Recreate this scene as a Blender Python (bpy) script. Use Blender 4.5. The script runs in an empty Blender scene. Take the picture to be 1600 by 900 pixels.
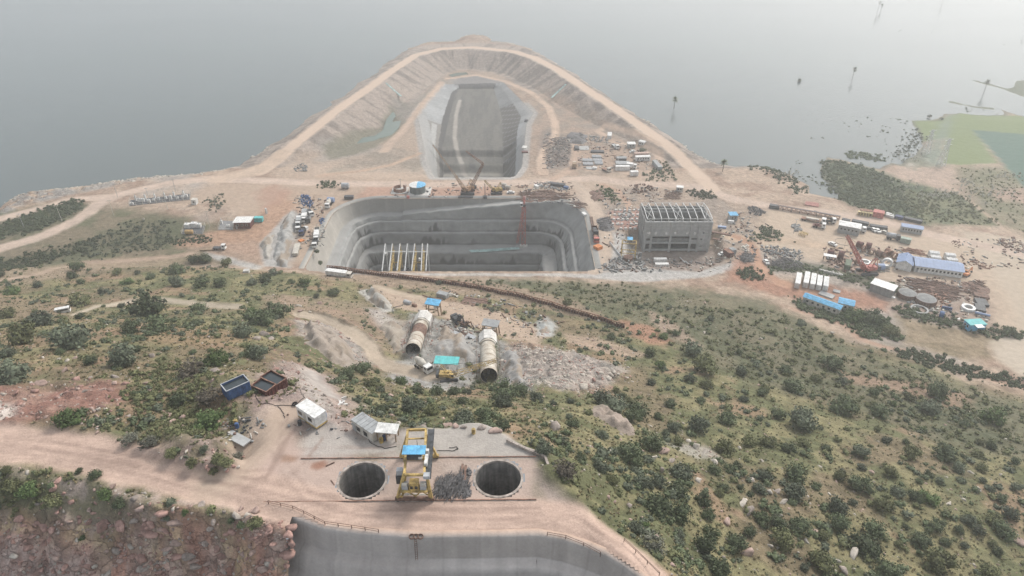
import bpy, bmesh, math, random
import numpy as np
from mathutils import Vector, Matrix

rng = np.random.default_rng(11)
random.seed(11)
S = bpy.context.scene
COL = S.collection
PI = math.pi

# ------------------------------------------------------------------ camera, world, sun, exposure
H = 160.0
TH = math.radians(32.0)
F = 1067.0
cd = bpy.data.cameras.new('camera')
cd.sensor_width = 36.0
cd.lens = 36.0 * F / 1600.0
cd.clip_start = 1.0
cd.clip_end = 9000.0
cam = bpy.data.objects.new('camera', cd)
cam.location = (0,0, H)
cam.rotation_euler = (PI / 2 - TH, 0,0)
COL.objects.link(cam)
S.camera = cam

SUN_EL = math.radians(46.0)
SUN_AZ = math.radians(42.0)            # clockwise from +Y (the view direction), so right and ahead
w = bpy.data.worlds.new('World')
S.world = w
w.use_nodes = True
nt = w.node_tree
sky = nt.nodes.new('ShaderNodeTexSky')
sky.sky_type = 'NISHITA'
sky.sun_disc = False
sky.sun_elevation = SUN_EL
sky.sun_rotation = SUN_AZ
sky.air_density = 1.0
sky.dust_density = 4.0
sky.ozone_density = 0.6
bg = nt.nodes['Background']
bg.inputs['Strength'].default_value = 0.15
hs_ = nt.nodes.new('ShaderNodeHueSaturation')     # haze takes the blue out of the sky
hs_.inputs['Saturation'].default_value = 0.4
nt.links.new(sky.outputs[0], hs_.inputs['Color'])
mx_ = nt.nodes.new('ShaderNodeMix')               # and spreads an even overcast veil over it
mx_.data_type = 'RGBA'
mx_.inputs[0].default_value = 0.42
mx_.inputs[7].default_value = (3.9,4.25,4.6,1)
nt.links.new(hs_.outputs[0], mx_.inputs[6])
nt.links.new(mx_.outputs[2], bg.inputs['Color'])

sd_ = bpy.data.lights.new('sun', 'SUN')
sd_.energy = 1.7
sd_.angle = math.radians(13.0)
sd_.color = (1.0,0.95,0.89)
sun = bpy.data.objects.new('sun', sd_)
sdir = Vector((math.sin(SUN_AZ) * math.cos(SUN_EL), math.cos(SUN_AZ) * math.cos(SUN_EL), math.sin(SUN_EL)))
sun.rotation_euler = sdir.to_track_quat('Z', 'Y').to_euler()
sun.location = (200,100,300)
COL.objects.link(sun)

S.view_settings.view_transform = 'Standard'
S.view_settings.look = 'None'
S.view_settings.exposure = 0.6
S.view_settings.gamma = 1.0
S.render.engine = 'CYCLES'
S.cycles.use_denoising = True
S.cycles.max_bounces = 6
S.cycles.diffuse_bounces = 2
S.cycles.glossy_bounces = 2
S.cycles.transmission_bounces = 2
S.cycles.volume_bounces = 1
S.cycles.caustics_reflective = False
S.cycles.caustics_refractive = False

# ------------------------------------------------------------------ projection helpers
CT, ST = math.cos(TH), math.sin(TH)


def P(u, v, z=0.0):
    """world point at height z seen at picture position (u, v)"""
    xc = (u - 800.0) / F
    yc = (450.0 - v) / F
    dy = CT + yc * ST
    dz = -ST + yc * CT
    t = (z - H) / dz
    return (xc * t, dy * t, z)


def proj(x, y, z):
    zd = y * CT - (z - H) * ST
    up = y * ST + (z - H) * CT
    return 800 + F * x / zd, 450 - F * up / zd


def sstep(a, b, x):
    t = np.clip((x - a) / (b - a),0,1)
    return t * t * (3 - 2 * t)


_lat = {}


def vnoise(x, y, scale, seed):
    """smooth value noise in 0..1"""
    if seed not in _lat:
        _lat[seed] = np.random.default_rng(seed).random((256,256))
    L = _lat[seed]
    fx = np.asarray(x) / scale + 1000.0
    fy = np.asarray(y) / scale + 1000.0
    ix = np.floor(fx).astype(int)
    iy = np.floor(fy).astype(int)
    tx = fx - ix
    ty = fy - iy
    tx = tx * tx * (3 - 2 * tx)
    ty = ty * ty * (3 - 2 * ty)
    a = L[iy & 255, ix & 255]
    b = L[iy & 255,(ix + 1) & 255]
    c = L[(iy + 1) & 255, ix & 255]
    d = L[(iy + 1) & 255,(ix + 1) & 255]
    return (a * (1 - tx) + b * tx) * (1 - ty) + (c * (1 - tx) + d * tx) * ty


def fbm(x, y, scale, seed, octs=4):
    s = 0
    a = 1.0
    tot = 0
    for k in range(octs):
        s = s + a * vnoise(x, y, scale / 2 ** k, seed + k)
        tot += a
        a *= 0.55
    return s / tot


def seg_dist(px, py, ax, ay, bx, by):
    dx, dy = bx - ax, by - ay
    L2 = dx * dx + dy * dy + 1e-9
    t = np.clip(((px - ax) * dx + (py - ay) * dy) / L2,0,1)
    return np.hypot(px - ax - t * dx, py - ay - t * dy)


def line_dist(px, py, pts):
    d = np.full(np.shape(px),1e9)
    for (a, b) in zip(pts[:-1], pts[1:]):
        d = np.minimum(d, seg_dist(px, py, a[0], a[1], b[0], b[1]))
    return d


def poly_sd(px, py, pts):
    """signed distance, positive inside"""
    n = len(pts)
    d = np.full(np.shape(px),1e9)
    ins = np.zeros(np.shape(px), bool)
    for i in range(n):
        ax, ay = pts[i][0], pts[i][1]
        bx, by = pts[(i + 1) % n][0], pts[(i + 1) % n][1]
        d = np.minimum(d, seg_dist(px, py, ax, ay, bx, by))
        c = (ay > py) != (by > py)
        xi = (bx - ax) * (py - ay) / ((by - ay) if abs(by - ay) > 1e-9 else 1e-9) + ax
        ins ^= c & (px < xi)
    return np.where(ins, d, -d)


class RBF:
    def __init__(self, pts, c=10.0, lam=0.3):
        p = np.array(pts, float)
        self.xy = p[:, :2]
        self.c = c
        n = len(p)
        D = np.sqrt(((self.xy[:, None] - self.xy[None]) ** 2).sum(-1) + c * c)
        A = np.zeros((n + 1, n + 1))
        A[:n, :n] = D - lam * np.eye(n) * -1
        A[:n, n] = 1
        A[n, :n] = 1
        self.w = np.linalg.solve(A, np.append(p[:, 2],0))

    def __call__(self, x, y):
        out = np.full(np.shape(x), self.w[-1])
        for (cx, cy), wt in zip(self.xy, self.w[:-1]):
            out = out + wt * np.sqrt((x - cx) ** 2 + (y - cy) ** 2 + self.c ** 2)
        return out


# ------------------------------------------------------------------ object helpers
def tag(o, label=None, cat=None, group=None, kind=None):
    if label:
        o['label'] = label
    if cat:
        o['category'] = cat
    if group:
        o['group'] = group
    if kind:
        o['kind'] = kind
    return o


def T(name, label, cat, loc, rz=0.0, group=None):
    o = bpy.data.objects.new(name, None)
    o.empty_display_size = 0.5
    o.location = loc
    o.rotation_euler = (0,0, rz)
    COL.objects.link(o)
    return tag(o, label, cat, group)


def copy_tree(o, parent=None):
    c = o.copy()
    COL.objects.link(c)
    if parent is not None:
        c.parent = parent
    for ch in list(o.children):
        copy_tree(ch, c)
    return c


def arrays_to_mesh(name, V, Q, k=None):
    """V (n,3), Q (m,k) -> mesh, quickly"""
    V = np.ascontiguousarray(V, np.float32)
    Q = np.ascontiguousarray(Q, np.int32)
    k = Q.shape[1]
    me = bpy.data.meshes.new(name)
    me.vertices.add(len(V))
    me.vertices.foreach_set('co', V.ravel())
    me.loops.add(Q.size)
    me.loops.foreach_set('vertex_index', Q.ravel())
    me.polygons.add(len(Q))
    me.polygons.foreach_set('loop_start', np.arange(0, Q.size, k, dtype=np.int32))
    me.update(calc_edges=True)
    return me


def set_col(me, C, name='Col'):
    a = me.color_attributes.new(name, 'FLOAT_COLOR', 'POINT')
    c = np.ones((len(me.vertices),4), np.float32)
    c[:, :C.shape[1]] = C
    a.data.foreach_set('color', c.ravel())


def link_mesh(name, me, mat=None, parent=None):
    o = bpy.data.objects.new(name, me)
    if mat is not None and len(me.materials) == 0:
        for m in (mat if isinstance(mat, (list, tuple)) else [mat]):
            me.materials.append(m)
    COL.objects.link(o)
    if parent is not None:
        o.parent = parent
    return o


class MB:
    def __init__(self):
        self.V = []
        self.F = []
        self.M = []
        self.m = 0

    def add(self, V, Fs):
        o = len(self.V)
        self.V += [tuple(v) for v in V]
        self.F += [tuple(i + o for i in f) for f in Fs]
        self.M += [self.m] * len(Fs)
        return self

    def box(self, x, y, z, sx, sy, sz, rz=0.0, top=1.0, rx=0.0, ry=0.0):
        """box with its centre at x, y, z"""
        R = Matrix.Rotation(rz, 3, 'Z') @ Matrix.Rotation(ry, 3, 'Y') @ Matrix.Rotation(rx, 3, 'X')
        V = []
        for k in (-1,1):
            t = top if k > 0 else 1.0
            for (i, j) in ((-1,-1),(1,-1),(1,1),(-1,1)):
                p = R @ Vector((i * sx / 2 * t, j * sy / 2 * t, k * sz / 2))
                V.append((p.x + x, p.y + y, p.z + z))
        return self.add(V, [(3,2,1,0),(4,5,6,7),(0,1,5,4),(1,2,6,5),(2,3,7,6),(3,0,4,7)])

    def bar(self, a, b, w, h=None):
        h = h or w
        a = Vector(a)
        b = Vector(b)
        d = (b - a)
        if d.length < 1e-6:
            return self
        d.normalize()
        up = Vector((0,0,1)) if abs(d.z) < 0.95 else Vector((1,0,0))
        s = d.cross(up).normalized()
        t = s.cross(d).normalized()
        V = []
        for p in (a, b):
            for (i, j) in ((-1,-1),(1,-1),(1,1),(-1,1)):
                V.append(p + s * (i * w / 2) + t * (j * h / 2))
        return self.add(V, [(0,1,2,3),(7,6,5,4),(4,5,1,0),(5,6,2,1),(6,7,3,2),(7,4,0,3)])

    def cyl(self, a, b, r, n=10, r2=None, caps=True):
        a = Vector(a)
        b = Vector(b)
        r2 = r if r2 is None else r2
        d = (b - a).normalized()
        up = Vector((0,0,1)) if abs(d.z) < 0.95 else Vector((1,0,0))
        s = d.cross(up).normalized()
        t = s.cross(d).normalized()
        V = []
        for (p, rr) in ((a, r),(b, r2)):
            for i in range(n):
                q = 2 * PI * i / n
                V.append(p + s * (rr * math.cos(q)) + t * (rr * math.sin(q)))
        Fs = [(i, (i + 1) % n, n + (i + 1) % n, n + i) for i in range(n)]
        if caps:
            Fs += [tuple(range(n))[::-1], tuple(range(n, 2 * n))]
        return self.add(V, Fs)

    def tube(self, pts, r, n=6):
        for a, b in zip(pts[:-1], pts[1:]):
            self.cyl(a, b, r, n)
        return self

    def ring(self, c, r, ri, h, n=24, axis='Z', z0=0.0):
        """hollow short tube standing on c"""
        V = []
        for i in range(n):
            q = 2 * PI * i / n
            for (rr, zz) in ((r, 0),(r, h),(ri, h),(ri, 0)):
                V.append((c[0] + rr * math.cos(q), c[1] + rr * math.sin(q), c[2] + zz))
        Fs = []
        for i in range(n):
            j = (i + 1) % n
            for k in range(4):
                l = (k + 1) % 4
                Fs.append((i * 4 + k, j * 4 + k, j * 4 + l, i * 4 + l))
        return self.add(V, Fs)

    def lattice(self, a, b, w, n, r, w2=None):
        """four-chord lattice boom from a to b"""
        a = Vector(a)
        b = Vector(b)
        w2 = w if w2 is None else w2
        d = (b - a).normalized()
        up = Vector((0,0,1)) if abs(d.z) < 0.9 else Vector((0,1,0))
        s = d.cross(up).normalized()
        t = s.cross(d).normalized()
        st = []
        for k in range(n + 1):
            f = k / n
            ww = (w + (w2 - w) * f) / 2
            c = a + (b - a) * f
            st.append([c + s * (i * ww) + t * (j * ww) for (i, j) in ((-1,-1),(1,-1),(1,1),(-1,1))])
        for i in range(4):
            self.bar(st[0][i], st[-1][i], r * 1.5)
        for k in range(n):
            for i in range(4):
                j = (i + 1) % 4
                if k % 2:
                    self.bar(st[k][i], st[k + 1][j], r)
                else:
                    self.bar(st[k][j], st[k + 1][i], r)
        return self

    def build(self, name, mat, parent=None, smooth=False, loc=None):
        me = bpy.data.meshes.new(name)
        me.from_pydata(self.V, [], self.F)
        mats = mat if isinstance(mat, (list, tuple)) else [mat]
        for m in mats:
            me.materials.append(m)
        if len(mats) > 1:
            me.polygons.foreach_set('material_index', self.M)
        if smooth:
            me.polygons.foreach_set('use_smooth', [True] * len(self.F))
        me.update()
        o = link_mesh(name, me, None, parent)
        if loc is not None:
            o.location = loc
        return o


# ------------------------------------------------------------------ materials
MATS = {}


def mat(name, col, rough=0.8, var=0.25, scale=1.5, bump=0.0, metal=0.0, spec=0.3, dirt=None, streak=0.0, objvar=0.0):
    """base colour with procedural grime: two noises, and vertical streaks if asked"""
    if name in MATS:
        return MATS[name]
    m = bpy.data.materials.new(name)
    m.use_nodes = True
    n = m.node_tree.nodes
    L = m.node_tree.links
    b = n['Principled BSDF']
    b.inputs['Roughness'].default_value = rough
    b.inputs['Metallic'].default_value = metal
    b.inputs['Specular IOR Level'].default_value = spec
    tc = n.new('ShaderNodeTexCoord')
    no = n.new('ShaderNodeTexNoise')
    no.inputs['Scale'].default_value = scale
    no.inputs['Detail'].default_value = 6
    no.inputs['Roughness'].default_value = 0.65
    L.new(tc.outputs['Object'], no.inputs['Vector'])
    ra = n.new('ShaderNodeValToRGB')
    d = dirt if dirt else tuple(c * (1 - var * 1.6) for c in col)
    ra.color_ramp.elements[0].position = 0.36
    ra.color_ramp.elements[0].color = (*d, 1)
    ra.color_ramp.elements[1].position = 0.62
    ra.color_ramp.elements[1].color = (*[min(1, c * (1 + var * 0.35)) for c in col],1)
    L.new(no.outputs['Fac'], ra.inputs['Fac'])
    out = ra.outputs['Color']
    if streak > 0:
        mp = n.new('ShaderNodeMapping')
        mp.inputs['Scale'].default_value = (2.2,2.2,0.12)
        L.new(tc.outputs['Object'], mp.inputs['Vector'])
        n2 = n.new('ShaderNodeTexNoise')
        n2.inputs['Scale'].default_value = 1.0
        n2.inputs['Detail'].default_value = 4
        L.new(mp.outputs[0], n2.inputs['Vector'])
        mr = n.new('ShaderNodeMapRange')
        mr.inputs['From Min'].default_value = 0.35
        mr.inputs['From Max'].default_value = 0.7
        mr.inputs['To Min'].default_value = 1.0
        mr.inputs['To Max'].default_value = 1.0 - streak
        L.new(n2.outputs['Fac'], mr.inputs['Value'])
        mx = n.new('ShaderNodeVectorMath')
        mx.operation = 'SCALE'
        L.new(out, mx.inputs[0])
        L.new(mr.outputs[0], mx.inputs['Scale'])
        out = mx.outputs[0]
    if objvar > 0:
        oi = n.new('ShaderNodeObjectInfo')
        mr = n.new('ShaderNodeMapRange')
        mr.inputs['To Min'].default_value = 1 - objvar
        mr.inputs['To Max'].default_value = 1 + objvar
        L.new(oi.outputs['Random'], mr.inputs['Value'])
        mx = n.new('ShaderNodeVectorMath')
        mx.operation = 'SCALE'
        L.new(out, mx.inputs[0])
        L.new(mr.outputs[0], mx.inputs['Scale'])
        out = mx.outputs[0]
    L.new(out, b.inputs['Base Color'])
    if bump > 0:
        bu = n.new('ShaderNodeBump')
        bu.inputs['Strength'].default_value = 0.5
        bu.inputs['Distance'].default_value = bump
        L.new(no.outputs['Fac'], bu.inputs['Height'])
        L.new(bu.outputs[0], b.inputs['Normal'])
    MATS[name] = m
    return m


def vcol_mat(name, bump=0.25, s1=0.5, s2=4.0, amp=0.5, rough=0.92):
    """colour from the mesh's own colour attribute, broken up by two noises in world space"""
    m = bpy.data.materials.new(name)
    m.use_nodes = True
    n = m.node_tree.nodes
    L = m.node_tree.links
    b = n['Principled BSDF']
    b.inputs['Roughness'].default_value = rough
    b.inputs['Specular IOR Level'].default_value = 0.15
    at = n.new('ShaderNodeVertexColor')
    at.layer_name = 'Col'
    ge = n.new('ShaderNodeNewGeometry')
    hs = []
    out = at.outputs['Color']
    for (sc, a) in ((s1, amp),(s2, amp * 0.9)):
        no = n.new('ShaderNodeTexNoise')
        no.inputs['Scale'].default_value = sc
        no.inputs['Detail'].default_value = 8
        no.inputs['Roughness'].default_value = 0.7
        L.new(ge.outputs['Position'], no.inputs['Vector'])
        mr = n.new('ShaderNodeMapRange')
        mr.inputs['From Min'].default_value = 0.25
        mr.inputs['From Max'].default_value = 0.75
        mr.inputs['To Min'].default_value = 1 - a
        mr.inputs['To Max'].default_value = 1 + a
        L.new(no.outputs['Fac'], mr.inputs['Value'])
        # scale the swing by the attribute's alpha: smooth roads keep calm, rock and grass are broken up
        mi = n.new('ShaderNodeMix')
        mi.data_type = 'FLOAT'
        mi.inputs[2].default_value = 1.0
        L.new(at.outputs['Alpha'], mi.inputs[0])
        L.new(mr.outputs[0], mi.inputs[3])
        mx = n.new('ShaderNodeVectorMath')
        mx.operation = 'SCALE'
        L.new(out, mx.inputs[0])
        L.new(mi.outputs[0], mx.inputs['Scale'])
        out = mx.outputs[0]
        hs.append(no)
    # broken rock: angular blocks of differing tone with dark joints, where the mesh asks for it
    rk = n.new('ShaderNodeVertexColor')
    rk.layer_name = 'Rk'
    dis = n.new('ShaderNodeTexNoise')
    dis.inputs['Scale'].default_value = 0.7
    dis.inputs['Detail'].default_value = 5
    L.new(ge.outputs['Position'], dis.inputs['Vector'])
    av = n.new('ShaderNodeVectorMath')
    av.operation = 'MULTIPLY_ADD'
    L.new(dis.outputs['Color'], av.inputs[0])
    av.inputs[1].default_value = (3.6,3.6,3.0)
    L.new(ge.outputs['Position'], av.inputs[2])
    vos = []
    for ft in ('F1', 'DISTANCE_TO_EDGE'):
        vo = n.new('ShaderNodeTexVoronoi')
        vo.feature = ft
        vo.inputs['Scale'].default_value = 0.4
        L.new(av.outputs[0], vo.inputs['Vector'])
        vos.append(vo)
    sp = n.new('ShaderNodeSeparateColor')
    L.new(vos[0].outputs['Color'], sp.inputs[0])
    tn_ = n.new('ShaderNodeMapRange')
    tn_.inputs['To Min'].default_value = 0.72
    tn_.inputs['To Max'].default_value = 1.22
    L.new(sp.outputs[0], tn_.inputs['Value'])
    ed = n.new('ShaderNodeMapRange')
    ed.inputs['From Max'].default_value = 0.07
    ed.inputs['To Min'].default_value = 0.66
    L.new(vos[1].outputs['Distance'], ed.inputs['Value'])
    mm = n.new('ShaderNodeMath')
    mm.operation = 'MULTIPLY'
    L.new(tn_.outputs[0], mm.inputs[0])
    L.new(ed.outputs[0], mm.inputs[1])
    mi = n.new('ShaderNodeMix')
    mi.data_type = 'FLOAT'
    mi.inputs[2].default_value = 1.0
    L.new(rk.outputs['Color'], mi.inputs[0])
    L.new(mm.outputs[0], mi.inputs[3])
    mx = n.new('ShaderNodeVectorMath')
    mx.operation = 'SCALE'
    L.new(out, mx.inputs[0])
    L.new(mi.outputs[0], mx.inputs['Scale'])
    out = mx.outputs[0]
    L.new(out, b.inputs['Base Color'])
    ad = n.new('ShaderNodeMath')
    ad.operation = 'ADD'
    L.new(hs[0].outputs['Fac'], ad.inputs[0])
    mu = n.new('ShaderNodeMath')
    mu.operation = 'MULTIPLY'
    mu.inputs[1].default_value = 0.35
    L.new(hs[1].outputs['Fac'], mu.inputs[0])
    L.new(mu.outputs[0], ad.inputs[1])
    mu2 = n.new('ShaderNodeMath')
    mu2.operation = 'MULTIPLY'
    L.new(ad.outputs[0], mu2.inputs[0])
    L.new(at.outputs['Alpha'], mu2.inputs[1])
    hk = n.new('ShaderNodeMath')
    hk.operation = 'MULTIPLY'
    L.new(mm.outputs[0], hk.inputs[0])
    L.new(rk.outputs['Color'], hk.inputs[1])
    ha = n.new('ShaderNodeMath')
    ha.operation = 'ADD'
    L.new(mu2.outputs[0], ha.inputs[0])
    L.new(hk.outputs[0], ha.inputs[1])
    mu2 = ha
    bu = n.new('ShaderNodeBump')
    bu.inputs['Strength'].default_value = 0.7
    bu.inputs['Distance'].default_value = bump * 4
    L.new(mu2.outputs[0], bu.inputs['Height'])
    L.new(bu.outputs[0], b.inputs['Normal'])
    return m


EARTH = vcol_mat('earth', 0.22,0.45,3.2,0.42)
SHOT = vcol_mat('sprayed_concrete', 0.12,0.35,2.5,0.22)

concrete = mat('concrete', (0.40,0.40,0.39),0.9,0.12,0.6,0.05, streak=0.14)
concrete_raw = mat('raw_concrete', (0.29,0.29,0.282),0.9,0.2,0.5,0.06, streak=0.25)
concrete_white = mat('whitened_concrete', (0.62,0.60,0.56),0.85,0.2,0.9,0.04, streak=0.2)
dark_in = mat('dark_interior', (0.10,0.10,0.10),0.9,0.3)
white = mat('white_paint', (0.76,0.75,0.72),0.5,0.2,1.1, streak=0.18)
offwhite = mat('cream_paint', (0.60,0.56,0.49),0.6,0.18,0.8, streak=0.2)
grey_sheet = mat('grey_sheet', (0.36,0.37,0.37),0.5,0.2,0.8, streak=0.2)
dark_grey = mat('dark_grey_steel', (0.07,0.075,0.08),0.6,0.35,1.5)
blue_sheet = mat('blue_sheet', (0.15,0.45,0.70),0.5,0.25,0.9, streak=.15)
teal_sheet = mat('teal_sheet', (0.12,0.50,0.50),0.45,0.15,0.6)
slate_sheet = mat('slate_blue_sheet', (0.25,0.32,0.47),0.5,0.12,0.5)
blue_paint = mat('blue_paint', (0.07,0.14,0.30),0.55,0.3,1.2, streak=0.3)
dark_blue = mat('dark_blue_paint', (0.04,0.06,0.14),0.6,0.35,1.2)
yellow = mat('yellow_paint', (0.58,0.41,0.15),0.6,0.4,1.3, streak=.2)
orange = mat('orange_paint', (0.62,0.22,0.07),0.5,0.25,1.0)
red_steel = mat('red_steel', (0.50,0.16,0.13),0.55,0.3,1.0)
maroon = mat('maroon_paint', (0.16,0.06,0.05),0.7,0.35,1.2, streak=0.3)
brown_rust = mat('brown_rust', (0.20,0.125,0.095),0.85,0.4,1.3,0.03)
rust_light = mat('light_rust', (0.30,0.17,0.12),0.85,0.4,1.0,0.03)
rebar_m = mat('rebar_steel', (0.145,0.14,0.14),0.7,0.5,2.0)
steel_white = mat('white_steel', (0.62,0.62,0.60),0.5,0.15,0.8)
steel_gal = mat('galvanised_steel', (0.40,0.41,0.42),0.45,0.2,1.0)
rubber = mat('rubber', (0.02,0.02,0.02),0.8,0.2)
glass_d = mat('dark_glass', (0.02,0.025,0.03),0.1,0.1, spec=0.6)
pipe_pale = mat('pale_pipe_coating', (0.52,0.485,0.42),0.7,0.35,0.5,0.02, dirt=(0.36,0.30,0.23), streak=0.25)
pipe_inside = mat('pipe_inside', (0.05,0.05,0.05),0.9,0.3)
timber = mat('timber', (0.32,0.23,0.15),0.85,0.3,1.5)
tarp_dark = mat('dark_water', (0.03,0.04,0.045),0.12,0.15,0.6, spec=0.5)
tarp_teal = mat('teal_net', (0.30,0.42,0.40),0.8,0.3,0.6)
bark = mat('bark', (0.12,0.10,0.08),0.9,0.3,2.0)

# ------------------------------------------------------------------ terrain: heights
def graded(stops):
    """stops: [(start, step), ..., (end, None)] -> coordinates"""
    out = []
    for (a, st),(b, _) in zip(stops[:-1], stops[1:]):
        out += list(np.arange(a, b - 1e-6, st))
    out.append(stops[-1][0])
    return np.array(out)


GX = graded([(-900,30),(-480,6),(-300,2.2),(-170,1.0),(-100,0.5),(110,0.8),(180,1.4),(300,3),(480,6),(900,30),(1200, None)])
GY = graded([(36,1.0),(54,0.42),(128,0.6),(200,0.9),(300,1.3),(470,2.0),(700,3.0),(800,30),(1300, None)])
XX, YY = np.meshgrid(GX, GY)


def pw(pts):
    return [P(u, v, z) for (u, v, z) in pts]


LAND = [P(u, v, 0)[:2] for (u, v) in [
    (-300,360),(-80,352),(0,330),(8,318),(24,306),(60,300),(120,296),(165,288),(200,284),(262,276),(300,272),(345,266),
    (372,261),(400,243),(428,223),(470,194),(500,174),(537,147),(575,122),(610,94),(636,77),(655,70),(690,67),
    (712,66),(718,58),(742,55),(764,59),(772,67),(800,69),(830,77),(862,93),(900,117),(950,150),(1000,184),
    (1050,214),(1088,241),(1118,255),(1150,260),(1190,260),(1215,268),(1240,276),(1262,290),(1262,303),
    (1310,310),(1305,298),(1286,276),(1282,256),(1292,246),(1318,251),(1345,258),(1375,262),(1392,255),
    (1410,258),(1428,240),(1444,222),(1432,205),(1424,189),(1462,189),(1478,179),(1500,177),(1570,181),
    (1566,172),(1600,182),(1900,215),(2600,230)]] + [(1200,36),(-900,36)]
PATCH = [P(u, v, 0)[:2] for (u, v) in [(1576,137),(1588,127),(1604,124),(1760,120),(1800,170),(1640,158),(1604,152)]]
SPITS = [[P(u, v, 0)[:2] for (u, v) in s] for s in (
    [(1522,126),(1545,132),(1575,140),(1602,150)],[(1488,160),(1510,165),(1530,168),(1550,170)])]
nz_sh = (fbm(XX, YY, 14,3,3) - 0.5) * 7
far_amp = sstep(200,700, YY) * 1.2 + 0.35
SD = poly_sd(XX, YY, LAND) + nz_sh * far_amp
SDP = poly_sd(XX, YY, PATCH) + nz_sh
SDS = np.maximum(*[2.4 - line_dist(XX, YY, s) for s in SPITS]) + nz_sh * .7
SDL = np.maximum(SD, np.maximum(SDP, SDS))

MARSH = [P(u, v, 1)[:2] for (u, v) in [(1262,298),(1330,318),(1420,335),(1500,352),(1620,385),(1900,430),(1900,100),(1270,100)]]
msd = poly_sd(XX, YY, MARSH)
mw = sstep(-14,14, msd)
cap = 4.0 - 2.7 * mw
ZB = np.clip(SDL * (0.35 - 0.28 * mw),-3.0, None)
ZB = np.minimum(ZB, cap)

# the ring embankment and the drained ground inside it
CREST = [P(u, v, 7)[:2] for (u, v) in [
    (405,262),(440,240),(475,214),(535,166),(575,139),(612,111),(650,86),(690,76),(740,74),(800,80),(835,90),
    (870,108),(910,135),(960,168),(1010,203),(1060,238),(1090,262),(1115,287)]]
INSIDE = CREST[1:-1] + [P(1105,282,4)[:2], P(1000,276,4)[:2], P(700,284,4)[:2], P(420,276,4)[:2]]
dC = line_dist(XX, YY, CREST)
isd = poly_sd(XX, YY, INSIDE)
gully = (fbm(XX * 1.0, YY * 0.35,7,21,3) - 0.5)
RINGZ = 3.9 + 3.1 * sstep(378,425, YY) - np.maximum(0, dC - 6.5 + gully * 3.0) * 0.58
inpts = [(560,215,-6),(600,190,-6),(690,130,-6),(720,105,-6),(820,125,-5),(880,165,-3),(930,190,-1),(990,215,2),
         (1050,250,4),(900,230,2),(850,260,3),(640,220,-1),(660,170,-3),(600,250,1),(480,255,4),(530,240,-1),
         (700,110,-6),(830,200,0),(850,150,-3),(440,262,5),(700,284,4),(1000,276,4),(780,105,-6),(560,180,-6)]
zin = RBF([P(*p) for p in inpts],8)
ZI = zin(XX, YY)
iw = sstep(-4,10, isd)
Zp = ZB * (1 - iw) + np.minimum(ZI, 6) * iw
ringon = sstep(150,60, np.abs(0 * YY)) * (YY > 385)
Z = np.where(YY > 372, np.maximum(Zp, np.where((dC < 34), RINGZ, -50)), Zp)
# outside of the crest the rubble slope must not reach past the shoreline
Z = np.where((isd < 0) & (YY > 400) & (msd < 0), np.minimum(Z, np.clip(SD * 0.55,-3,20)), Z)

# the approach channel cut into the drained ground
TOP = [P(*p)[:2] for p in [(650,176,-2),(687,127,-4),(718,131,-5),(771,131,-5),(787,127,-4),(833,174,-1),(822,195,0),
                           (815,263,2),(805,276,3),(795,279,3),(680,279,3),(668,257,2),(655,184,-1)]]
FLOOR = [P(711,148,-9)[:2], P(718,137,-9)[:2], P(771,137,-9)[:2], P(784,183,-11)[:2], P(786,228,-13)[:2],(-6,440),
         (-5,379.0),(-43,379.0),(-47,440), P(691,232,-13)[:2]]
tsd = poly_sd(XX, YY, TOP)
fsd = poly_sd(XX, YY, FLOOR)
zf = np.interp(YY, [370,441,444,456,459,475,560,640],[-22,-22,-17,-16,-12.5,-12,-9,-8.5])
dF = np.maximum(0,-fsd)
dT = np.maximum(0, tsd)
tt = dF / (dF + dT + 1e-6)
Z = np.where(tsd > 0, zf + (Z - zf) * sstep(0,1, tt) * 0.25 + (Z - zf) * tt * 0.75, Z)

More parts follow.
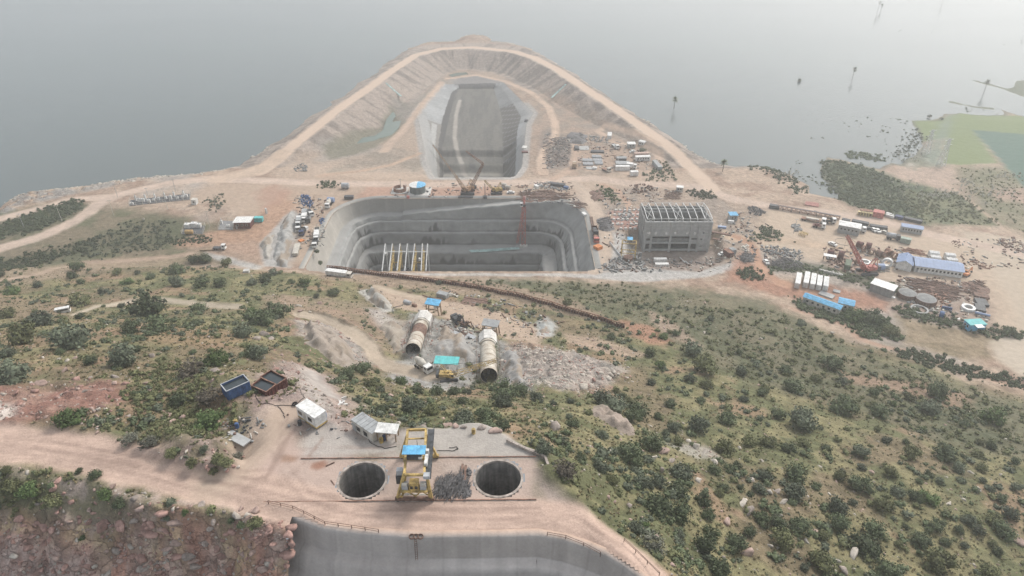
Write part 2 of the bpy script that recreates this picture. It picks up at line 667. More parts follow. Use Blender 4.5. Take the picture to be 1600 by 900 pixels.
# the hill
HP = [(0,395,4),(100,395,4),(200,375,4),(300,385,4),(400,395,4),(450,412,4),(520,424,4.5),(600,427,5),(700,429,5),
      (800,429,5),(900,430,5),(1000,436,4.5),(1100,438,4.5),(1200,455,4),(1300,495,4),(1400,520,4),(1500,560,4),
      (1600,600,4),(1450,500,4),(1550,540,4),(1700,600,4),(1400,470,4),(1300,440,4),(1500,430,4),(1600,430,4),
      (1200,415,4),(-150,400,5),(0,365,4),(200,345,4),(1850,640,4),(1750,500,4),(800,380,4),(600,380,4),
      (1000,390,4),(400,360,4),(1850,560,4),
      (0,450,16),(100,450,16),(200,440,13),(300,440,14),(400,440,13),(480,440,11.5),(560,445,10),(700,450,9),
      (800,455,9.5),(900,465,10),(1000,475,10),(1100,490,10),(1200,500,8.5),(1300,540,9),(1400,570,9),(1500,605,9),
      (1600,640,9),(1750,670,8),
      (0,490,34),(100,487,32),(200,480,28),(300,475,26),(400,470,24),(480,465,18),(560,470,15),(640,480,15),
      (720,480,14.5),(800,490,15),(900,505,16),(1000,515,16),
      (600,520,22),(650,500,20),(720,510,21.5),(780,520,21),(640,555,28),(700,560,29),(760,598,30.5),(700,600,32),
      (610,575,30),(800,540,27),(820,560,31),(860,580,37),(900,560,30),(930,600,36),(1000,560,23),(1100,560,20),
      (1200,600,22),(1300,620,20),(1400,640,18),(1600,700,18),
      (480,500,30),(540,525,31),(580,555,30.5),(520,545,42),(450,500,36),(400,520,50),(460,560,58),(540,592,52),
      (610,620,58),(690,630,60),(770,622,50),(560,640,72),(620,664,78.5),(700,664,78.5),(800,678,79),(845,712,79),
      (900,800,79),(1000,880,78.5),(965,800,72.5),(900,720,72),(860,670,68),(900,640,52),(950,700,61),(1000,760,63),
      (1050,850,67),(1100,890,62),(1100,800,55),(1100,700,44),(1100,640,33),(1200,700,38),(1200,800,48),
      (1200,890,52),(1300,700,32),(1300,800,42),(1300,890,46),(1400,750,33),(1400,880,41),(1500,800,34),
      (1500,890,38),(1600,750,24),(1600,800,29),(1600,890,34),(1800,760,18),(1800,890,27),
      (400,650,79),(460,690,79),(560,720,79),(350,740,79),(200,710,79.5),(0,690,80),(470,618,77.5),(420,608,77.5),
      (370,605,77.5),(330,640,77.5),(250,640,77),(250,690,79.6),(120,622,76),(0,640,77),(0,590,73),(100,560,67),
      (200,540,63),(300,540,63),(330,578,72),(0,540,60),(260,505,46),(700,720,79),(620,780,79),(780,780,79),
      (0,728,79.2),(200,746,79),(400,800,79),(500,815,79),(650,838,79),(850,836,79),(-150,690,80),(-150,600,74),
      (-200,500,36),(-200,730,79),(-200,800,75),(-200,895,67.5),(0,770,76.8),(0,800,75),(0,895,67.5),(200,790,76.7),
      (200,850,71.8),(200,895,68.1),(100,800,75.3),(100,895,67.8),(400,830,77),(400,880,73.6),(400,900,72.2),
      (300,800,77),(300,850,73),(300,895,69.5),(438,818,78.3),(442,850,76.6),(444,890,74.4),(520,690,79),(640,700,79),
      (740,700,79)]
hw = [P(*p) for p in HP]
hrbf = RBF([(x, y, z - 4) for (x, y, z) in hw] + [(0,42,74),(-70,42,56),(60,42,62),(-300,60,56),(300,60,12)],5,0.6)
rows = GY < 300
ZH = np.zeros_like(Z)
ZH[rows] = hrbf(XX[rows], YY[rows])
ZH = np.maximum(ZH, 0) * sstep(272,258, YY)
Z = Z + ZH
# gravity of detail: the flat yards stay flat
PLATEAU = [P(u, v, 79)[:2] for (u, v) in [(330,752),(395,690),(430,640),(460,620),(500,640),(560,686),(610,680),(690,673),(792,681),
                                         (852,716),(858,748),(915,795),(960,850),(1010,905),(1060,980),(850,960),(650,940),(530,900),(462,850),(436,800)]]
psd = poly_sd(XX, YY, PLATEAU)
pwt = sstep(-1.0,2.5, psd)
Z = np.where((psd > -16) & (YY > 76) & (XX > -30) & (XX < 12), np.minimum(Z, 79.0), Z)
Z = Z * (1 - pwt) + 79.0 * pwt

# the hall stands in its own cut
HC = [P(u, v, 0)[:2] for (u, v) in [(985,372),(1116,372),(1120,400),(1118,418),(1060,424),(1000,424),(984,408)]]
hcs = poly_sd(XX, YY, HC)
Z = np.where(hcs > -4, Z + (-0.9 - Z) * sstep(-3.0,1.0, hcs), Z)

PIT_X0, PIT_X1, PIT_Y0, PIT_Y1 = -94.0,38.0,263.0,342.0


def interp(px, py, A=None):
    A = Z if A is None else A
    ix = np.clip(np.searchsorted(GX, px) - 1,0, len(GX) - 2)
    iy = np.clip(np.searchsorted(GY, py) - 1,0, len(GY) - 2)
    tx = np.clip((px - GX[ix]) / (GX[ix + 1] - GX[ix]),0,1)
    ty = np.clip((py - GY[iy]) / (GY[iy + 1] - GY[iy]),0,1)
    return (A[iy, ix] * (1 - tx) + A[iy, ix + 1] * tx) * (1 - ty) + (A[iy + 1, ix] * (1 - tx) + A[iy + 1, ix + 1] * tx) * ty


_tt = np.concatenate([np.arange(60,420,0.35), np.arange(420,1400,1.2)])


def G(u, v):
    """the point of the ground (or water) seen at picture position (u, v)"""
    xc = (u - 800.0) / F
    yc = (450.0 - v) / F
    x = xc * _tt
    y = (CT + yc * ST) * _tt
    z = H + (-ST + yc * CT) * _tt
    g = np.maximum(interp(x, y),0.0)
    k = int(np.argmax(z < g))
    if k == 0:
        return P(u, v, 0)
    d0 = z[k - 1] - g[k - 1]
    d1 = g[k] - z[k]
    f = d0 / (d0 + d1 + 1e-9)
    px = x[k - 1] + (x[k] - x[k - 1]) * f
    py = y[k - 1] + (y[k] - y[k - 1]) * f
    return (float(px), float(py), float(max(0.0, interp(np.array([px]), np.array([py]))[0])))


def gz(x, y):
    return float(interp(np.array([x]), np.array([y]))[0])


def g2(pts):
    return [G(u, v)[:2] for (u, v) in pts]


# ------------------------------------------------------------------ terrain: roads and masks
def bbox_slice(pts, pad):
    xs = [p[0] for p in pts]
    ys = [p[1] for p in pts]
    i0, i1 = np.searchsorted(GX, [min(xs) - pad, max(xs) + pad])
    j0, j1 = np.searchsorted(GY, [min(ys) - pad, max(ys) + pad])
    return np.s_[max(0, j0 - 1):j1 + 1, max(0, i0 - 1):i1 + 1]


def wob(sl, amp, seed, scale=5.0):
    return (fbm(XX[sl], YY[sl], scale, seed, 4) - 0.5) * 2 * amp


def pmask(pix, feather=2.0, amp=2.0, seed=40, pts=None, scale=6.0):
    pts = pts or g2(pix)
    sl = bbox_slice(pts, feather + amp + 4)
    d = poly_sd(XX[sl], YY[sl], pts) + wob(sl, amp, seed, scale)
    return sl, sstep(-feather, feather, d)


def lmask(pix, width, feather=1.0, amp=0.7, seed=50, pts=None):
    pts = pts or g2(pix)
    sl = bbox_slice(pts, width + feather + 4)
    d = line_dist(XX[sl], YY[sl], pts) + wob(sl, amp, seed, 4.0)
    return sl, sstep(width / 2 + feather, width / 2 - feather, d), d




def bed(pix, width, zfix=None, feather=3.0):
    """level the ground across a track so that it reads as built"""
    w3 = [G(u, v) for (u, v) in pix]
    sl = bbox_slice(w3, width + feather + 4)
    px, py = XX[sl], YY[sl]
    zz = [p[2] for p in w3] if zfix is None else [zfix] * len(w3)
    best = np.full(px.shape, 1e9)
    zt = np.zeros(px.shape)
    for (a, b_, za, zb_) in zip(w3[:-1], w3[1:], zz[:-1], zz[1:]):
        dx, dy = b_[0] - a[0], b_[1] - a[1]
        t = np.clip(((px - a[0]) * dx + (py - a[1]) * dy) / (dx * dx + dy * dy + 1e-9),0,1)
        d = np.hypot(px - a[0] - t * dx, py - a[1] - t * dy)
        m = d < best
        best = np.where(m, d, best)
        zt = np.where(m, za + (zb_ - za) * t, zt)
    wgt = sstep(width / 2 + feather, width / 2, best)
    Z[sl] = Z[sl] * (1 - wgt) + zt * wgt


HILLROAD = [(-100,676),(0,691),(80,699),(160,713),(240,733),(320,752),(400,768),(470,790)]
bed(HILLROAD, 9,79.15)
bed([(120,490),(150,480),(200,472),(250,468),(270,470),(310,475),(370,480)],4)
bed([(470,492),(500,498),(535,512),(560,525),(580,545),(590,560),(610,574),(640,580),(680,588)],5.5)

C = np.zeros(Z.shape + (3,))
AL = np.ones(Z.shape)          # how much the fine noise shows


def paint(sl, wgt, col, al=None, k=1.0):
    wgt = wgt * k
    C[sl] = C[sl] * (1 - wgt[..., None]) + np.array(col) * wgt[..., None]
    if al is not None:
        AL[sl] = AL[sl] * (1 - wgt) + al * wgt


def mixc(a, b, f):
    return np.array(a) * (1 - f[..., None]) + np.array(b) * f[..., None]


ALL = np.s_[:, :]
n1 = fbm(XX, YY, 40,60,4)
n2 = fbm(XX, YY, 9,70,4)
n3 = fbm(XX, YY, 2.2,80,3)
n4 = fbm(XX, YY, 18,90,4)
TAN = (0.40,0.295,0.215)
ROAD = (0.51,0.385,0.30)
ROADP = (0.45,0.325,0.265)
ORG = (0.40,0.20,0.12)
RED = (0.26,0.135,0.10)
PALE = (0.48,0.43,0.37)
GRY = (0.34,0.33,0.31)
GRASS = (0.215,0.19,0.092)
OLIVE = (0.13,0.134,0.06)
BROWN = (0.20,0.145,0.09)
SCRUB = (0.085,0.095,0.05)
FGREEN = (0.17,0.21,0.085)
FTEAL = (0.085,0.15,0.115)

# plain
C[:] = mixc(TAN, (0.31,0.21,0.15), sstep(0.42,0.65, n2)) * (0.8 + 0.4 * n3)[..., None]
paint(ALL, sstep(0.56,0.72, n1) * 0.5, GRY)
# hillside
hm = sstep(1.0,4.0, ZH + (n2 - 0.5) * 4)
hc = mixc(GRASS, OLIVE, sstep(0.44,0.60, n2))
hc = hc * (1 - (sstep(0.52,0.66, n4) * 0.7)[..., None]) + np.array(BROWN) * (sstep(0.52,0.66, n4) * 0.7)[..., None]
hc = hc * (1 - (sstep(0.60,0.72, fbm(XX, YY, 13,100,4)) * 0.7)[..., None]) + np.array((0.30,0.19,0.12)) * (sstep(0.60,0.72, fbm(XX, YY, 13,100,4)) * 0.7)[..., None]
hc = hc * (0.72 + 0.56 * n3)[..., None]
C = C * (1 - hm[..., None]) + hc * hm[..., None]
# slope of the ring, inside and outside
rw = sstep(36,30, dC) * (YY > 385) * (tsd < 0)
arcs = np.zeros(Z.shape)
bestd = np.full(Z.shape, 1e9)
acc = 0.0
for a_, b_ in zip(CREST[:-1], CREST[1:]):
    dx, dy = b_[0] - a_[0], b_[1] - a_[1]
    Ls = math.hypot(dx, dy)
    t_ = np.clip(((XX - a_[0]) * dx + (YY - a_[1]) * dy) / Ls ** 2,0,1)
    d_ = np.hypot(XX - a_[0] - t_ * dx, YY - a_[1] - t_ * dy)
    arcs = np.where(d_ < bestd, acc + t_ * Ls, arcs)
    bestd = np.minimum(d_, bestd)
    acc += Ls
gul = fbm(arcs, dC * 0.12 + 50,5.0,22,3)
rc = mixc((0.39,0.315,0.26),(0.23,0.19,0.16), sstep(0.46,0.66, gul))
C = C * (1 - rw[..., None]) + rc * rw[..., None]

ZONES = {}
roadm = np.zeros(Z.shape)


def road(pix, width, col=ROAD, feather=1.2, amp=0.9, seed=50, al=0.45, zone=True, tracks=True):
    pts = g2(pix)
    sl, wg, d = lmask(pix, width, feather, amp, seed, pts)
    wd = 0.84 + 0.32 * fbm(XX[sl], YY[sl],6, seed + 5,3)
    c = np.array(col)[None, None] * wd[..., None]
    if tracks:
        for off in (0.12,0.24,0.36):
            brk = vnoise(XX[sl], YY[sl],9, seed + 8)
            tr = np.exp(-((d - width * off) / 0.32) ** 2) * brk
            c = c * (1 - 0.22 * tr[..., None])
    C[sl] = C[sl] * (1 - wg[..., None]) + c * wg[..., None]
    AL[sl] = AL[sl] * (1 - wg) + al * wg
    if zone:
        roadm[sl] = np.maximum(roadm[sl], wg)


def area(pix, col, feather=2.0, amp=2.0, seed=40, k=1.0, al=None, flat=False, z=None, mott=None, scale=6.0):
    pts = None if z is None else [P(u, v, z)[:2] for (u, v) in pix]
    sl, wg = pmask(pix, feather, amp, seed, pts, scale)
    if mott is not None:
        f = sstep(0.42,0.6, fbm(XX[sl], YY[sl], mott[1] if len(mott) > 1 else 5, seed + 9,4))
        paint(sl, wg, mixc(col, mott[0], f), al, k)
    else:
        paint(sl, wg, col, al, k)
    if flat:
        roadm[sl] = np.maximum(roadm[sl], wg * 0.99)
    return sl, wg


# scrub covered foot of the right slope and the country below the pit
area([(700,436),(1000,444),(1200,470),(1350,550),(1620,640),(1620,720),(1480,700),(1330,640),(1180,600),(1060,540),(900,470),(760,446)],(.15, .14, .085),5,6,39, .85, mott=((.10, .108, .06),8))
# --- left flat country
area([(-160,345),(120,318),(200,325),(310,345),(420,350),(400,410),(300,415),(0,445),(-160,450)],(0.185,0.15,0.095),6,5,41,0.95, mott=((0.115,0.12,0.062),12))
area([(-160,388),(0,372),(60,358),(135,324),(118,312),(60,330),(0,350),(-160,372)], SCRUB, 3,3,42)
area([(-160,425),(0,405),(60,395),(150,372),(230,335),(300,340),(300,365),(210,392),(100,402),(0,425)],(0.13,0.12,0.07),4,4,43,0.8, mott=(SCRUB, 9))
area([(-40,345),(0,335),(30,300),(100,288),(180,280),(250,276),(170,292),(110,305),(40,325)],(0.33,0.30,0.27),2,2,44, mott=((0.42,0.30,0.21),5))
area([(300,300),(345,286),(450,286),(440,320),(400,335),(370,336),(345,320),(310,312)], TAN, 3,3,45,0.9, al=0.35)
area([(395,345),(440,300),(475,300),(470,335),(420,395),(395,400),(330,385),(280,385),(270,378)],(0.40,0.24,0.155),3,3,46,0.9)
area([(290,388),(400,376),(430,415),(380,410),(340,402)],(0.37,0.25,0.18),3,3,47,0.8)
area([(320,395),(360,402),(410,416),(400,421),(340,406)],(0.40,0.38,0.35),1.5,1,48)
area([(405,380),(424,362),(445,338),(458,327),(467,335),(463,400),(455,419),(412,416)],(.41, .395, .37),1.2, .8,36, .95, .6, mott=((.33, .315, .295),4))
# --- between the pits
area([(430,268),(660,262),(690,284),(1080,268),(1120,300),(960,300),(930,420),(900,310),(560,306),(500,330),(490,415),(450,415),(470,330),(440,300)], TAN, 4,4,49,0.75, al=0.4)
area([(575,285),(700,287),(790,292),(780,308),(560,310)],(0.40,0.23,0.16),3,2,51,0.8)
area([(455,300),(415,330),(400,300),(430,288)],(0.37,0.215,0.15),4,4,52,0.7)
# --- inside the ring
area([(470,240),(545,222),(600,200),(650,182),(668,255),(690,278),(420,276)],(0.44,0.33,0.245),4,4,53,0.8)
area([(560,245),(600,225),(660,240),(665,272),(560,268),(500,272)],(0.36,0.285,0.22),4,4,54,0.8, mott=((0.27,0.23,0.18),7))
area([(500,215),(560,210),(600,225),(560,245),(490,255)],(0.34,0.30,0.26),4,4,54,0.7)
area([(840,130),(900,160),(990,215),(1060,262),(880,280),(820,270),(830,200)],(0.39,0.275,0.20),5,5,55,0.8, mott=((0.30,0.235,0.18),9))
area([(845,205),(865,200),(893,225),(895,260),(850,268),(842,240)],(0.25,0.20,0.165),3,3,56,0.9)
area([(880,195),(950,200),(1000,235),(985,215),(930,190)],(0.27,0.235,0.20),4,3,57,0.7)
area([(900,230),(1000,230),(1010,262),(905,262)],(0.43,0.30,0.215),4,3,58,0.8)
area([(700,112),(740,108),(790,115),(778,127),(712,126)],(0.25,0.235,0.225),2,1.5,59)
area([(640,150),(690,118),(720,108),(690,135),(660,165)],(0.34,0.30,0.26),3,2,61,0.7)
area([(505,228),(545,203),(590,188),(612,162),(634,180),(615,207),(570,234),(515,250)],(.19, .18, .125),3,3,38, .85)
area([(610,150),(650,150),(690,112),(700,118),(660,158),(620,190)],(.27, .235, .20),3,3,37, .7, mott=((.20, .19, .15),5))
# approach channel
chm = tsd > 0
side = chm & (fsd < 0)
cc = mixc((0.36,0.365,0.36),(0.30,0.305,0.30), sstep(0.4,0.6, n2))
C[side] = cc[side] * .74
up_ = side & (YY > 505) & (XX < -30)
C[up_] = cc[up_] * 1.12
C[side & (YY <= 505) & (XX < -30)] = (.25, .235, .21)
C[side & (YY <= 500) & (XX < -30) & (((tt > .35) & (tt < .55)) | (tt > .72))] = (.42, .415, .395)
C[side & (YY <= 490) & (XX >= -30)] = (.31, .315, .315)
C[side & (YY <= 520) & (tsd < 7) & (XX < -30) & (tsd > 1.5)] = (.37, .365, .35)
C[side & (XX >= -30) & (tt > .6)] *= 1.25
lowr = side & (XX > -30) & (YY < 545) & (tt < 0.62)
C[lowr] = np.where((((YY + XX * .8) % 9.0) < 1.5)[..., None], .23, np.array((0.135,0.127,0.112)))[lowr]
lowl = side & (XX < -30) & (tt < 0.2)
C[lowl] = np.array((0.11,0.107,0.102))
fl = chm & (fsd >= 0)
cf = mixc((0.27,0.255,0.225),(0.205,0.20,0.18), sstep(0.4,0.62, fbm(XX * 2.2, YY * 0.4,9,130,4)))
C[fl] = cf[fl] * .7
C[fl & (YY < 445)] = mixc((0.30,0.28,0.24),(0.20,0.195,0.18), sstep(0.45,0.6, n2))[fl & (YY < 445)]
AL[chm] = 0.5
# bright rim of the channel
rimm = sstep(4.5,2.5, np.abs(tsd + 0.5)) * (YY < 540)
paint(ALL, rimm * 0.8,(0.38,0.37,0.35))
road([(718,140),(712,160),(709,190),(712,205),(722,222),(738,238),(752,252)],3,(0.40,0.36,0.31),0.8,0.5,62,0.3, False, False)

# --- powerhouse yard and the east yard
area([(930,300),(1010,290),(1110,300),(1200,330),(1200,390),(1130,430),(930,430),(945,340)],(0.34,0.255,0.19),4,4,63,0.85, mott=((0.26,0.21,0.17),6))
area([(955,330),(1003,325),(1002,360),(970,358),(950,345)],(0.37,0.20,0.16),2,2,64,0.9)
area([(935,370),(965,362),(985,385),(990,410),(930,412)],(0.46,0.44,0.41),3,2,65,0.9)
area([(935,405),(1010,400),(1020,425),(925,428)],(0.36,0.33,0.30),3,2,66,0.8)
area([(1000,395),(1120,385),(1125,420),(1015,425)],(0.26,0.21,0.18),3,2,67,0.8)
area([(500,424),(640,427),(930,428),(1010,420),(1090,425),(1180,400),(1185,408),(1100,434),(1000,441),(880,432),(700,431),(520,428)],(0.42,0.405,0.38),1.2,0.8,68,0.9)
area([(1200,330),(1290,325),(1440,358),(1620,388),(1700,470),(1640,540),(1540,520),(1560,470),(1500,440),(1400,440),(1310,420),(1240,400),(1160,385)],(0.45,0.345,0.25),5,4,69,0.95, al=0.4)
area([(1500,360),(1700,385),(1760,560),(1600,590),(1556,560),(1545,525),(1600,520),(1560,440)],(0.44,0.355,0.265),3,2,71,0.95, al=0.3)
area([(1545,530),(1600,520),(1700,540),(1700,600),(1600,588),(1556,560)],(0.47,0.39,0.30),2,1.5,72,0.9, al=0.3)
area([(1160,395),(1205,440),(1260,445),(1320,450),(1400,470),(1390,490),(1300,470),(1210,462),(1150,440),(1130,440),(1140,425)],(0.36,0.185,0.12),3,3,73,0.9)
area([(1390,465),(1540,470),(1560,520),(1530,515),(1440,490),(1395,490)],(0.33,0.24,0.185),3,3,74,0.9)
area([(1400,492),(1460,505),(1545,520),(1556,562),(1500,560),(1410,535)],(0.30,0.225,0.14),3,3,75,0.95, mott=((0.22,0.17,0.10),4))
area([(1290,395),(1360,395),(1370,440),(1300,425)],(0.36,0.24,0.18),3,3,76,0.8)
area([(1200,425),(1225,405),(1275,412),(1330,425),(1420,450),(1410,458),(1300,432),(1240,425)],(0.12,0.125,0.08),2,2,77,0.9)
# --- marsh and fields on the right
area([(1282,250),(1345,258),(1420,275),(1470,300),(1560,352),(1440,350),(1330,322),(1290,295)],(0.075,0.10,0.055),4,5,78, mott=((0.13,0.15,0.075),10))
area([(1400,300),(1500,300),(1580,352),(1560,354),(1440,348)],(0.12,0.135,0.07),5,5,79, mott=((0.17,0.17,0.09),10))
area([(1375,265),(1480,258),(1500,282),(1498,298),(1440,288),(1400,278)],(0.40,0.29,0.22),5,4,81)
area([(1390,255),(1430,230),(1475,235),(1480,258),(1420,262)],(0.20,0.20,0.14),5,6,82, mott=((0.33,0.30,0.24),8))
area([(1495,262),(1600,258),(1620,380),(1590,360),(1540,325),(1505,290)],(0.23,0.20,0.125),6,5,83, mott=((0.17,0.165,0.09),12))
area([(1550,300),(1600,290),(1620,320),(1560,312)],(0.38,0.26,0.19),5,4,84)
area([(1420,186),(1462,188),(1500,176),(1640,185),(1640,215),(1520,203),(1560,255),(1500,258),(1472,255),(1478,215),(1440,222)], FGREEN, 2,1,85, al=0.3)
area([(1519,203),(1560,206),(1900,235),(1900,420),(1640,330),(1600,292)], FTEAL, 1.5,0.6,86, al=0.2)
area([(1455,222),(1478,180),(1490,180),(1478,222),(1468,262),(1440,250)],(0.17,0.21,0.16),4,3,87,0.8)
area([(1576,140),(1588,127),(1760,120),(1780,170),(1604,152)],(0.15,0.18,0.12),4,3,88)
paint(ALL, sstep(3,0.5, np.abs(SDL - 0.5)) * mw * 0.7,(0.12,0.12,0.09))

# --- hill patches
area([(-160,600),(60,612),(180,600),(200,625),(150,650),(60,660),(0,672),(-160,680)], RED, 3,3,90, mott=((0.33,0.20,0.15),4))
area([(-60,640),(0,632),(38,638),(20,655),(-60,668)],(0.52,0.45,0.40),1.2,1,91)
area([(400,640),(345,690),(280,720),(220,700),(280,690),(360,660)],(0.30,0.215,0.175),2,2,92, mott=((0.14,0.125,0.07),3))
area([(395,620),(440,565),(520,590),(560,640),(600,670),(640,672),(640,690),(470,690),(400,690)],(0.36,0.275,0.23),3,3,93, mott=((0.28,0.21,0.18),4))
area([(470,575),(500,600),(520,650),(500,660),(478,625)],(0.40,0.36,0.32),2,1.5,94,0.8)
area([(330,610),(400,600),(440,590),(455,615),(400,640),(360,625)],(0.29,0.205,0.175),2,2,95,0.9)
area([(460,500),(520,512),(560,530),(590,575),(560,575),(520,545),(470,530)],(0.40,0.33,0.27),2,2,96, mott=((0.30,0.27,0.24),4))
area([(410,460),(560,470),(640,500),(640,560),(600,550),(560,515),(470,490),(420,490)],(0.32,0.22,0.155),3,3,97,0.8, mott=((0.24,0.19,0.12),5))
area([(570,452),(600,470),(615,485),(600,487),(575,470),(560,455)],(0.43,0.41,0.37),1,1,98,0.95)
area([(573,482),(600,485),(635,512),(640,545),(625,550),(600,515)],(0.42,0.38,0.34),2,2,99,0.8)
area([(585,445),(640,460),(700,470),(790,490),(862,520),(840,540),(800,530),(760,520),(700,500),(660,490),(610,478),(590,465)], TAN, 2,2,101,0.95, al=0.4)
area([(640,490),(665,495),(690,500),(745,520),(760,545),(745,600),(690,610),(600,590),(610,570),(630,560)], GRY, 2.5,2,102,0.9, mott=((0.26,0.25,0.235),3))
area([(775,530),(815,545),(830,590),(830,612),(775,600)],(0.33,0.31,0.29),2.5,2,103,0.9, mott=((0.24,0.235,0.225),3))
area([(790,530),(870,545),(935,575),(960,600),(900,620),(840,590),(800,550)],(0.36,0.245,0.175),3,3,104,0.9, mott=((0.28,0.20,0.15),4))
area([(800,545),(900,552),(975,575),(950,605),(880,615),(820,600)],(0.42,0.36,0.315),2.5,2.5,105,0.8, mott=((0.27,0.25,0.23),2.5))
area([(835,505),(855,495),(872,510),(860,525),(840,525)],(0.40,0.40,0.385),1.5,1.5,106,0.9)
area([(880,520),(950,530),(1010,555),(980,560),(930,550),(885,535)],(0.38,0.27,0.195),2.5,2,107,0.8)
area([(970,500),(1010,508),(1050,532),(1020,540),(985,522)],(0.37,0.19,0.12),2,2,108,0.85)
area([(1010,485),(1050,500),(1100,540),(1080,545),(1030,515)],(0.38,0.27,0.20),2,2,109,0.7)
area([(500,428),(600,432),(760,440),(900,470),(980,512),(900,495),(760,465),(640,452),(560,440),(500,436)],(0.31,0.22,0.155),2,2,110,0.8)
area([(0,465),(60,470),(110,480),(90,495),(20,500),(-60,505),(-60,470)],(0.24,0.175,0.11),3,3,111,0.7)
area([(0,420),(150,405),(290,400),(280,412),(120,428),(0,448)],(0.33,0.24,0.16),2.5,2,112,0.7)
area([(130,512),(330,510),(400,530),(330,545),(200,530)],(0.27,0.175,0.10),3,3,113,0.7)
area([(1290,570),(1330,585),(1460,600),(1520,620),(1500,640),(1400,612),(1330,598)],(0.33,0.21,0.145),2.5,3,114,0.7)
area([(1040,690),(1110,700),(1130,720),(1090,720)],(0.40,0.36,0.31),1.5,1.5,115,0.7)
# cliff below the road
area([(-160,800),(0,795),(200,805),(330,805),(450,812),(458,860),(450,960),(-200,960)],(0.48,0.25,0.18),2,2,116, mott=((0.40,0.27,0.20),3.5))
area([(-160,735),(0,728),(120,735),(240,755),(330,775),(440,800),(430,818),(330,812),(200,808),(0,800),(-160,800)],(0.36,0.28,0.235),2,2,117, mott=((0.19,0.17,0.10),3))
area([(-60,735),(60,745),(110,765),(100,795),(0,795),(-60,790)],(0.12,0.125,0.055),2.5,2,118,0.9)
for k, pl in enumerate(([(85,850),(120,825),(180,835),(170,850),(110,865)],[(0,820),(50,832),(40,840),(0,835)],
                        [(265,850),(285,840),(290,860),(272,880)],[(350,845),(400,855),(400,900),(375,890)],[(225,840),(245,842),(250,865),(230,870)])):
    area(pl, (0.52,0.38,0.22),0.8,0.8,119 + k, 0.8)
area([(-100,840),(60,850),(140,875),(160,960),(-160,960)],(0.52,0.39,0.345),1.5,2,125,0.85, mott=((0.36,0.215,0.18),2.0), scale=4)

clf = sstep(-1,1, poly_sd(XX, YY, g2([(-160,800),(0,797),(200,807),(330,805),(450,812),(458,860),(450,900),(-200,900)])))
paint(ALL, .6 * clf * sstep(.56, .66, fbm(XX, YY * 1.3,3.0,261,4)),(.50, .375, .32))
paint(ALL, .5 * clf * sstep(.58, .66, fbm(XX * 1.3, YY, 2.4,265,4)) * .9,(.20, .10, .075))
paint(ALL, clf * sstep(.64, .70, fbm(XX, YY, 5,269,3)) * .8,(.50, .36, .20))
paint(ALL, sstep(-2,2, np.maximum(SDP, SDS) + 1) * (msd > -400) * (XX > 250) * (SD < 4),(.13, .145, .095))

# --- flat yards on top of the hill
area([(340,752),(395,690),(430,650),(460,660),(470,700),(520,720),(560,690),(540,780),(430,790)], ROADP, 2,2,126,1.0,0.25, True)
area([(470,690),(500,660),(560,685),(625,680),(625,717),(470,716)],(0.42,0.375,0.335),1.5,1.2,127,0.9,0.3, True)
area([(625,672),(690,671),(790,680),(850,712),(838,720),(625,717)],(0.40,0.36,0.325),1.2,1,128,0.9,0.3, True)
area([(440,716),(840,714),(838,784),(520,786),(430,790)],(0.43,0.32,0.262),1.2,1,129,0.95,0.3, True)
area([(830,720),(858,745),(915,795),(930,825),(880,810),(840,784)],(0.38,0.295,0.25),1.5,1.5,131,0.9,0.35, True)
area([(680,720),(745,722),(742,742),(690,745)],(0.40,0.33,0.28),1,1,132,0.6,0.6)
area([(437,712),(448,710),(468,714),(460,722),(440,722)],(0.28,0.16,0.10),0.5,0.5,133,0.8)
area([(487,724),(510,718),(512,728),(498,735),(486,732)],(0.30,0.15,0.095),0.4,0.4,134,0.95)

# --- tracks
road([(-120,410),(0,388),(60,371),(105,352),(138,332),(155,318),(190,303),(260,287),(320,279),(400,282),(480,285),(560,287),(640,288)],8)
road([(-120,366),(0,342),(60,326),(110,312),(150,309),(175,308)],7, seed=151)
road([(640,290),(700,288),(760,287),(820,285),(880,281),(930,278),(985,287),(1040,288),(1090,292),(1150,312),(1230,326),(1300,333),(1380,346),(1450,366),(1540,385),(1640,405)],8, seed=152)
pz = [P(u, v, 7)[:2] for (u, v) in [(405,262),(440,240),(475,214),(535,166),(575,139),(612,111),(650,86),(690,76),(740,74),(800,80),(835,90),(870,108),(910,135),(960,168),(1010,203),(1060,238),(1090,262),(1115,287)]]
sl, wg, d_ = lmask(None, 9,1.5,1.0,153, pz)
paint(sl, wg, (0.52,0.385,0.285),0.2)
roadm[sl] = np.maximum(roadm[sl], wg)
road([(340,280),(380,272),(410,262),(440,240)],12,(0.50,0.37,0.27),3,2,154)
road([(500,275),(560,268),(610,258),(640,246),(655,240)],4,(0.48,0.33,0.23),1.2,0.8,155)
road([(600,235),(625,200),(645,175),(672,140),(690,118)],6,(0.47,0.34,0.25),2,1.5,156)
road([(700,112),(745,107),(790,118),(830,138),(858,162),(868,190),(868,212),(850,235),(845,255),(850,270)],5.5,(0.50,0.36,0.26),1.2,0.8,157)
road([(865,280),(895,262),(900,235),(900,225)],5,(0.46,0.32,0.23),1.2,0.8,158)
road([(960,265),(1000,275),(1035,262),(1030,240),(1000,225),(960,222),(935,205),(945,195),(985,205),(1030,225)],5,(0.46,0.33,0.24),1.5,1,159)
road([(895,285),(915,300),(930,325),(940,350),(950,375),(945,400),(928,425)],6,(0.48,0.37,0.28),1.2,0.8,160)
road([(940,288),(965,298),(980,315),(985,330)],3.5,(0.45,0.29,0.20),0.8,0.6,161)
road([(985,332),(960,335),(940,345)],3.0,(0.45,0.31,0.22),0.8,0.6,162)
road([(1110,360),(1150,372),(1200,375),(1250,378),(1290,385),(1330,395)],7,(0.47,0.345,0.24),1.5,1,163)
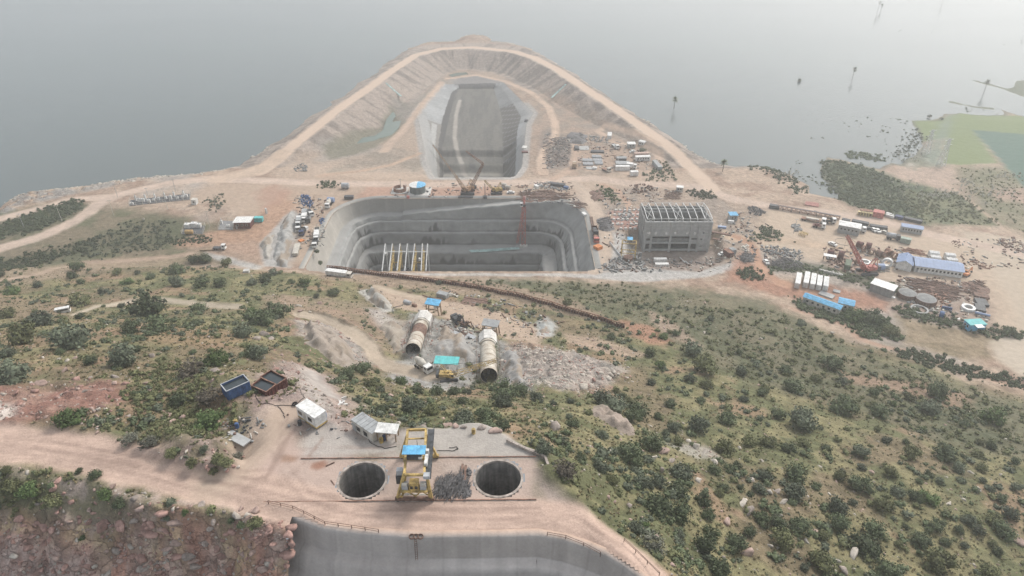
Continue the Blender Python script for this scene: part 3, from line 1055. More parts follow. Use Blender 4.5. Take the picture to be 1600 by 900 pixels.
road([(1150,370),(1172,380),(1180,395),(1190,420),(1215,440),(1255,452),(1290,462)],5,(0.46,0.26,0.165),1.2,0.8,164)
road([(1478,285),(1498,300),(1520,318),(1548,340),(1575,360)],2.6,(0.42,0.31,0.22),0.8,0.6,165)
road([(1240,483),(1290,496),(1320,508),(1345,530),(1380,542),(1420,550),(1480,572),(1540,590),(1640,614)],3.4,(0.42,0.27,0.19),1.2,0.9,166)
road([(-60,446),(0,438),(55,430),(95,418),(135,410),(200,407),(260,402),(300,396)],3.6,(0.42,0.30,0.215),1.2,0.9,167)
road([(120,490),(150,480),(200,472),(250,468),(270,470),(310,475),(370,480)],3.6,(0.46,0.38,0.28),1,0.8,168)
road([(470,492),(500,498),(535,512),(560,525),(580,545),(590,560),(610,574),(640,580),(680,588)],5.0,(0.46,0.37,0.275),1.0,0.8,169)
road([(590,448),(620,458),(660,465)],4,(0.46,0.36,0.26),1,0.8,170)
road([(-100,676),(0,691),(80,699),(160,713),(240,733),(320,752),(400,768),(470,790),(560,806),(650,814),(760,812),(835,810),(890,824),(940,852),(990,888),(1030,930)],8.0,(0.51,0.36,0.28),1.0,0.7,171,0.4)
road([(340,752),(380,720),(420,680),(445,650)],7,(0.46,0.345,0.26),2.2,1.5,172,0.2)
road([(520,620),(500,600),(485,580)],3,(0.41,0.36,0.32),1.2,1,173,0.4)

area([(215,705),(300,698),(345,690),(352,700),(372,730),(362,742),(325,744),(290,730),(245,718)],(.29, .215, .18),1,1.2,296, .95, .9, mott=((.17, .14, .09),2.5))
sl, wg = pmask([(215,705),(300,698),(345,690),(352,700),(372,730),(362,742),(325,744),(290,730),(245,718)],1.5,1,297)
roadm[sl] *= 1 - wg
Z[sl] = Z[sl] + wg * (.5 + 1.6 * fbm(XX[sl], YY[sl],2.2,298,3))

# wheel ruts and scraped lines on the bare yards
for k, pl in enumerate(([(0,687),(160,708),(320,745),(420,740),(445,690),(470,660)],[(0,696),(160,719),(320,760),(470,800),(650,824),(850,819),(950,864),(1010,910)],[(60,692),(240,727),(400,757),(560,797),(760,803),(900,815),(980,870)],
                        [(330,757),(400,775),(520,798),(700,806),(840,800)],[(430,700),(450,740),(480,775),(560,790),(690,790),(800,796)],[(470,708),(520,704),(580,706),(620,700)],[(445,655),(440,700),(420,745),(380,765)],[(500,690),(470,730),(430,760)])):
    w3 = g2(pl)
    for off in (-.85, .85):
        q3 = [(x + off * .3, y + off) for (x, y) in w3]
        sl, wg, d_ = lmask(None, .42, .3, .35,280 + k, q3)
        paint(sl, wg * vnoise(XX[sl], YY[sl],6,290 + k),(.27, .185, .145), None, .85)

# ------------------------------------------------------------------ terrain: relief, then the sheets
flat = np.clip(roadm + pwt + sstep(0,3, tsd),0,1)
rockw = np.zeros(Z.shape)
for pl, k in (([(-160,790),(0,790),(200,800),(330,800),(450,805),(458,860),(450,960),(-200,960)],1.0),
              ([(430,480),(560,500),(600,560),(560,590),(470,560)],0.6),([(-160,600),(200,590),(200,640),(0,680),(-160,680)],0.5),
              ([(-40,345),(0,335),(30,300),(180,280),(250,276),(110,305)],0.9),([(640,490),(780,515),(770,560),(620,560)],0.45),([(785,530),(870,545),(960,575),(980,592),(930,618),(850,620),(780,602)],0.72),([(395,560),(450,545),(500,600),(470,600)], .6)):
    sl, wg = pmask(pl, 3,2,140)
    rockw[sl] = np.maximum(rockw[sl], wg * k)
ridg = 1 - np.abs(2 * fbm(XX, YY * 0.6,6.5,180,4) - 1) * 2
relief = (fbm(XX, YY, 5,200,5) - 0.5) * 1.5 * np.clip(ZH / 8,0,1) + (fbm(XX, YY, 1.3,210,2) - 0.5) * 0.35
relief += rockw * (ridg * 1.7 + (fbm(XX, YY, 1.9,220,3) - 0.5) * 2.6)
relief += (fbm(XX, YY, 4,230,3) - 0.5) * 0.6 * sstep(32,20, dC) * (YY > 385)
low = np.clip((1 - flat),0,1) * sstep(-0.2,0.8, Z)
Z = Z + relief * low + (fbm(XX, YY, 2.5,240,3) - 0.5) * 0.12

# cut outs for the things with their own deep walls
pit_sd = np.minimum(np.minimum(XX - PIT_X0, PIT_X1 - XX), np.minimum(YY - PIT_Y0, PIT_Y1 - YY))
SH1 = P(566,750,79)
SH2 = P(778.5,747,79)
SHR = 3.55


def pit_outline(n):
    """rounded rectangle, counter-clockwise from the front right corner; returns points and outward normals"""
    r = 24.0
    x0, x1, y0, y1 = PIT_X0, PIT_X1, PIT_Y0, PIT_Y1
    pts = []
    nor = []
    rf = 4.0
    segs = [((x1, y0 + rf),(x1, y1 - r),(1,0)),((x1 - r, y1 - r), r, 0),((x1 - r, y1),(x0 + r, y1),(0,1)),((x0 + r, y1 - r), r, 90),
            ((x0, y1 - r),(x0, y0 + rf),(-1,0)),((x0 + rf, y0 + rf), rf, 180),((x0 + rf, y0),(x1 - rf, y0),(0,-1)),((x1 - rf, y0 + rf), rf, 270)]
    for s in segs:
        if isinstance(s[1], tuple):
            a, b, nn = np.array(s[0]), np.array(s[1]), s[2]
            L = np.hypot(*(b - a))
            m = max(1, int(L / n))
            for k in range(m):
                pts.append(a + (b - a) * k / m)
                nor.append(nn)
        else:
            c, rr, a0 = s
            m = max(2, int(rr * PI / 2 / n))
            for k in range(m):
                q = math.radians(a0 + 90 * k / m)
                pts.append(np.array(c) + rr * np.array((math.cos(q), math.sin(q))))
                nor.append((math.cos(q), math.sin(q)))
    return np.array(pts), np.array(nor)


PO, PN = pit_outline(0.8)
pit_in = poly_sd(XX, YY, [tuple(p) for p in PO[::6]])
WALLTOP = [P(u, v, 79)[:2] for (u, v) in [(452,806),(470,815),(500,826),(560,835),(650,841),(760,840),(840,838),(880,845),(915,856),(945,868),(972,884),(1000,905),(1030,935)]]
WT = []
for a, b in zip(WALLTOP[:-1], WALLTOP[1:]):
    for k in range(8):
        WT.append((a[0] + (b[0] - a[0]) * k / 8, a[1] + (b[1] - a[1]) * k / 8))
WT.append(WALLTOP[-1])
BASIN = [(x, y - 0.15) for (x, y) in WALLTOP[1:]] + [(WALLTOP[-1][0],30),(WALLTOP[0][0] + 1.2,30),(WALLTOP[0][0] + 1.2, WALLTOP[0][1] - .75)]
bsd = poly_sd(XX, YY, BASIN)
# near the basin and the pit the ground stops flush with the wall head
Z = np.where((pit_in > -14) & (YY < 350), np.where(YY > 266,4.0 + (Z - 4.0) * sstep(-3,-14, pit_in), Z), Z)
vx, vy = XX.ravel(), YY.ravel()
drop = (pit_in > 0.6) | (bsd > -0.5) | (np.hypot(XX - SH1[0], YY - SH1[1]) < SHR + 0.15) | (np.hypot(XX - SH2[0], YY - SH2[1]) < SHR + 0.15)
deepw = (Z < -1.6) & (isd < 0) & (tsd < 0)
uu, vv = proj(XX, YY, Z)
outv = ((YY < 300) & ((uu < -420) | (uu > 2020) | (vv > 1150)))
kill = drop | deepw | outv
gy, gx = np.gradient(Z, GY, GX)
NRM = np.stack([-gx, -gy, np.ones_like(gx)],-1)
NRM /= np.linalg.norm(NRM, axis=-1, keepdims=True)
nr, nc = Z.shape
idx = np.arange(nr * nc).reshape(nr, nc)
quads = np.stack([idx[:-1, :-1], idx[:-1,1:], idx[1:, 1:], idx[1:, :-1]],-1).reshape(-1,4)
kq = kill.ravel()[quads].any(1) if False else kill.ravel()[quads].all(1) | drop.ravel()[quads].any(1)
zone = np.zeros(Z.shape, int)                       # 0 plain
zone[hm > 0.5] = 1                                  # hillside
zone[(msd > 0)] = 5                                 # marsh and fields
zone[(dC < 30) & (YY > 385) & (SD > -5)] = 2        # embankment
zone[tsd > 0] = 3                                   # channel
zone[roadm > 0.5] = 4
zq = zone.ravel()[quads[:, 0]]
VALL = np.stack([XX.ravel(), YY.ravel(), Z.ravel()],-1)
lumC = C.mean(-1, keepdims=True)
C = (lumC + (C - lumC) * 0.88) * 0.93
C *= (1 - .16 * sstep(378,400, YY) * (msd < 0) * (1 - roadm) * (1 - .0 * hm))[..., None]
CALL = np.clip(C.reshape(-1,3),0.01,0.9)
AALL = AL.ravel()
RALL = np.clip(np.maximum((rockw - .35) * 1.7, clf) * (1 - flat),0,1).ravel()
NALL = NRM.reshape(-1,3)
for k, (nm, lb) in enumerate((('ground', 'sandy orange and grey working ground of the construction site'),
                              ('hillside', 'dry grassy rocky hillside in the foreground'),
                              ('embankment', 'pale earth ring embankment with a road on its crest'),
                              ('approach_channel', 'grey sloped channel cut inside the ring embankment'),
                              ('dirt_road', 'pale pink and sandy dirt roads and yards'),
                              ('field', 'green fields and marsh beside the flooded water'))):
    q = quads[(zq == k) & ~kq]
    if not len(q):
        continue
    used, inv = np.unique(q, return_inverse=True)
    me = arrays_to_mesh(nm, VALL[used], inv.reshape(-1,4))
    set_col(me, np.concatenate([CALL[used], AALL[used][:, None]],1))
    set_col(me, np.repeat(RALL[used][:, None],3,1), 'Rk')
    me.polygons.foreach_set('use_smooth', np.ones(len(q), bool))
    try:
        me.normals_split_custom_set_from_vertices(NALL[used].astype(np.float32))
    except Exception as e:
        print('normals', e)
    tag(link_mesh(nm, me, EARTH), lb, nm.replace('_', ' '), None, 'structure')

# water
wm = bpy.data.materials.new('lake_water')
wm.use_nodes = True
b = wm.node_tree.nodes['Principled BSDF']
b.inputs['Base Color'].default_value = (0.08,0.098,0.095,1)
b.inputs['Roughness'].default_value = 0.12
b.inputs['IOR'].default_value = 1.33
n_ = wm.node_tree.nodes
no = n_.new('ShaderNodeTexNoise')
no.inputs['Scale'].default_value = 0.8
no.inputs['Detail'].default_value = 4
ge = n_.new('ShaderNodeNewGeometry')
mp = n_.new('ShaderNodeMapping')
mp.inputs['Scale'].default_value = (0.35,1.0,1.0)
wm.node_tree.links.new(ge.outputs['Position'], mp.inputs['Vector'])
wm.node_tree.links.new(mp.outputs[0], no.inputs['Vector'])
bu = n_.new('ShaderNodeBump')
bu.inputs['Strength'].default_value = 0.2
bu.inputs['Distance'].default_value = 0.4
n3_ = n_.new('ShaderNodeTexNoise')                # wind streaks
n3_.inputs['Scale'].default_value = 0.012
n3_.inputs['Detail'].default_value = 5
r3_ = n_.new('ShaderNodeMapRange')
r3_.inputs['From Min'].default_value = .35
r3_.inputs['From Max'].default_value = .65
r3_.inputs['To Min'].default_value = .11
r3_.inputs['To Max'].default_value = .17
wm.node_tree.links.new(mp.outputs[0], n3_.inputs['Vector'])
wm.node_tree.links.new(n3_.outputs['Fac'], r3_.inputs['Value'])
wm.node_tree.links.new(r3_.outputs[0], b.inputs['Roughness'])
wm.node_tree.links.new(no.outputs['Fac'], bu.inputs['Height'])
wm.node_tree.links.new(bu.outputs[0], b.inputs['Normal'])
# open water is one sheet with the site (below water level in places) left out
mb = MB()
hole = [P(u, v, 0)[:2] for (u, v) in [(-300,372),(372,275),(405,256),(440,235),(475,210),(540,158),(612,103),(655,78),(740,68),(800,74),(862,100),(960,164),(1060,232),(1100,262),(1200,300),(1300,330)]]
hole = [(-2600, hole[0][1])] + hole + [(2600, hole[-1][1])]
V = [(x, y, 0) for (x, y) in hole] + [(x, 3000,0) for (x, y) in hole]
n0 = len(hole)
mb.add(V, [(i, i + 1, n0 + i + 1, n0 + i) for i in range(n0 - 1)])
tag(mb.build('water', wm), 'still grey hazy flood water around the embankment', 'water', None, 'structure')

# ------------------------------------------------------------------ haze
hz = MB()
hz.box(0,1300,55,5400,3500,222)
hm_ = bpy.data.materials.new('haze_air')
hm_.use_nodes = True
ht = hm_.node_tree
for n in list(ht.nodes):
    if n.type != 'OUTPUT_MATERIAL':
        ht.nodes.remove(n)
pv = ht.nodes.new('ShaderNodeVolumePrincipled')
pv.inputs['Color'].default_value = (0.975,0.985,0.983,1)
pv.inputs['Density'].default_value = 0.00052
pv.inputs['Anisotropy'].default_value = 0.6
ht.links.new(pv.outputs[0], ht.nodes['Material Output'].inputs['Volume'])
hz_o = hz.build('haze', hm_)
tag(hz_o, 'pale haze filling the air over the site and water', 'haze', None, 'stuff')

# ------------------------------------------------------------------ the big excavated pit
n = len(PO)
s_ = np.linspace(0,1, n, endpoint=False)
wl = np.maximum(-PN[:, 0],0) ** 2
wr = np.maximum(PN[:, 0],0) ** 2
wbk = np.maximum(PN[:, 1],0) ** 2
wf = np.maximum(-PN[:, 1],0) ** 2


def ofs(b, l, r, f):
    return (wbk * b + wl * l + wr * r + wf * f) / (wbk + wl + wr + wf)


px_, py_ = PO[:, 0], PO[:, 1]
# the ramp leaves the rim at the right end of the back wall, sinks along it and turns down the left side
along = np.where(wbk > 0.5, np.clip((30 - px_) / 100,0,1),0)
rampz = 4.0 - 8.2 * np.clip((12 - px_) / 84,0,1)
left = np.clip((338 - py_) / 70,0,1)
rampz = np.where(px_ < -60,-4.2 - 4.5 * left, rampz)
has = np.where((PN[:, 0] > 0.3) | (PN[:, 1] < -0.3),0.0,1.0)
has = np.convolve(np.concatenate([has[-8:], has, has[:8]]), np.ones(17) / 17, 'valid')[:n]
b1 = np.where(px_ < -60, np.minimum(-6.5, rampz - 0.6),-6.2)
OFS = [(ofs(-3.2,-2.5,-2.5,-3.0), np.full(n, 4.12)),(ofs(0,0,0,0), np.full(n, 4.10)),
       (has * ofs(1.0,3.6, .2, .2) + (1 - has) * .2, has * rampz + (1 - has) * 4.0),(has * ofs(5.4,7.6, .4, .4) + (1 - has) * .4, has * (rampz - .1) + (1 - has) * 3.9),
       (ofs(6.2,8.6,6.6,2.2), b1),(ofs(7.4,9.6,7.8,3.5), b1 - 0.05),(ofs(8.3,10.8,10.6,4), np.full(n, -12.5)),
       (ofs(9.6,11.8,12.4,5), np.full(n, -12.6)),(ofs(10.5,13.0,14.6,6), np.full(n, -19.4)),(ofs(18.5,14.5,22.0,8), np.full(n, -19.8)),
       (ofs(19.2,17.5,23.0,9), np.full(n, -27.0)),(ofs(20.0,18.0,24.0,9.5), np.full(n, -27.2)),(ofs(21.0,19.5,25.0,10), np.full(n, -41.0))]
rowsV = []
rowsC = []
SUBS = [1,12,4,10,2,9,2,9,4,9,2,10]
rockcol = np.array((0.265,0.265,0.255))
for k in range(len(OFS) - 1):
    (o0, z0),(o1, z1) = OFS[k], OFS[k + 1]
    for j in range(SUBS[k] + (k == len(OFS) - 2)):
        f = j / SUBS[k]
        o = o0 + (o1 - o0) * f
        z = z0 + (z1 - z0) * f
        steep = np.abs(z1 - z0) > 3
        if k > 0:
            o = o + (vnoise(s_ * 420, z * 1.0 + k * 3,3.0,301) - 0.5) * 0.7 * (1 if 0 < f < 1 else 0.5) * (k > 1)
        x = px_ - PN[:, 0] * o
        y = py_ - PN[:, 1] * o
        rowsV.append(np.stack([x, y, z + (vnoise(s_ * 420, z, 4.0,302) - 0.5) * 0.35 * (k > 1)],-1))
        c = np.tile(rockcol, (n, 1)) * (0.72 + 0.56 * fbm(s_ * 420, z * 2.5 + 40,8,303,4))[:, None]
        if k in (2,4,6,8,10):
            c = np.tile(np.array((0.31,0.305,0.292)),(n, 1)) * (0.9 + 0.2 * vnoise(s_ * 420, z, 3,304))[:, None]
        if k == 1:      # paler, brown tinted top face
            tin = np.tile(np.array((0.255,0.245,0.225)),(n, 1)) * (0.88 + 0.24 * fbm(s_ * 420, z * 1.4,8,305,3))[:, None]
            wle = wl[:, None] * 1.0
            c = tin * (1 - wle) + np.array((0.37,0.345,0.305)) * (0.85 + 0.3 * fbm(s_ * 420, z, 5,306,3))[:, None] * wle
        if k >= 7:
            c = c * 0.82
        # wet dark seepage running down the faces, widest at the corners of the benches
        if k in (5,7,9,3):
            act = np.clip((fbm(s_ * 420,0 * z, 22,310 + k, 2) - 0.52) * 6,0,1)
            act = np.maximum(act, np.clip(np.minimum(wbk, np.maximum(wl, wr)) * 3.5,0,1))
            hgt = vnoise(s_ * 420,0 * z + k * 7,1.3,320) * act
            wet = np.clip((hgt - (1 - f) * 0.95) * 5 + 0.2,0,1) * act
            if k == 3:
                wet = wet * 0
            c = c * (1 - wet[:, None]) + np.array((0.085,0.085,0.082)) * wet[:, None]
        if k in (3,5,7,9) and f > .86:      # darker rows along the foot of each face
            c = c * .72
        # white lime runs and construction joints
        j_ = (np.abs(((s_ * 420) % 11.0) - 5.5) < 0.45) & (k in (1,5))
        c = np.where(j_[:, None], c * 1.13, c)
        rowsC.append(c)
RV = np.array(rowsV)
RC = np.array(rowsC)
m_ = len(RV)
V = RV.reshape(-1,3)
ii = np.arange(m_ * n).reshape(m_, n)
q = np.stack([ii[:-1], np.roll(ii[:-1],-1,1), np.roll(ii[1:],-1,1), ii[1:]],-1).reshape(-1,4)
cen = len(V)
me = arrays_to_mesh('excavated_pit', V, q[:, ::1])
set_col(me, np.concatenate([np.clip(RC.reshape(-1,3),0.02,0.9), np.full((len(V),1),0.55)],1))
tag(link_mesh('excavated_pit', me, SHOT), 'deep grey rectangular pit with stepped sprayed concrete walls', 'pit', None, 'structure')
mb = MB()
mb.box((PIT_X0 + PIT_X1) / 2,(PIT_Y0 + PIT_Y1) / 2,-41.3, PIT_X1 - PIT_X0 - 30, PIT_Y1 - PIT_Y0 - 20,0.5)
tag(mb.build('pit_floor', concrete_raw), 'dark concrete floor at the bottom of the pit', 'floor', None, 'structure')

# ------------------------------------------------------------------ curved basin wall in front
wt = np.array([(a[0] + (b_[0] - a[0]) * f, a[1] + (b_[1] - a[1]) * f) for a, b_ in zip(WT[:-1], WT[1:]) for f in (0, .25, .5, .75)] + [WT[-1]])
tn = np.gradient(wt, axis=0)
tn /= np.linalg.norm(tn, axis=1, keepdims=True)
out_ = np.stack([tn[:, 1],-tn[:, 0]],-1)          # towards the basin (south)
prof = [(-1.5,78.6),(-1.25,79.1),(-0.05,79.07),(0.12,78.4),(0.45,76.4),(0.6,75.4),(0.75,75.25),(1.7,75.0),(2.0,74.9),(2.3,74.0),(2.9,72.0),(3.2,71.6),(5.0,71.4),(6,66.0),(14,65.5)]
rowsV = []
rowsC = []
arc = np.concatenate([[0], np.cumsum(np.linalg.norm(np.diff(wt, axis=0), axis=1))])
for k, (o, z) in enumerate(prof):
    wobz = (fbm(arc, arc * 0 + k, 4,330 + k, 3) - 0.5) * (0.5 if k in (6,7,8,11,12) else 0.12)
    p = wt + out_ * (o + wobz[:, None] * 0.6)
    rowsV.append(np.concatenate([p, (z + wobz * 0.7 * (k > 2))[:, None]],1))
    base = np.array((0.43,0.31,0.24)) if k < 2 else np.array((0.345,0.31,0.282)) if k < 6 else (np.array((0.46,0.42,0.39)) if k < 9 or k > 11 else np.array((0.33,0.305,0.285)))
    lft = np.clip((-9 - wt[:, 0]) / 6,0,1)[:, None]
    base = base[None] * (1 - lft * (k > 1)) + np.array((0.37,0.335,0.31)) * lft * (k > 1)
    st = (vnoise(arc, arc * 0 + 5,0.8,340) - 0.5) * 0.18 + 1 + (fbm(arc, arc * 0 + k * .6,2.2,341,3) - .5) * .22 - .1 * (np.abs(arc % 5.2 - 2.6) < .14)
    rowsC.append(base * st[:, None])
RV = np.array(rowsV)
m_, n2_ = RV.shape[:2]
ii = np.arange(m_ * n2_).reshape(m_, n2_)
q = np.stack([ii[:-1, :-1], ii[1:, :-1], ii[1:, 1:], ii[:-1,1:]],-1).reshape(-1,4)
me = arrays_to_mesh('basin_wall', RV.reshape(-1,3), q)
set_col(me, np.concatenate([np.array(rowsC).reshape(-1,3), np.full((m_ * n2_, 1),0.5)],1))
tag(link_mesh('basin_wall', me, SHOT), 'curved grey concrete faced cut below the near dirt road', 'wall', None, 'structure')

# ------------------------------------------------------------------ the two shafts
shaft_in = mat('shaft_lining', (0.27,0.255,0.235),0.9,0.3,0.5,0.04, streak=0.45)
collar_m = mat('shaft_collar', (0.37,0.32,0.28),0.9,0.35,0.8,0.03)
for (c, lb) in ((SH1, 'wide round concrete shaft mouth left of the yellow gantry crane'),(SH2, 'wide round concrete shaft mouth right of the dark rebar heap')):
    t = T('shaft', lb, 'shaft', c, 0, None)
    N = 64
    V = []
    Fs = []
    zs = [0.05,0,-1,-3,-6,-10,-16,-24,-34]
    for z in zs:
        for i in range(N):
            q = 2 * PI * i / N
            V.append((SHR * math.cos(q), SHR * math.sin(q), z))
    for k in range(len(zs) - 1):
        for i in range(N):
            j = (i + 1) % N
            Fs.append((k * N + i, (k + 1) * N + i, (k + 1) * N + j, k * N + j))
    Fs.append(tuple(range((len(zs) - 1) * N, len(zs) * N)))
    mb = MB()
    mb.add(V, Fs)
    mb.build('lining', shaft_in, t, True)
    mb = MB()
    mb.ring((0,0,-0.3), SHR + 0.36, SHR - 0.02,0.38,64)
    mb.build('collar', collar_m, t)
    # lining joints, cast in lifts
    mb = MB()
    for z in np.arange(-1.4,-14,-1.5):
        mb.ring((0,0, z), SHR + 0.01, SHR - 0.035,0.09,48)
    mb.build('lift_joint', shaft_in, t)

# ------------------------------------------------------------------ builders for the things on the site
def seg(u1, v1, u2, v2, h=0.0):
    """ground centre, length and heading of something whose long axis, h above the ground, is seen from (u1,v1) to (u2,v2)"""
    zg = G((u1 + u2) / 2,(v1 + v2) / 2)[2]
    a = P(u1, v1, zg + h)
    b_ = P(u2, v2, zg + h)
    c = ((a[0] + b_[0]) / 2,(a[1] + b_[1]) / 2)
    zc = gz(*c)
    if not (PIT_X0 < c[0] < PIT_X1 and PIT_Y0 < c[1] < PIT_Y1) and abs(zc - zg) > 0.4 and h < 8:
        zg = zc
        a = P(u1, v1, zg + h)
        b_ = P(u2, v2, zg + h)
        c = ((a[0] + b_[0]) / 2,(a[1] + b_[1]) / 2)
    return (c[0], c[1], zg), math.hypot(b_[0] - a[0], b_[1] - a[1]), math.atan2(b_[1] - a[1], b_[0] - a[0])


def cabin(name, label, cat, e, W, h, body=white, roof=None, group=None, pitch=0.0, win=3, over=0.15, ribs=0, door=True, lift=0.25, sides=(-1,1)):
    c, L, rz = seg(*e, h)
    t = T(name, label, cat, c, rz, group)
    mb = MB()
    mb.box(0,0, lift + (h - lift) / 2, L - 2 * over, W - 2 * over, h - lift)
    if pitch > 0:
        a, w2 = L / 2 - over, W / 2 - over
        mb.add([(-a, -w2, h),(-a, w2, h),(-a, 0, h + pitch * 0.9),(a, -w2, h),(a, w2, h),(a, 0, h + pitch * 0.9)],[(0,2,1),(3,4,5)])
    mb.build('wall', body, t)
    mb = MB()
    if pitch > 0:
        a, w2 = L / 2, W / 2
        th = 0.07
        for s in (-1,1):
            mb.add([(-a, s * w2, h),(a, s * w2, h),(a, 0, h + pitch),(-a, 0, h + pitch),(-a, s * w2, h + th),(a, s * w2, h + th),(a, 0, h + pitch + th),(-a, 0, h + pitch + th)],
                   [(0,1,2,3),(7,6,5,4),(0,4,5,1),(0,3,7,4),(1,5,6,2)])
    else:
        mb.box(0,0, h + 0.05, L, W, 0.1)
    if ribs:
        for k in range(ribs):
            x = -L / 2 + L * (k + 0.5) / ribs
            if pitch > 0:
                for s in (-1,1):
                    mb.bar((x, s * W / 2, h + 0.09),(x, 0, h + pitch + 0.09),0.12)
            else:
                mb.box(x, 0, h + 0.13,0.12, W, 0.08)
    mb.build('roof', roof or body, t)
    if lift > 0.1:
        mb = MB()
        for sx in (-1,1):
            for sy in (-1,1):
                mb.box(sx * (L / 2 - 0.7), sy * (W / 2 - 0.4), lift / 2 - 0.3,0.4,0.4, lift + 0.6)
        mb.build('footing', concrete, t)
    wsz = min(0.9, L / (win + 1) * 0.5) if win else 0
    for s in sides:
        for k in range(win):
            x = -L / 2 + L * (k + 1) / (win + 1)
            fr = MB().box(x, s * (W / 2 - over + 0.02), lift + (h - lift) * 0.58, wsz + 0.2,0.07,1.1).build('window', offwhite, t)
            MB().box(x, s * (W / 2 - over + 0.05), lift + (h - lift) * 0.58, wsz, 0.06,0.9).build('pane', glass_d, fr)
    if door:
        MB().box(-L / 2 + over + min(1.0, L * 0.12),-(W / 2 - over + 0.025), lift + 1.0,0.85,0.07,1.95).build('door', grey_sheet, t)
    return t


def container(name, label, cat, e, W, h, body, group=None, roofm=None, ribs=10):
    c, L, rz = seg(*e, h)
    t = T(name, label, cat, c, rz, group)
    mb = MB()
    mb.box(0,0, h / 2 + 0.12, L, W, h - 0.2)
    for k in range(ribs):
        x = -L / 2 + L * (k + 0.5) / ribs
        for s in (-1,1):
            mb.box(x, s * (W / 2 + 0.03), h / 2 + 0.12, L / ribs * 0.5,0.07, h - 0.5)
    mb.build('body', body, t)
    mb = MB()
    mb.box(0,0, h + 0.06, L + 0.04, W + 0.04,0.09)
    for k in range(ribs):
        mb.box(-L / 2 + L * (k + 0.5) / ribs, 0, h + 0.12, L / ribs * 0.45, W - 0.3,0.05)
    mb.build('roof', roofm or body, t)
    for s in (-1,1):
        d_ = MB().box(L / 2 + 0.04, s * W / 4, h / 2 + 0.12,0.08, W / 2 - 0.1, h - 0.4).build('door', body, t)
        MB().box(L / 2 + 0.1, s * W / 8, h / 2 + 0.1,0.05,0.06, h - 0.5).build('handle', steel_gal, d_)
    return t


_wheel = None


def wheel_mesh():
    global _wheel
    if _wheel is None:
        mb = MB()
        mb.cyl((0,-0.14,0),(0,0.14,0),0.5,14)
        o = mb.build('wheel', [rubber])
        _wheel = o.data
        bpy.data.objects.remove(o)
    return _wheel


def wheels(t, xs, w, r=0.5):
    for x in xs:
        for s in (-1,1):
            o = bpy.data.objects.new('wheel', wheel_mesh())
            o.location = (x, s * w, r)
            o.scale = (2 * r, 1,2 * r)
            COL.objects.link(o)
            o.parent = t


def truck(name, label, cat, e, cabm=white, bedm=grey_sheet, kind='box', W=2.5, h=3.2, group=None, minL=6.0, load=None):
    c, L, rz = seg(*e, 0.6)
    L = max(L, minL)
    t = T(name, label, cat, c, rz, group)
    cl = min(2.2, L * 0.3)
    mb = MB()
    mb.box(L / 2 - cl / 2,0,1.75, cl, W - 0.1,2.1, top=0.93)
    mb.box(L / 2 - 0.2,0,0.85,0.6, W, 0.5)
    cb = mb.build('cab', cabm, t)
    MB().box(L / 2 - 0.02,0,2.1,0.12, W - 0.5,0.8, ry=-0.08).build('windscreen', glass_d, cb)
    for s in (-1,1):
        MB().box(L / 2 - cl * 0.45, s * (W / 2 - 0.06),2.1, cl * 0.5,0.06,0.65).build('window', glass_d, cb)
    mb = MB()
    mb.box(0,0,0.75, L - 0.3,0.9,0.3)
    mb.build('chassis', dark_grey, t)
    bl = L - cl - 0.25
    bx = -L / 2 + bl / 2
    mb = MB()
    if kind == 'box':
        mb.box(bx, 0,1.0 + (h - 1.0) / 2, bl, W, h - 1.0)
        for k in range(6):
            for s in (-1,1):
                mb.box(bx - bl / 2 + bl * (k + .5) / 6, s * (W / 2 + 0.03),1 + (h - 1) / 2,0.12,0.06, h - 1.1)
        mb.build('box', bedm, t)
    elif kind == 'tipper':
        mb.box(bx, 0,1.1, bl, W, 0.14)
        for s in (-1,1):
            mb.box(bx, s * (W / 2 - 0.05),1.7, bl, 0.1,1.2)
        mb.box(bx + bl / 2 - 0.05,0,1.9,0.1, W, 1.6)
        mb.box(bx - bl / 2 + 0.05,0,1.7,0.1, W, 1.2)
        mb.build('tipper_body', bedm, t)
        mb = MB()
        mb.box(bx, 0,1.55, bl - 0.3, W - 0.3,0.7, top=0.6)
        mb.build('load', load or timber, t)
    elif kind == 'tank':
        mb.cyl((bx - bl / 2,0,1.1 + W / 2 * 0.85),(bx + bl / 2,0,1.1 + W / 2 * 0.85), W / 2 * 0.85,14)
        mb.build('tank', bedm, t, True)
    elif kind == 'mixer':
        mb.cyl((bx - bl / 2,0,2.6),(bx - 0.2,0,2.3),0.7,12,1.25)
        mb.cyl((bx - 0.2,0,2.3),(bx + bl / 2,0,2.0),1.25,12,0.8)
        mb.build('drum', bedm, t, True)
    else:
        mb.box(bx, 0,1.08, bl, W, 0.2)
        mb.build('flatbed', bedm, t)
        if load is not None:
            mb = MB()
            for k in range(5):
                mb.box(bx + random.uniform(-.2, .2) * bl, random.uniform(-.5, .5),1.4 + random.uniform(0, .3), bl * random.uniform(.2, .5), random.uniform(.6,1.4), random.uniform(.3, .8))
            mb.build('load', load, t)
    wheels(t, [L / 2 - cl * 0.6,-L / 2 + 0.8,-L / 2 + 2.0] if L < 9 else [L / 2 - cl * 0.6, L / 2 - cl - 1.2,-L / 2 + 0.8,-L / 2 + 2.0], W / 2 - 0.2)
    return t


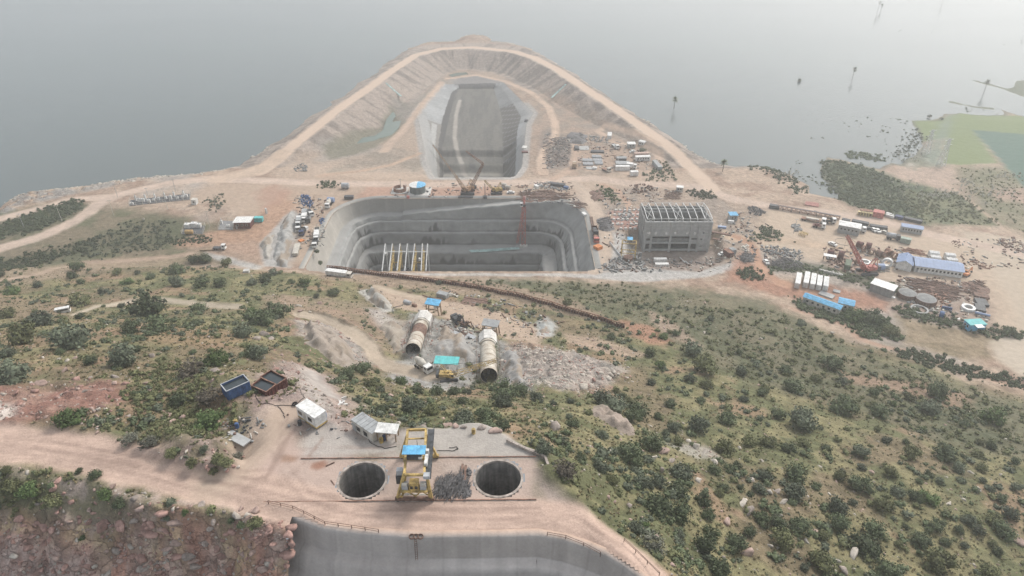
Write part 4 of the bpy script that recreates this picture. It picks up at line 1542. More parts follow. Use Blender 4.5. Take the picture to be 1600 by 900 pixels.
def car(name, label, cat, e, body=white, group=None, L=4.4, van=False):
    c, L0, rz = seg(*e, 0.5)
    t = T(name, label, cat, c, rz, group)
    W = 1.75
    mb = MB()
    if van:
        mb.box(0,0,1.25, L, W, 1.55, top=0.93)
        mb.box(0,0,2.05, L * 0.85, W * 0.85,0.08)
    else:
        mb.box(0,0,0.72, L, W, 0.6, top=0.95)
        mb.box(-0.1,0,1.5, L * 0.42, W * 0.82,0.06)
        for sx in (-1,1):
            for sy in (-1,1):
                mb.bar((-0.1 + sx * L * 0.29, sy * W * 0.44,1.0),(-0.1 + sx * L * 0.21, sy * W * 0.4,1.5),0.09)
    b_ = mb.build('body', body, t)
    mb = MB()
    if van:
        for s in (-1,1):
            mb.box(0.1, s * W * 0.475,1.55, L * 0.72,0.08,0.5)
        mb.box(L * 0.475,0,1.55,0.1, W * 0.8,0.55, ry=-0.1)
    else:
        mb.box(-0.1,0,1.22, L * 0.56, W * 0.86,0.5, top=0.78)
    mb.build('windows', glass_d, b_)
    wheels(t, [L * 0.31,-L * 0.31], W / 2 - 0.08,0.33)
    return t


def canopy(name, label, cat, e, W, h, roofm, postm=steel_gal, group=None, pitch=0.0, tilt=0.0, ribs=0, npost=3):
    c, L, rz = seg(*e, h)
    t = T(name, label, cat, c, rz, group)
    mb = MB()
    mb.box(0,0, h + 0.05, L, W, 0.09, rx=tilt)
    for k in range(ribs):
        mb.box(-L / 2 + L * (k + .5) / ribs, 0, h + 0.12,0.1, W, 0.07, rx=tilt)
    mb.build('roof', roofm, t)
    for i in range(npost):
        for s in (-1,1):
            x = -L / 2 + 0.3 + (L - 0.6) * i / (npost - 1)
            zt = h + s * math.sin(tilt) * W / 2
            MB().box(x, s * (W / 2 - 0.25), zt / 2 - 0.3,0.16,0.16, zt + 0.6).build('post', postm, t)
    for s in (-1,1):
        MB().box(0, s * (W / 2 - 0.25), h - 0.08 + s * math.sin(tilt) * W / 2, L - 0.3,0.12,0.14).build('beam', postm, t)
    return t


def tank_h(name, label, cat, e, r, m, group=None, bands=2):
    c, L, rz = seg(*e, r)
    t = T(name, label, cat, c, rz, group)
    mb = MB()
    mb.cyl((-L / 2,0, r + 0.25),(L / 2,0, r + 0.25), r, 16)
    mb.cyl((-L / 2 - 0.2,0, r + 0.25),(-L / 2,0, r + 0.25), r * 0.7,16, r)
    mb.cyl((L / 2,0, r + 0.25),(L / 2 + 0.2,0, r + 0.25), r, 16, r * 0.7)
    mb.build('shell', m, t, False)
    for k in range(bands):
        x = -L / 2 + L * (k + 0.5) / bands
        MB().box(x, 0,0.2,0.3, r * 1.5,0.9).build('saddle', dark_grey, t)
    return t


def heap(name, label, cat, pts, hgt, m, kind='rods', n=60, group=None, rl=(2,5), rr=0.06, seed=1, direction=None, mound=None):
    """an irregular heap over the polygon pts (picture positions)"""
    rr_ = random.Random(seed)
    w_ = g2(pts)
    cx = sum(p[0] for p in w_) / len(w_)
    cy = sum(p[1] for p in w_) / len(w_)
    z = gz(cx, cy)
    t = T(name, label, cat, (cx, cy, z),0, group)
    x0, x1 = min(p[0] for p in w_), max(p[0] for p in w_)
    y0, y1 = min(p[1] for p in w_), max(p[1] for p in w_)
    mb = MB()
    k = 0
    tries = 0
    base = direction if direction is not None else rr_.uniform(0, PI)
    while k < n and tries < n * 8:
        tries += 1
        x, y = rr_.uniform(x0, x1), rr_.uniform(y0, y1)
        sdv = float(poly_sd(np.array([x]), np.array([y]), w_)[0])
        if sdv < 0:
            continue
        k += 1
        zz = gz(x, y) - z + rr_.uniform(0.05,1) * min(1, sdv / 2.0 + 0.25) * hgt
        if kind == 'rods':
            a = base + rr_.gauss(0,0.25 if direction is not None else 0.9)
            l = rr_.uniform(*rl)
            d = Vector((math.cos(a) * l / 2, math.sin(a) * l / 2, rr_.uniform(-0.15,0.15) * l * 0.5))
            p = Vector((x - cx, y - cy, zz))
            mb.bar(p - d, p + d, rr * rr_.uniform(0.7,1.6))
        elif kind == 'boxes':
            mb.box(x - cx, y - cy, zz * 0.5, rr_.uniform(.4,1) * rl[1], rr_.uniform(.3, .8) * rl[0], zz + 0.35, rr_.uniform(0, PI), rr_.uniform(.7,1))
        else:
            s = rr_.uniform(*rl)
            add_rock(mb, (x - cx, y - cy, zz * 0.6), s, rr_)
    mb.build('pieces', m, t)['kind'] = 'stuff'
    mound = (m if kind == 'rods' and hgt >= .8 and n < 200 else None) if mound is None else mound
    if mound:
        mb = MB()
        N = 14
        V = [(0,0, hgt * 0.8)]
        for rk, zk in ((0.5,0.55),(0.85,0.15),(1.0,-0.2)):
            for i in range(N):
                q = 2 * PI * i / N
                dirv = (math.cos(q), math.sin(q))
                rad = 0.5 * math.hypot((x1 - x0) * dirv[0],(y1 - y0) * dirv[1]) * (0.85 + 0.3 * rr_.random())
                V.append((dirv[0] * rad * rk, dirv[1] * rad * rk, zk * hgt * (0.8 + 0.4 * rr_.random())))
        Fs = [(0,1 + i, 1 + (i + 1) % N) for i in range(N)]
        for r_ in range(2):
            for i in range(N):
                j = (i + 1) % N
                Fs.append((1 + r_ * N + i, 1 + (r_ + 1) * N + i, 1 + (r_ + 1) * N + j, 1 + r_ * N + j))
        mb.add(V, Fs)
        mb.build('mound', mound, t)
    return t


ICO = None


def ico_data():
    global ICO
    if ICO is None:
        bm = bmesh.new()
        bmesh.ops.create_icosphere(bm, subdivisions=1, radius=1.0)
        V = np.array([v.co[:] for v in bm.verts])
        Fs = np.array([[v.index for v in f.verts] for f in bm.faces])
        bm.free()
        bm = bmesh.new()
        bmesh.ops.create_icosphere(bm, subdivisions=2, radius=1.0)
        V2 = np.array([v.co[:] for v in bm.verts])
        F2 = np.array([[v.index for v in f.verts] for f in bm.faces])
        bm.free()
        ICO = (V, Fs, V2, F2)
    return ICO


def rock_shape(seed, fine=False):
    V, Fs, V2, F2 = ico_data()
    V = (V2 if fine else V).copy()
    r = np.random.default_rng(seed)
    # planar chops make it angular
    for _ in range(11 if fine else 7):
        nrm = r.normal(size=3)
        nrm /= np.linalg.norm(nrm)
        d = r.uniform(0.38,0.78)
        s = V @ nrm
        V = V - np.outer(np.clip(s - d, 0, None), nrm)
    V = V * np.array([r.uniform(.8,1.35), r.uniform(.7,1.1), r.uniform(.55, .85)])
    V += r.normal(size=V.shape) * 0.025
    return V, (F2 if fine else Fs)


def add_rock(mb, c, s, rr_):
    V, Fs = rock_shape(rr_.randrange(40))
    q = rr_.uniform(0,2 * PI)
    cq, sq = math.cos(q), math.sin(q)
    mb.add([(c[0] + s * (v[0] * cq - v[1] * sq), c[1] + s * (v[0] * sq + v[1] * cq), c[2] + s * v[2]) for v in V],[tuple(f) for f in Fs])


def pole(name, label, cat, u, v, h, m=steel_gal, arm=True, group=None, r=0.12):
    x, y, z = G(u, v)
    t = T(name, label, cat, (x, y, z),0.3, group)
    MB().cyl((0,0,-0.5),(0,0, h), r, 8, r * 0.7).build('shaft', m, t)
    if arm:
        MB().box(0,0, h - 0.4,1.8,0.12,0.12).build('crossarm', m, t)
        for k in (-0.8,0,0.8):
            MB().cyl((k, 0, h - 0.34),(k, 0, h - 0.05),0.07,6).build('insulator', white, t)
    return t


def crawler_crane(name, label, u, v, rz, bodym, boom_to, jib_to=None, mast_to=None, bw=1.6, sc=1.0, boomm=None, seglen=2.2, lr=0.16):
    """tracks, slewing body, cab, counterweight and lattice booms given by world points"""
    x, y, z = G(u, v)
    t = T(name, label, 'crane', (x, y, z), rz)
    M = Matrix.Rotation(-rz, 4, 'Z') @ Matrix.Translation((-x, -y, -z))
    loc = lambda p: M @ Vector(p)
    for s in (-1,1):
        mb = MB()
        mb.box(0, s * 2.0 * sc, 0.65 * sc, 5.6 * sc, 0.9 * sc, 0.9 * sc)
        mb.cyl((-2.8 * sc, s * 2.0 * sc - .45 * sc, .65 * sc),(-2.8 * sc, s * 2.0 * sc + .45 * sc, .65 * sc), .6 * sc, 12)
        mb.cyl((2.8 * sc, s * 2.0 * sc - .45 * sc, .65 * sc),(2.8 * sc, s * 2.0 * sc + .45 * sc, .65 * sc), .6 * sc, 12)
        for k in range(12):
            mb.box((-2.8 + k * 0.51) * sc, s * 2.0 * sc, 1.13 * sc, 0.3 * sc, 1.0 * sc, 0.1 * sc)
        mb.build('track', dark_grey, t)
    MB().cyl((0,0,0.8 * sc),(0,0,1.5 * sc),1.2 * sc, 14).build('turntable', dark_grey, t)
    d = loc(boom_to)
    yaw = math.atan2(d.y, d.x)
    up = T('superstructure', None, None, (0,0,1.5 * sc), yaw)
    up.parent = t
    mb = MB()
    mb.box(-1.2 * sc, 0,0.8 * sc, 4.6 * sc, 2.6 * sc, 1.3 * sc)
    mb.box(-0.6 * sc, 0.5 * sc, 1.7 * sc, 2.0 * sc, 1.2 * sc, 0.5 * sc)
    mb.build('machine_house', bodym, up)
    MB().box(-4.0 * sc, 0,0.85 * sc, 1.1 * sc, 3.2 * sc, 1.6 * sc).build('counterweight', dark_grey, up)
    cb = MB()
    cb.box(1.4 * sc, -1.2 * sc, 1.1 * sc, 1.5 * sc, 1.0 * sc, 1.8 * sc)
    cb.build('cab', bodym, up)
    MB().box(1.75 * sc, -1.2 * sc, 1.4 * sc, 0.9 * sc, 1.04 * sc, 0.9 * sc).build('cab_window', glass_d, up)
    foot = Vector((math.cos(yaw) * 1.6 * sc, math.sin(yaw) * 1.6 * sc, 2.0 * sc))
    L = (d - foot).length
    mb = MB()
    mb.lattice(foot, d, bw, max(5, int(L / seglen)), lr * sc, bw * 0.6)
    mb.build('boom', boomm or bodym, t)
    top = d
    if jib_to is not None:
        j = loc(jib_to)
        MB().lattice(d, j, bw * 0.6, max(3, int((j - d).length / seglen)), lr * .8 * sc, bw * 0.3).build('jib', boomm or bodym, t)
        top = j
    mast = Vector((math.cos(yaw) * -2.6 * sc, math.sin(yaw) * -2.6 * sc, 6.5 * sc)) if mast_to is None else loc(mast_to)
    mb = MB()
    side = Vector((-math.sin(yaw), math.cos(yaw),0)) * 0.9 * sc
    for s in (-1,1):
        mb.bar(Vector((0,0,2.2 * sc)) + side * s, mast + side * s * 0.5,0.22 * sc)
        mb.bar(Vector((math.cos(yaw) * -3.5 * sc, math.sin(yaw) * -3.5 * sc, 2.2 * sc)) + side * s, mast + side * s * 0.5,0.16 * sc)
    mb.build('gantry_frame', boomm or bodym, t)
    mb = MB()
    mb.bar(mast, d, 0.07)
    mb.bar(top, (top.x, top.y, max(1.5, top.z - 9)),0.05)
    mb.build('hoist_rope', dark_grey, t)
    return t


def pipe_ring(name, label, u, v, r, ln, m, lying=True, rz=0.0, group=None, inner=0.78, cat='pipe ring'):
    x, y, z = G(u, v)
    o = MB().ring((0,0,0), r, r * inner, ln, 24).build(name, m)
    if lying:
        o.location = (x, y, z)
    else:
        o.rotation_euler = (PI / 2,0, rz)
        o.location = (x, y, z + r)
    return tag(o, label, cat, group)


def slab_thing(name, label, cat, e, W, h, m, lift=0.0, group=None):
    c, L, rz = seg(*e, lift + h)
    o = MB().box(0,0, lift + h / 2, L, W, h).build(name, m)
    o.location = c
    o.rotation_euler = (0,0, rz)
    return tag(o, label, cat, group)

# ------------------------------------------------------------------ powerhouse under construction
def powerhouse():
    x0, x1, y0, y1 = 63.4,95.2,290.5,309.0
    t = T('powerhouse', 'large grey concrete hall under construction with open white roof trusses', 'building', ((x0 + x1) / 2,(y0 + y1) / 2,0),0)
    Wd, Dp = x1 - x0, y1 - y0
    a, b_ = Wd / 2, Dp / 2
    th = 0.5
    top = 15.0
    zb = -1.0
    # front wall: columns, beams and panels round real openings.  columns of the picture: fractions along the wall, heights in metres
    bays = [-a, -a + 3.4,-a + 12.6,-a + 22.2,-a + 26.0, a]
    fy = -b_
    for x in bays:
        MB().box(min(max(x, -a + 0.45), a - 0.45), fy + 0.25,(top + zb) / 2,0.95,0.9, top - zb).build('column', concrete, t)
    for z, hh in ((0.2,0.9),(4.0,0.8),(8.0,0.8)):
        MB().box(0, fy + 0.3, z, Wd - 0.2,0.6, hh).build('beam', concrete, t)
    # upper blank wall in lifts of concrete, each panel its own piece
    nb = len(bays) - 1
    holes = {0: [(0.25,8.9),(0.75,8.9)],1: [(0.2,9.1),(0.8,9.1)],2: [(0.2,8.9),(0.85,8.9)],3: [(0.5,8.8)],4: [(0.35,9.1)]}
    for i in range(nb):
        xa, xb = bays[i] + 0.4, bays[i + 1] - 0.4
        for (za, zc) in ((9.9,11.6),(11.6,13.3),(13.3,15.0)):
            MB().box((xa + xb) / 2, fy + 0.35,(za + zc) / 2, xb - xa + 0.1,0.4, zc - za - 0.05).build('wall_panel', concrete, t)
        # the strip with little openings
        xs = [xa]
        for (f, _) in holes[i]:
            c = xa + (xb - xa) * f
            xs += [c - 0.55, c + 0.55]
        xs.append(xb)
        for k in range(0, len(xs),2):
            if xs[k + 1] - xs[k] > 0.05:
                MB().box((xs[k] + xs[k + 1]) / 2, fy + 0.35,9.15, xs[k + 1] - xs[k],0.4,1.46).build('wall_panel', concrete, t)
        MB().box((xa + xb) / 2, fy + 0.36,8.5, xb - xa, 0.38,0.4).build('sill', concrete, t)
    # lower walls: bay 0 slot, bays 1-2 wide open, bay 3 slot, bay 4 small windows
    for (xa, xb, za, zc) in ((bays[0] + .4, bays[1] - .4,6.4,7.6),(bays[0] + .4, bays[1] - .4,4.4,5.3),(bays[3] + .4, bays[4] - .4,6.6,7.6),(bays[3] + .4, bays[4] - .4,4.4,5.6)):
        MB().box((xa + xb) / 2, fy + 0.35,(za + zc) / 2, xb - xa, 0.4, zc - za).build('wall_panel', concrete, t)
    xa, xb = bays[4] + .4, bays[5] - .4
    cx = xa + 1.3
    for (z0_, z1_, w0, w1) in ((0.6,3.6,1.5,2.6),(4.4,7.6,5.4,6.6)):
        MB().box((xa + xb) / 2, fy + .35,(z0_ + w0) / 2, xb - xa, .4, w0 - z0_).build('wall_panel', concrete, t)
        MB().box((xa + xb) / 2, fy + .35,(w1 + z1_) / 2, xb - xa, .4, z1_ - w1).build('wall_panel', concrete, t)
        MB().box((xa + cx - 0.6) / 2, fy + .35,(w0 + w1) / 2, cx - 0.6 - xa, .4, w1 - w0).build('wall_panel', concrete, t)
        MB().box((xb + cx + 0.6) / 2, fy + .35,(w0 + w1) / 2, xb - cx - 0.6, .4, w1 - w0).build('wall_panel', concrete, t)
    # low broken wall in the open bays
    for i in (1,2):
        xa, xb = bays[i] + .4, bays[i + 1] - .4
        MB().box((xa + xb) / 2, fy + 1.2,5.2, xb - xa, .3,1.6).build('inner_wall', concrete_raw, t)
    for s in (-1,1):
        mb = MB()
        mb.box(s * (a - th / 2),0.2,(9.0 + top) / 2, th, Dp - 1.2, top - 9.0)
        mb.box(s * (a - th / 2),0.2,(zb + 3.5) / 2 if s > 0 else 3.6, th, Dp - 1.2,3.5 - zb if s > 0 else 9.0)
        mb.build('side_wall', concrete_raw, t)
        for k in range(5):
            MB().box(s * (a - .2),-b_ + 1.5 + k * (Dp - 3) / 4,(top + zb) / 2,0.8,0.8, top - zb).build('column', concrete, t)
    MB().box(0, b_ - th / 2,(zb + top) / 2, Wd - 0.3, th, top - zb).build('rear_wall', concrete_raw, t)
    MB().box(0,0,-0.3, Wd - 1, Dp - 1,0.4).build('floor', concrete_raw, t)
    for zz in (4.2,8.3):  # upper decks added to darken the roofless hall behind its front openings
        MB().box(0,-1.5, zz, Wd - 1.6, Dp - 4.6,0.35).build('floor', concrete_raw, t)
    MB().box(0,3.0,4, Wd - 1.6, .3,9.5).build('inner_wall', dark_in, t)
    MB().box(0, fy + 0.35, top + 0.12, Wd + 0.3,0.9,0.24).build('eaves_beam', concrete, t)
    # crane beams inside
    for s in (-1,1):
        MB().box(0, s * (b_ - 1.5),12.4, Wd - 1.2,0.5,0.9).build('crane_beam', concrete, t)
    # white steel roof: ten portal rafters with posts, purlins and cross braces
    n = 10
    xs = [-a + 0.5 + (Wd - 1.0) * k / (n - 1) for k in range(n)]
    hp, ha = 1.7,2.7
    for k, x in enumerate(xs):
        r_ = MB()
        r_.bar((x, -b_ + .4, top + hp),(x, 0, top + ha), .26, .45)
        r_.bar((x, 0, top + ha),(x, b_ - .4, top + hp), .26, .45)
        r_.build('rafter', steel_white, t)
        for s in (-1,1):
            MB().bar((x, s * (b_ - .4), top - .2),(x, s * (b_ - .4), top + hp + .1), .3).build('post', steel_white, t)
    for (yy, zz) in ((-b_ + .4, hp),(b_ - .4, hp),(0, ha)):
        MB().bar((xs[0], yy, top + zz + .05),(xs[-1], yy, top + zz + .05), .16).build('purlin', steel_white, t)
    for k in (0,4,8):
        for (p, q) in (((xs[k],-b_ + .4, top + hp),(xs[k + 1],0, top + ha)),((xs[k + 1],-b_ + .4, top + hp),(xs[k],0, top + ha)),
                       ((xs[k],0, top + ha),(xs[k + 1], b_ - .4, top + hp)),((xs[k + 1],0, top + ha),(xs[k], b_ - .4, top + hp)),
                       ((xs[k],-b_ + .4, top),(xs[k + 1],-b_ + .4, top + hp)),((xs[k + 1],-b_ + .4, top),(xs[k],-b_ + .4, top + hp))):
            MB().bar(p, q, .11).build('brace', steel_white, t)
    # short stubs of reinforcement along the back
    mb = MB()
    for k in range(60):
        x = -a + Wd * k / 60
        mb.bar((x, b_ - .3, top),(x, b_ - .3, top + 0.7), .05)
    mb.build('rebar_stub', rebar_m, t)['kind'] = 'stuff'


powerhouse()
# rough pit in front of the hall
heap('rubble_heap', 'dark broken concrete and formwork lying in front of the grey hall', 'rubble', [(1000,402),(1010,422),(1020,424),(960,426),(935,420),(950,408)],1.2, concrete_raw, 'boxes', 70, rl=(1.2,2.6), seed=3)
for k, (e, lb) in enumerate((((1022,404,1042,404), 'farther of two white roofed strips lying before the grey hall'),((1024,412,1045,412), 'nearer of two white roofed strips lying before the grey hall'))):
    container('site_cabin', lb, 'cabin', e, 1.9,2.2, white, 'white strips before the hall', ribs=6)
for (e, lb) in (((1062,402,1070,410), 'left white pipe leaning on the cut bank before the grey hall'),((1070,408,1078,414), 'right white pipe leaning on the cut bank before the grey hall')):
    c, L, rz = seg(*e, 0.4)
    o = MB().cyl((-L / 2,0, .4),(L / 2,0, .4), .25,8).build('steel_pipe', steel_white)
    o.location = c
    o.rotation_euler = (0,0, rz)
    tag(o, lb, 'pipe')


# ------------------------------------------------------------------ shed frames and crane in the pit
def pit_hall():
    zf, zn = -12.5,-19.5
    tops = [(602,381),(613,381),(625,381),(636.5,381),(648,381),(660,381),(668,381)]
    bots = [(597,423),(608,423),(620.5,423),(632.5,423),(643,423),(658,423),(665.5,423)]
    o_ = P(633,402,-41)
    base = (o_[0],306.0,-41.0)
    t = T('crane_hall_frame', 'white and yellow steel portal frame rising from the pit floor', 'steel frame', base, 0)
    lp = lambda p: (p[0] - base[0], p[1] - base[1], p[2] - base[2])
    for k, (a, c) in enumerate(zip(tops, bots)):
        pa, pc = lp(P(a[0], a[1], zf)), lp(P(c[0], c[1], zn))
        m = yellow if k in (1,2,4,5) else steel_white
        MB().bar(pa, pc, 0.5,0.6).build('rafter', steel_white, t)
        for p in (pa, pc):
            MB().bar((p[0], p[1], p[2]),(p[0], p[1],0),0.6).build('column', m, t)
        if k in (1,2,4,5):
            q = ((pa[0] + pc[0]) / 2 - 0.4,(pa[1] + pc[1]) / 2 + 0.5,(pa[2] + pc[2]) / 2 - 1.6)
            MB().bar(((pa[0] * .8 + pc[0] * .2) + 1, pa[1] * .8 + pc[1] * .2, pa[2] - 2.5),(pc[0] + 0.6, pc[1] + .5, pc[2] - 2.2),1.0,1.2).build('crane_girder', yellow, t)
    for f, m, w_ in ((0.3, steel_white, 0.35),(0.62, yellow, 0.4),(0.97, yellow, 0.5)):
        for (i, j) in (((1,2),(4,5)) if m is yellow else ((0,6),)):
            pa = [Vector(lp(P(*tops[q], zf))) * (1 - f) + Vector(lp(P(*bots[q], zn))) * f for q in (i, j)]
            MB().bar(pa[0] + Vector((0,0,-1.2 if m is yellow else 0)), pa[1] + Vector((0,0,-1.2 if m is yellow else 0)), w_).build('cross_beam', m, t)
    for (u, v) in ((1045 / 6.667 + 500,300 + 700 / 6.667),(690 / 6.667 + 500,300 + 645 / 6.667)):
        p = lp(P(u, v, -17))
        MB().box(p[0], p[1], p[2],1.6,1.4,1.2).build('hoist_box', white, t)
    # round pump casings under the frame
    for k, (u, v) in enumerate(((616,419),(627,419),(638,419))):
        p = P(u, v, -27)
        tt_ = T('pump_casing', ('leftmost', 'middle', 'rightmost')[k] + ' dark round pump casing under the yellow frames in the pit', 'pump casing', (p[0], p[1],-41),0, 'pump casings in the pit')
        MB().cyl((0,0,0),(0,0,13),2.6,18).build('casing', dark_grey, tt_)
        MB().ring((0,0,13),2.8,2.3,0.5,20).build('flange', steel_gal, tt_)


pit_hall()


def tower_crane():
    b0 = P(818,384,-19.7)
    t = T('tower_crane', 'red lattice tower crane standing on a bench inside the pit', 'crane', (b0[0], b0[1],-19.7),0)
    tip = P(820,320,0)
    hgt = (450 - 0)  # placeholder for clarity of the height search below
    # height of the mast top on its own vertical
    zs = np.linspace(-15,40,400)
    vs = np.array([proj(b0[0], b0[1], z)[1] for z in zs])
    zt = float(zs[np.argmin(np.abs(vs - 322))])
    h = zt + 19.7
    MB().box(0,0,0.5,4.2,4.2,1.2).build('base_block', concrete_white, t)
    MB().lattice((0,0,1),(0,0, h),1.9, int(h / 1.9),0.22).build('mast', red_steel, t)
    MB().cyl((0,0, h),(0,0, h + 0.9),1.2,12).build('slewing_ring', dark_grey, t)
    cb = MB().box(-1.3,-0.6, h + 1.2,1.5,1.6,1.9).build('cab', white, t)
    MB().box(-1.3,-1.35, h + 1.4,1.2,0.2,1.0).build('cab_window', glass_d, cb)
    MB().lattice((0,0, h + .9),(0,0, h + 5.5),1.0,4,0.12,0.3).build('cat_head', red_steel, t)
    MB().lattice((0,0, h + 1.2),(0.5,9, h + 1.4),1.0,6,0.12,0.8).build('counter_jib', red_steel, t)
    MB().box(0.5,8.6, h + 0.6,1.5,1.6,1.8).build('counterweight', concrete, t)
    foot = P(808,383,-19.5)
    MB().lattice((0,-0.6, h + 0.5),(foot[0] - b0[0], foot[1] - b0[1] - 1.0,2.0),1.1,16,0.12,0.9).build('jib', red_steel, t)


tower_crane()
p = P(789,421,-34)
o = MB().lattice((-3,2,5),(3,-2,0),1.4,8,0.2).build('crane_section', red_steel)
o.location = (p[0], p[1],-34)
tag(o, 'short red lattice crane section low in the pit', 'crane section')
for (pts, lb) in (([(732,391),(760,390),(810,387),(812,390),(760,394),(736,395)], 'pale teal debris netting along the pit bench'),):
    w3 = [P(u, v, -19.3) for (u, v) in pts]
    mb = MB()
    mb.add([(x, y, z + random.uniform(0, .5)) for (x, y, z) in w3],[tuple(range(len(w3)))])
    tag(mb.build('debris_net', tarp_teal), lb, 'netting')

# ------------------------------------------------------------------ steel sheet pile wall across the slope
def sheet_wall():
    path = [(512,421),(528,421),(545,425),(600,432),(660,439),(720,447),(780,459),(840,473),(900,490),(940,501),(976,513)]
    w_ = [G(u, v) for (u, v) in path]
    t = T('sheet_pile_wall', 'long rusty brown sheet pile wall crossing the slope below the pit', 'retaining wall', w_[0],0)
    o0 = w_[0]
    L = [0]
    for a, b_ in zip(w_[:-1], w_[1:]):
        L.append(L[-1] + math.hypot(b_[0] - a[0], b_[1] - a[1]))
    n = 118
    pts = []
    for k in range(n + 1):
        s = L[-1] * k / n
        pts.append((np.interp(s, L, [p[0] for p in w_]), np.interp(s, L, [p[1] for p in w_])))
    mesh = None
    for k in range(n):
        (xa, ya),(xb, yb) = pts[k], pts[k + 1]
        d = math.hypot(xb - xa, yb - ya)
        if mesh is None:
            mb = MB()
            mb.box(0,0,0.4, d * 0.36,0.45,2.9)
            mb.m = 1
            mb.box(d * 0.5,0.16,0.1, d * 0.66,0.1,2.4)
            ob = mb.build('pile', [rust_light, maroon], t)
            mesh = ob.data
        else:
            ob = bpy.data.objects.new('pile', mesh)
            COL.objects.link(ob)
            ob.parent = t
        ob.location = (xa - o0[0], ya - o0[1], gz(xa, ya) - o0[2] + random.uniform(-.2, .15))
        ob.rotation_euler = (0,0, math.atan2(yb - ya, xb - xa))
    for (k0, k1) in zip(range(0, n, 6), range(6, n + 6,6)):
        k1 = min(k1, n)
        (xa, ya),(xb, yb) = pts[k0], pts[k1]
        if k0 == k1:
            continue
        MB().bar((xa - o0[0], ya - o0[1] - .3, gz(xa, ya) - o0[2] + 2.2),(xb - o0[0], yb - o0[1] - .3, gz(xb, yb) - o0[2] + 2.2), .22, .3).build('waler', rust_light, t)


sheet_wall()

# ------------------------------------------------------------------ penstock pipes in the hollow
def penstock(pn, pf, zn, zf, r, label, band=True, frame_roof=None):
    a = Vector(P(pn[0], pn[1], zn))
    b_ = Vector(P(pf[0], pf[1], zf))
    t = T('penstock_pipe', label, 'pipe', a, 0)
    d = b_ - a
    L = d.length
    u_ = d / L
    N = 28

    def shell(f0, f1, rr, m, name, ri=None, n=N):
        s = u_.cross(Vector((0,0,1))).normalized()
        q_ = s.cross(u_).normalized()
        V = []
        for f in (f0, f1):
            for rad in (rr, ri if ri else rr * 0.97):
                for i in range(n):
                    g = 2 * PI * i / n
                    V.append(u_ * (L * f) + s * (rad * math.cos(g)) + q_ * (rad * math.sin(g)))
        Fs = []
        for i in range(n):
            j = (i + 1) % n
            Fs += [(i, j, 2 * n + j, 2 * n + i),(n + j, n + i, 3 * n + i, 3 * n + j),(j, i, n + i, n + j),(2 * n + i, 2 * n + j, 3 * n + j, 3 * n + i)]
        mb = MB()
        mb.add(V, Fs)
        return mb.build(name, m, t, False)
    k = 6
    for i in range(k):
        f0, f1 = i / k * .72,(i + 1) / k * .72 - 0.004
        m = pipe_pale
        if band and i in (3,4):
            m = brown_rust
        shell(f0, f1, r * (1 + 0.002 * (i % 2)), m, 'pipe_can')
    for i in range(1, k):
        shell(i / k * .72 - .006, i / k * .72 + .002, r * 1.025, rust_light if band else pipe_pale, 'stiffener_ring')
    # inside: spider of braces in the open mouth, dark lining
    shell(0.01, .7, r * 0.965, pipe_inside, 'lining', r * 0.955)
    s = u_.cross(Vector((0,0,1))).normalized()
    q_ = s.cross(u_).normalized()
    for g in (0, PI / 3,2 * PI / 3):
        v_ = (s * math.cos(g) + q_ * math.sin(g)) * r * .95
        c = u_ * (L * .05)
        MB().bar(c - v_, c + v_, .16).build('mouth_brace', dark_grey, t)
    mb = MB()
    mb.cyl(u_ * (L * .6), u_ * (L * .605), r * .94,24)
    mb.build('bulkhead', dark_in, t)
    # octagonal concrete jacket at the far end
    def jacket(f0, f1, rr, m):
        mb = MB()
        V = []
        for f in (f0, f1):
            for i in range(8):
                g = 2 * PI * (i + .5) / 8
                V.append(u_ * (L * f) + s * (rr * math.cos(g)) + q_ * (rr * math.sin(g)))
        Fs = [(i, (i + 1) % 8,8 + (i + 1) % 8,8 + i) for i in range(8)] + [tuple(range(8))[::-1], tuple(range(8,16))]
        mb.add(V, Fs)
        mb.build('concrete_jacket', m, t)
    # jackets are hollow in life but closed on the pipe, so start past the bulkhead
    jacket(.74,1.0, r * 1.28, concrete_white)
    shell(.70, .745, r * 1.12, pipe_pale, 'collar')
    # cradles
    for f in (.06, .28, .5):
        c = u_ * (L * f)
        MB().box(c.x, c.y, c.z - r - .5, r * 1.3, .8,1.6).build('cradle', concrete_raw, t)
    # scaffold post rows down both sides
    for sgn in (-1,1):
        for f in np.linspace(.08, .95,7):
            c = u_ * (L * f) + s * (sgn * (r + 1.1))
            MB().bar((c.x, c.y, c.z - r - 1.5),(c.x, c.y, c.z + 0.4 * r), .1).build('scaffold_post', brown_rust, t)
        c0 = u_ * (L * .05) + s * (sgn * (r + 1.1))
        c1 = u_ * (L * .97) + s * (sgn * (r + 1.1))
        MB().bar(c0 + Vector((0,0, .35 * r)), c1 + Vector((0,0, .35 * r)), .1).build('handrail', brown_rust, t)
    return t


def depth_for(u, v, dz):
    g = G(u, v)
    return g[2] + dz


penstock((645,547),(663,496),30.2,23.5,2.4, 'left pale penstock pipe with a rust band and dark open mouth', True)
penstock((764,587),(762,527),32.5,24.0,2.5, 'right pale penstock pipe beside the yellow crane boom', False)


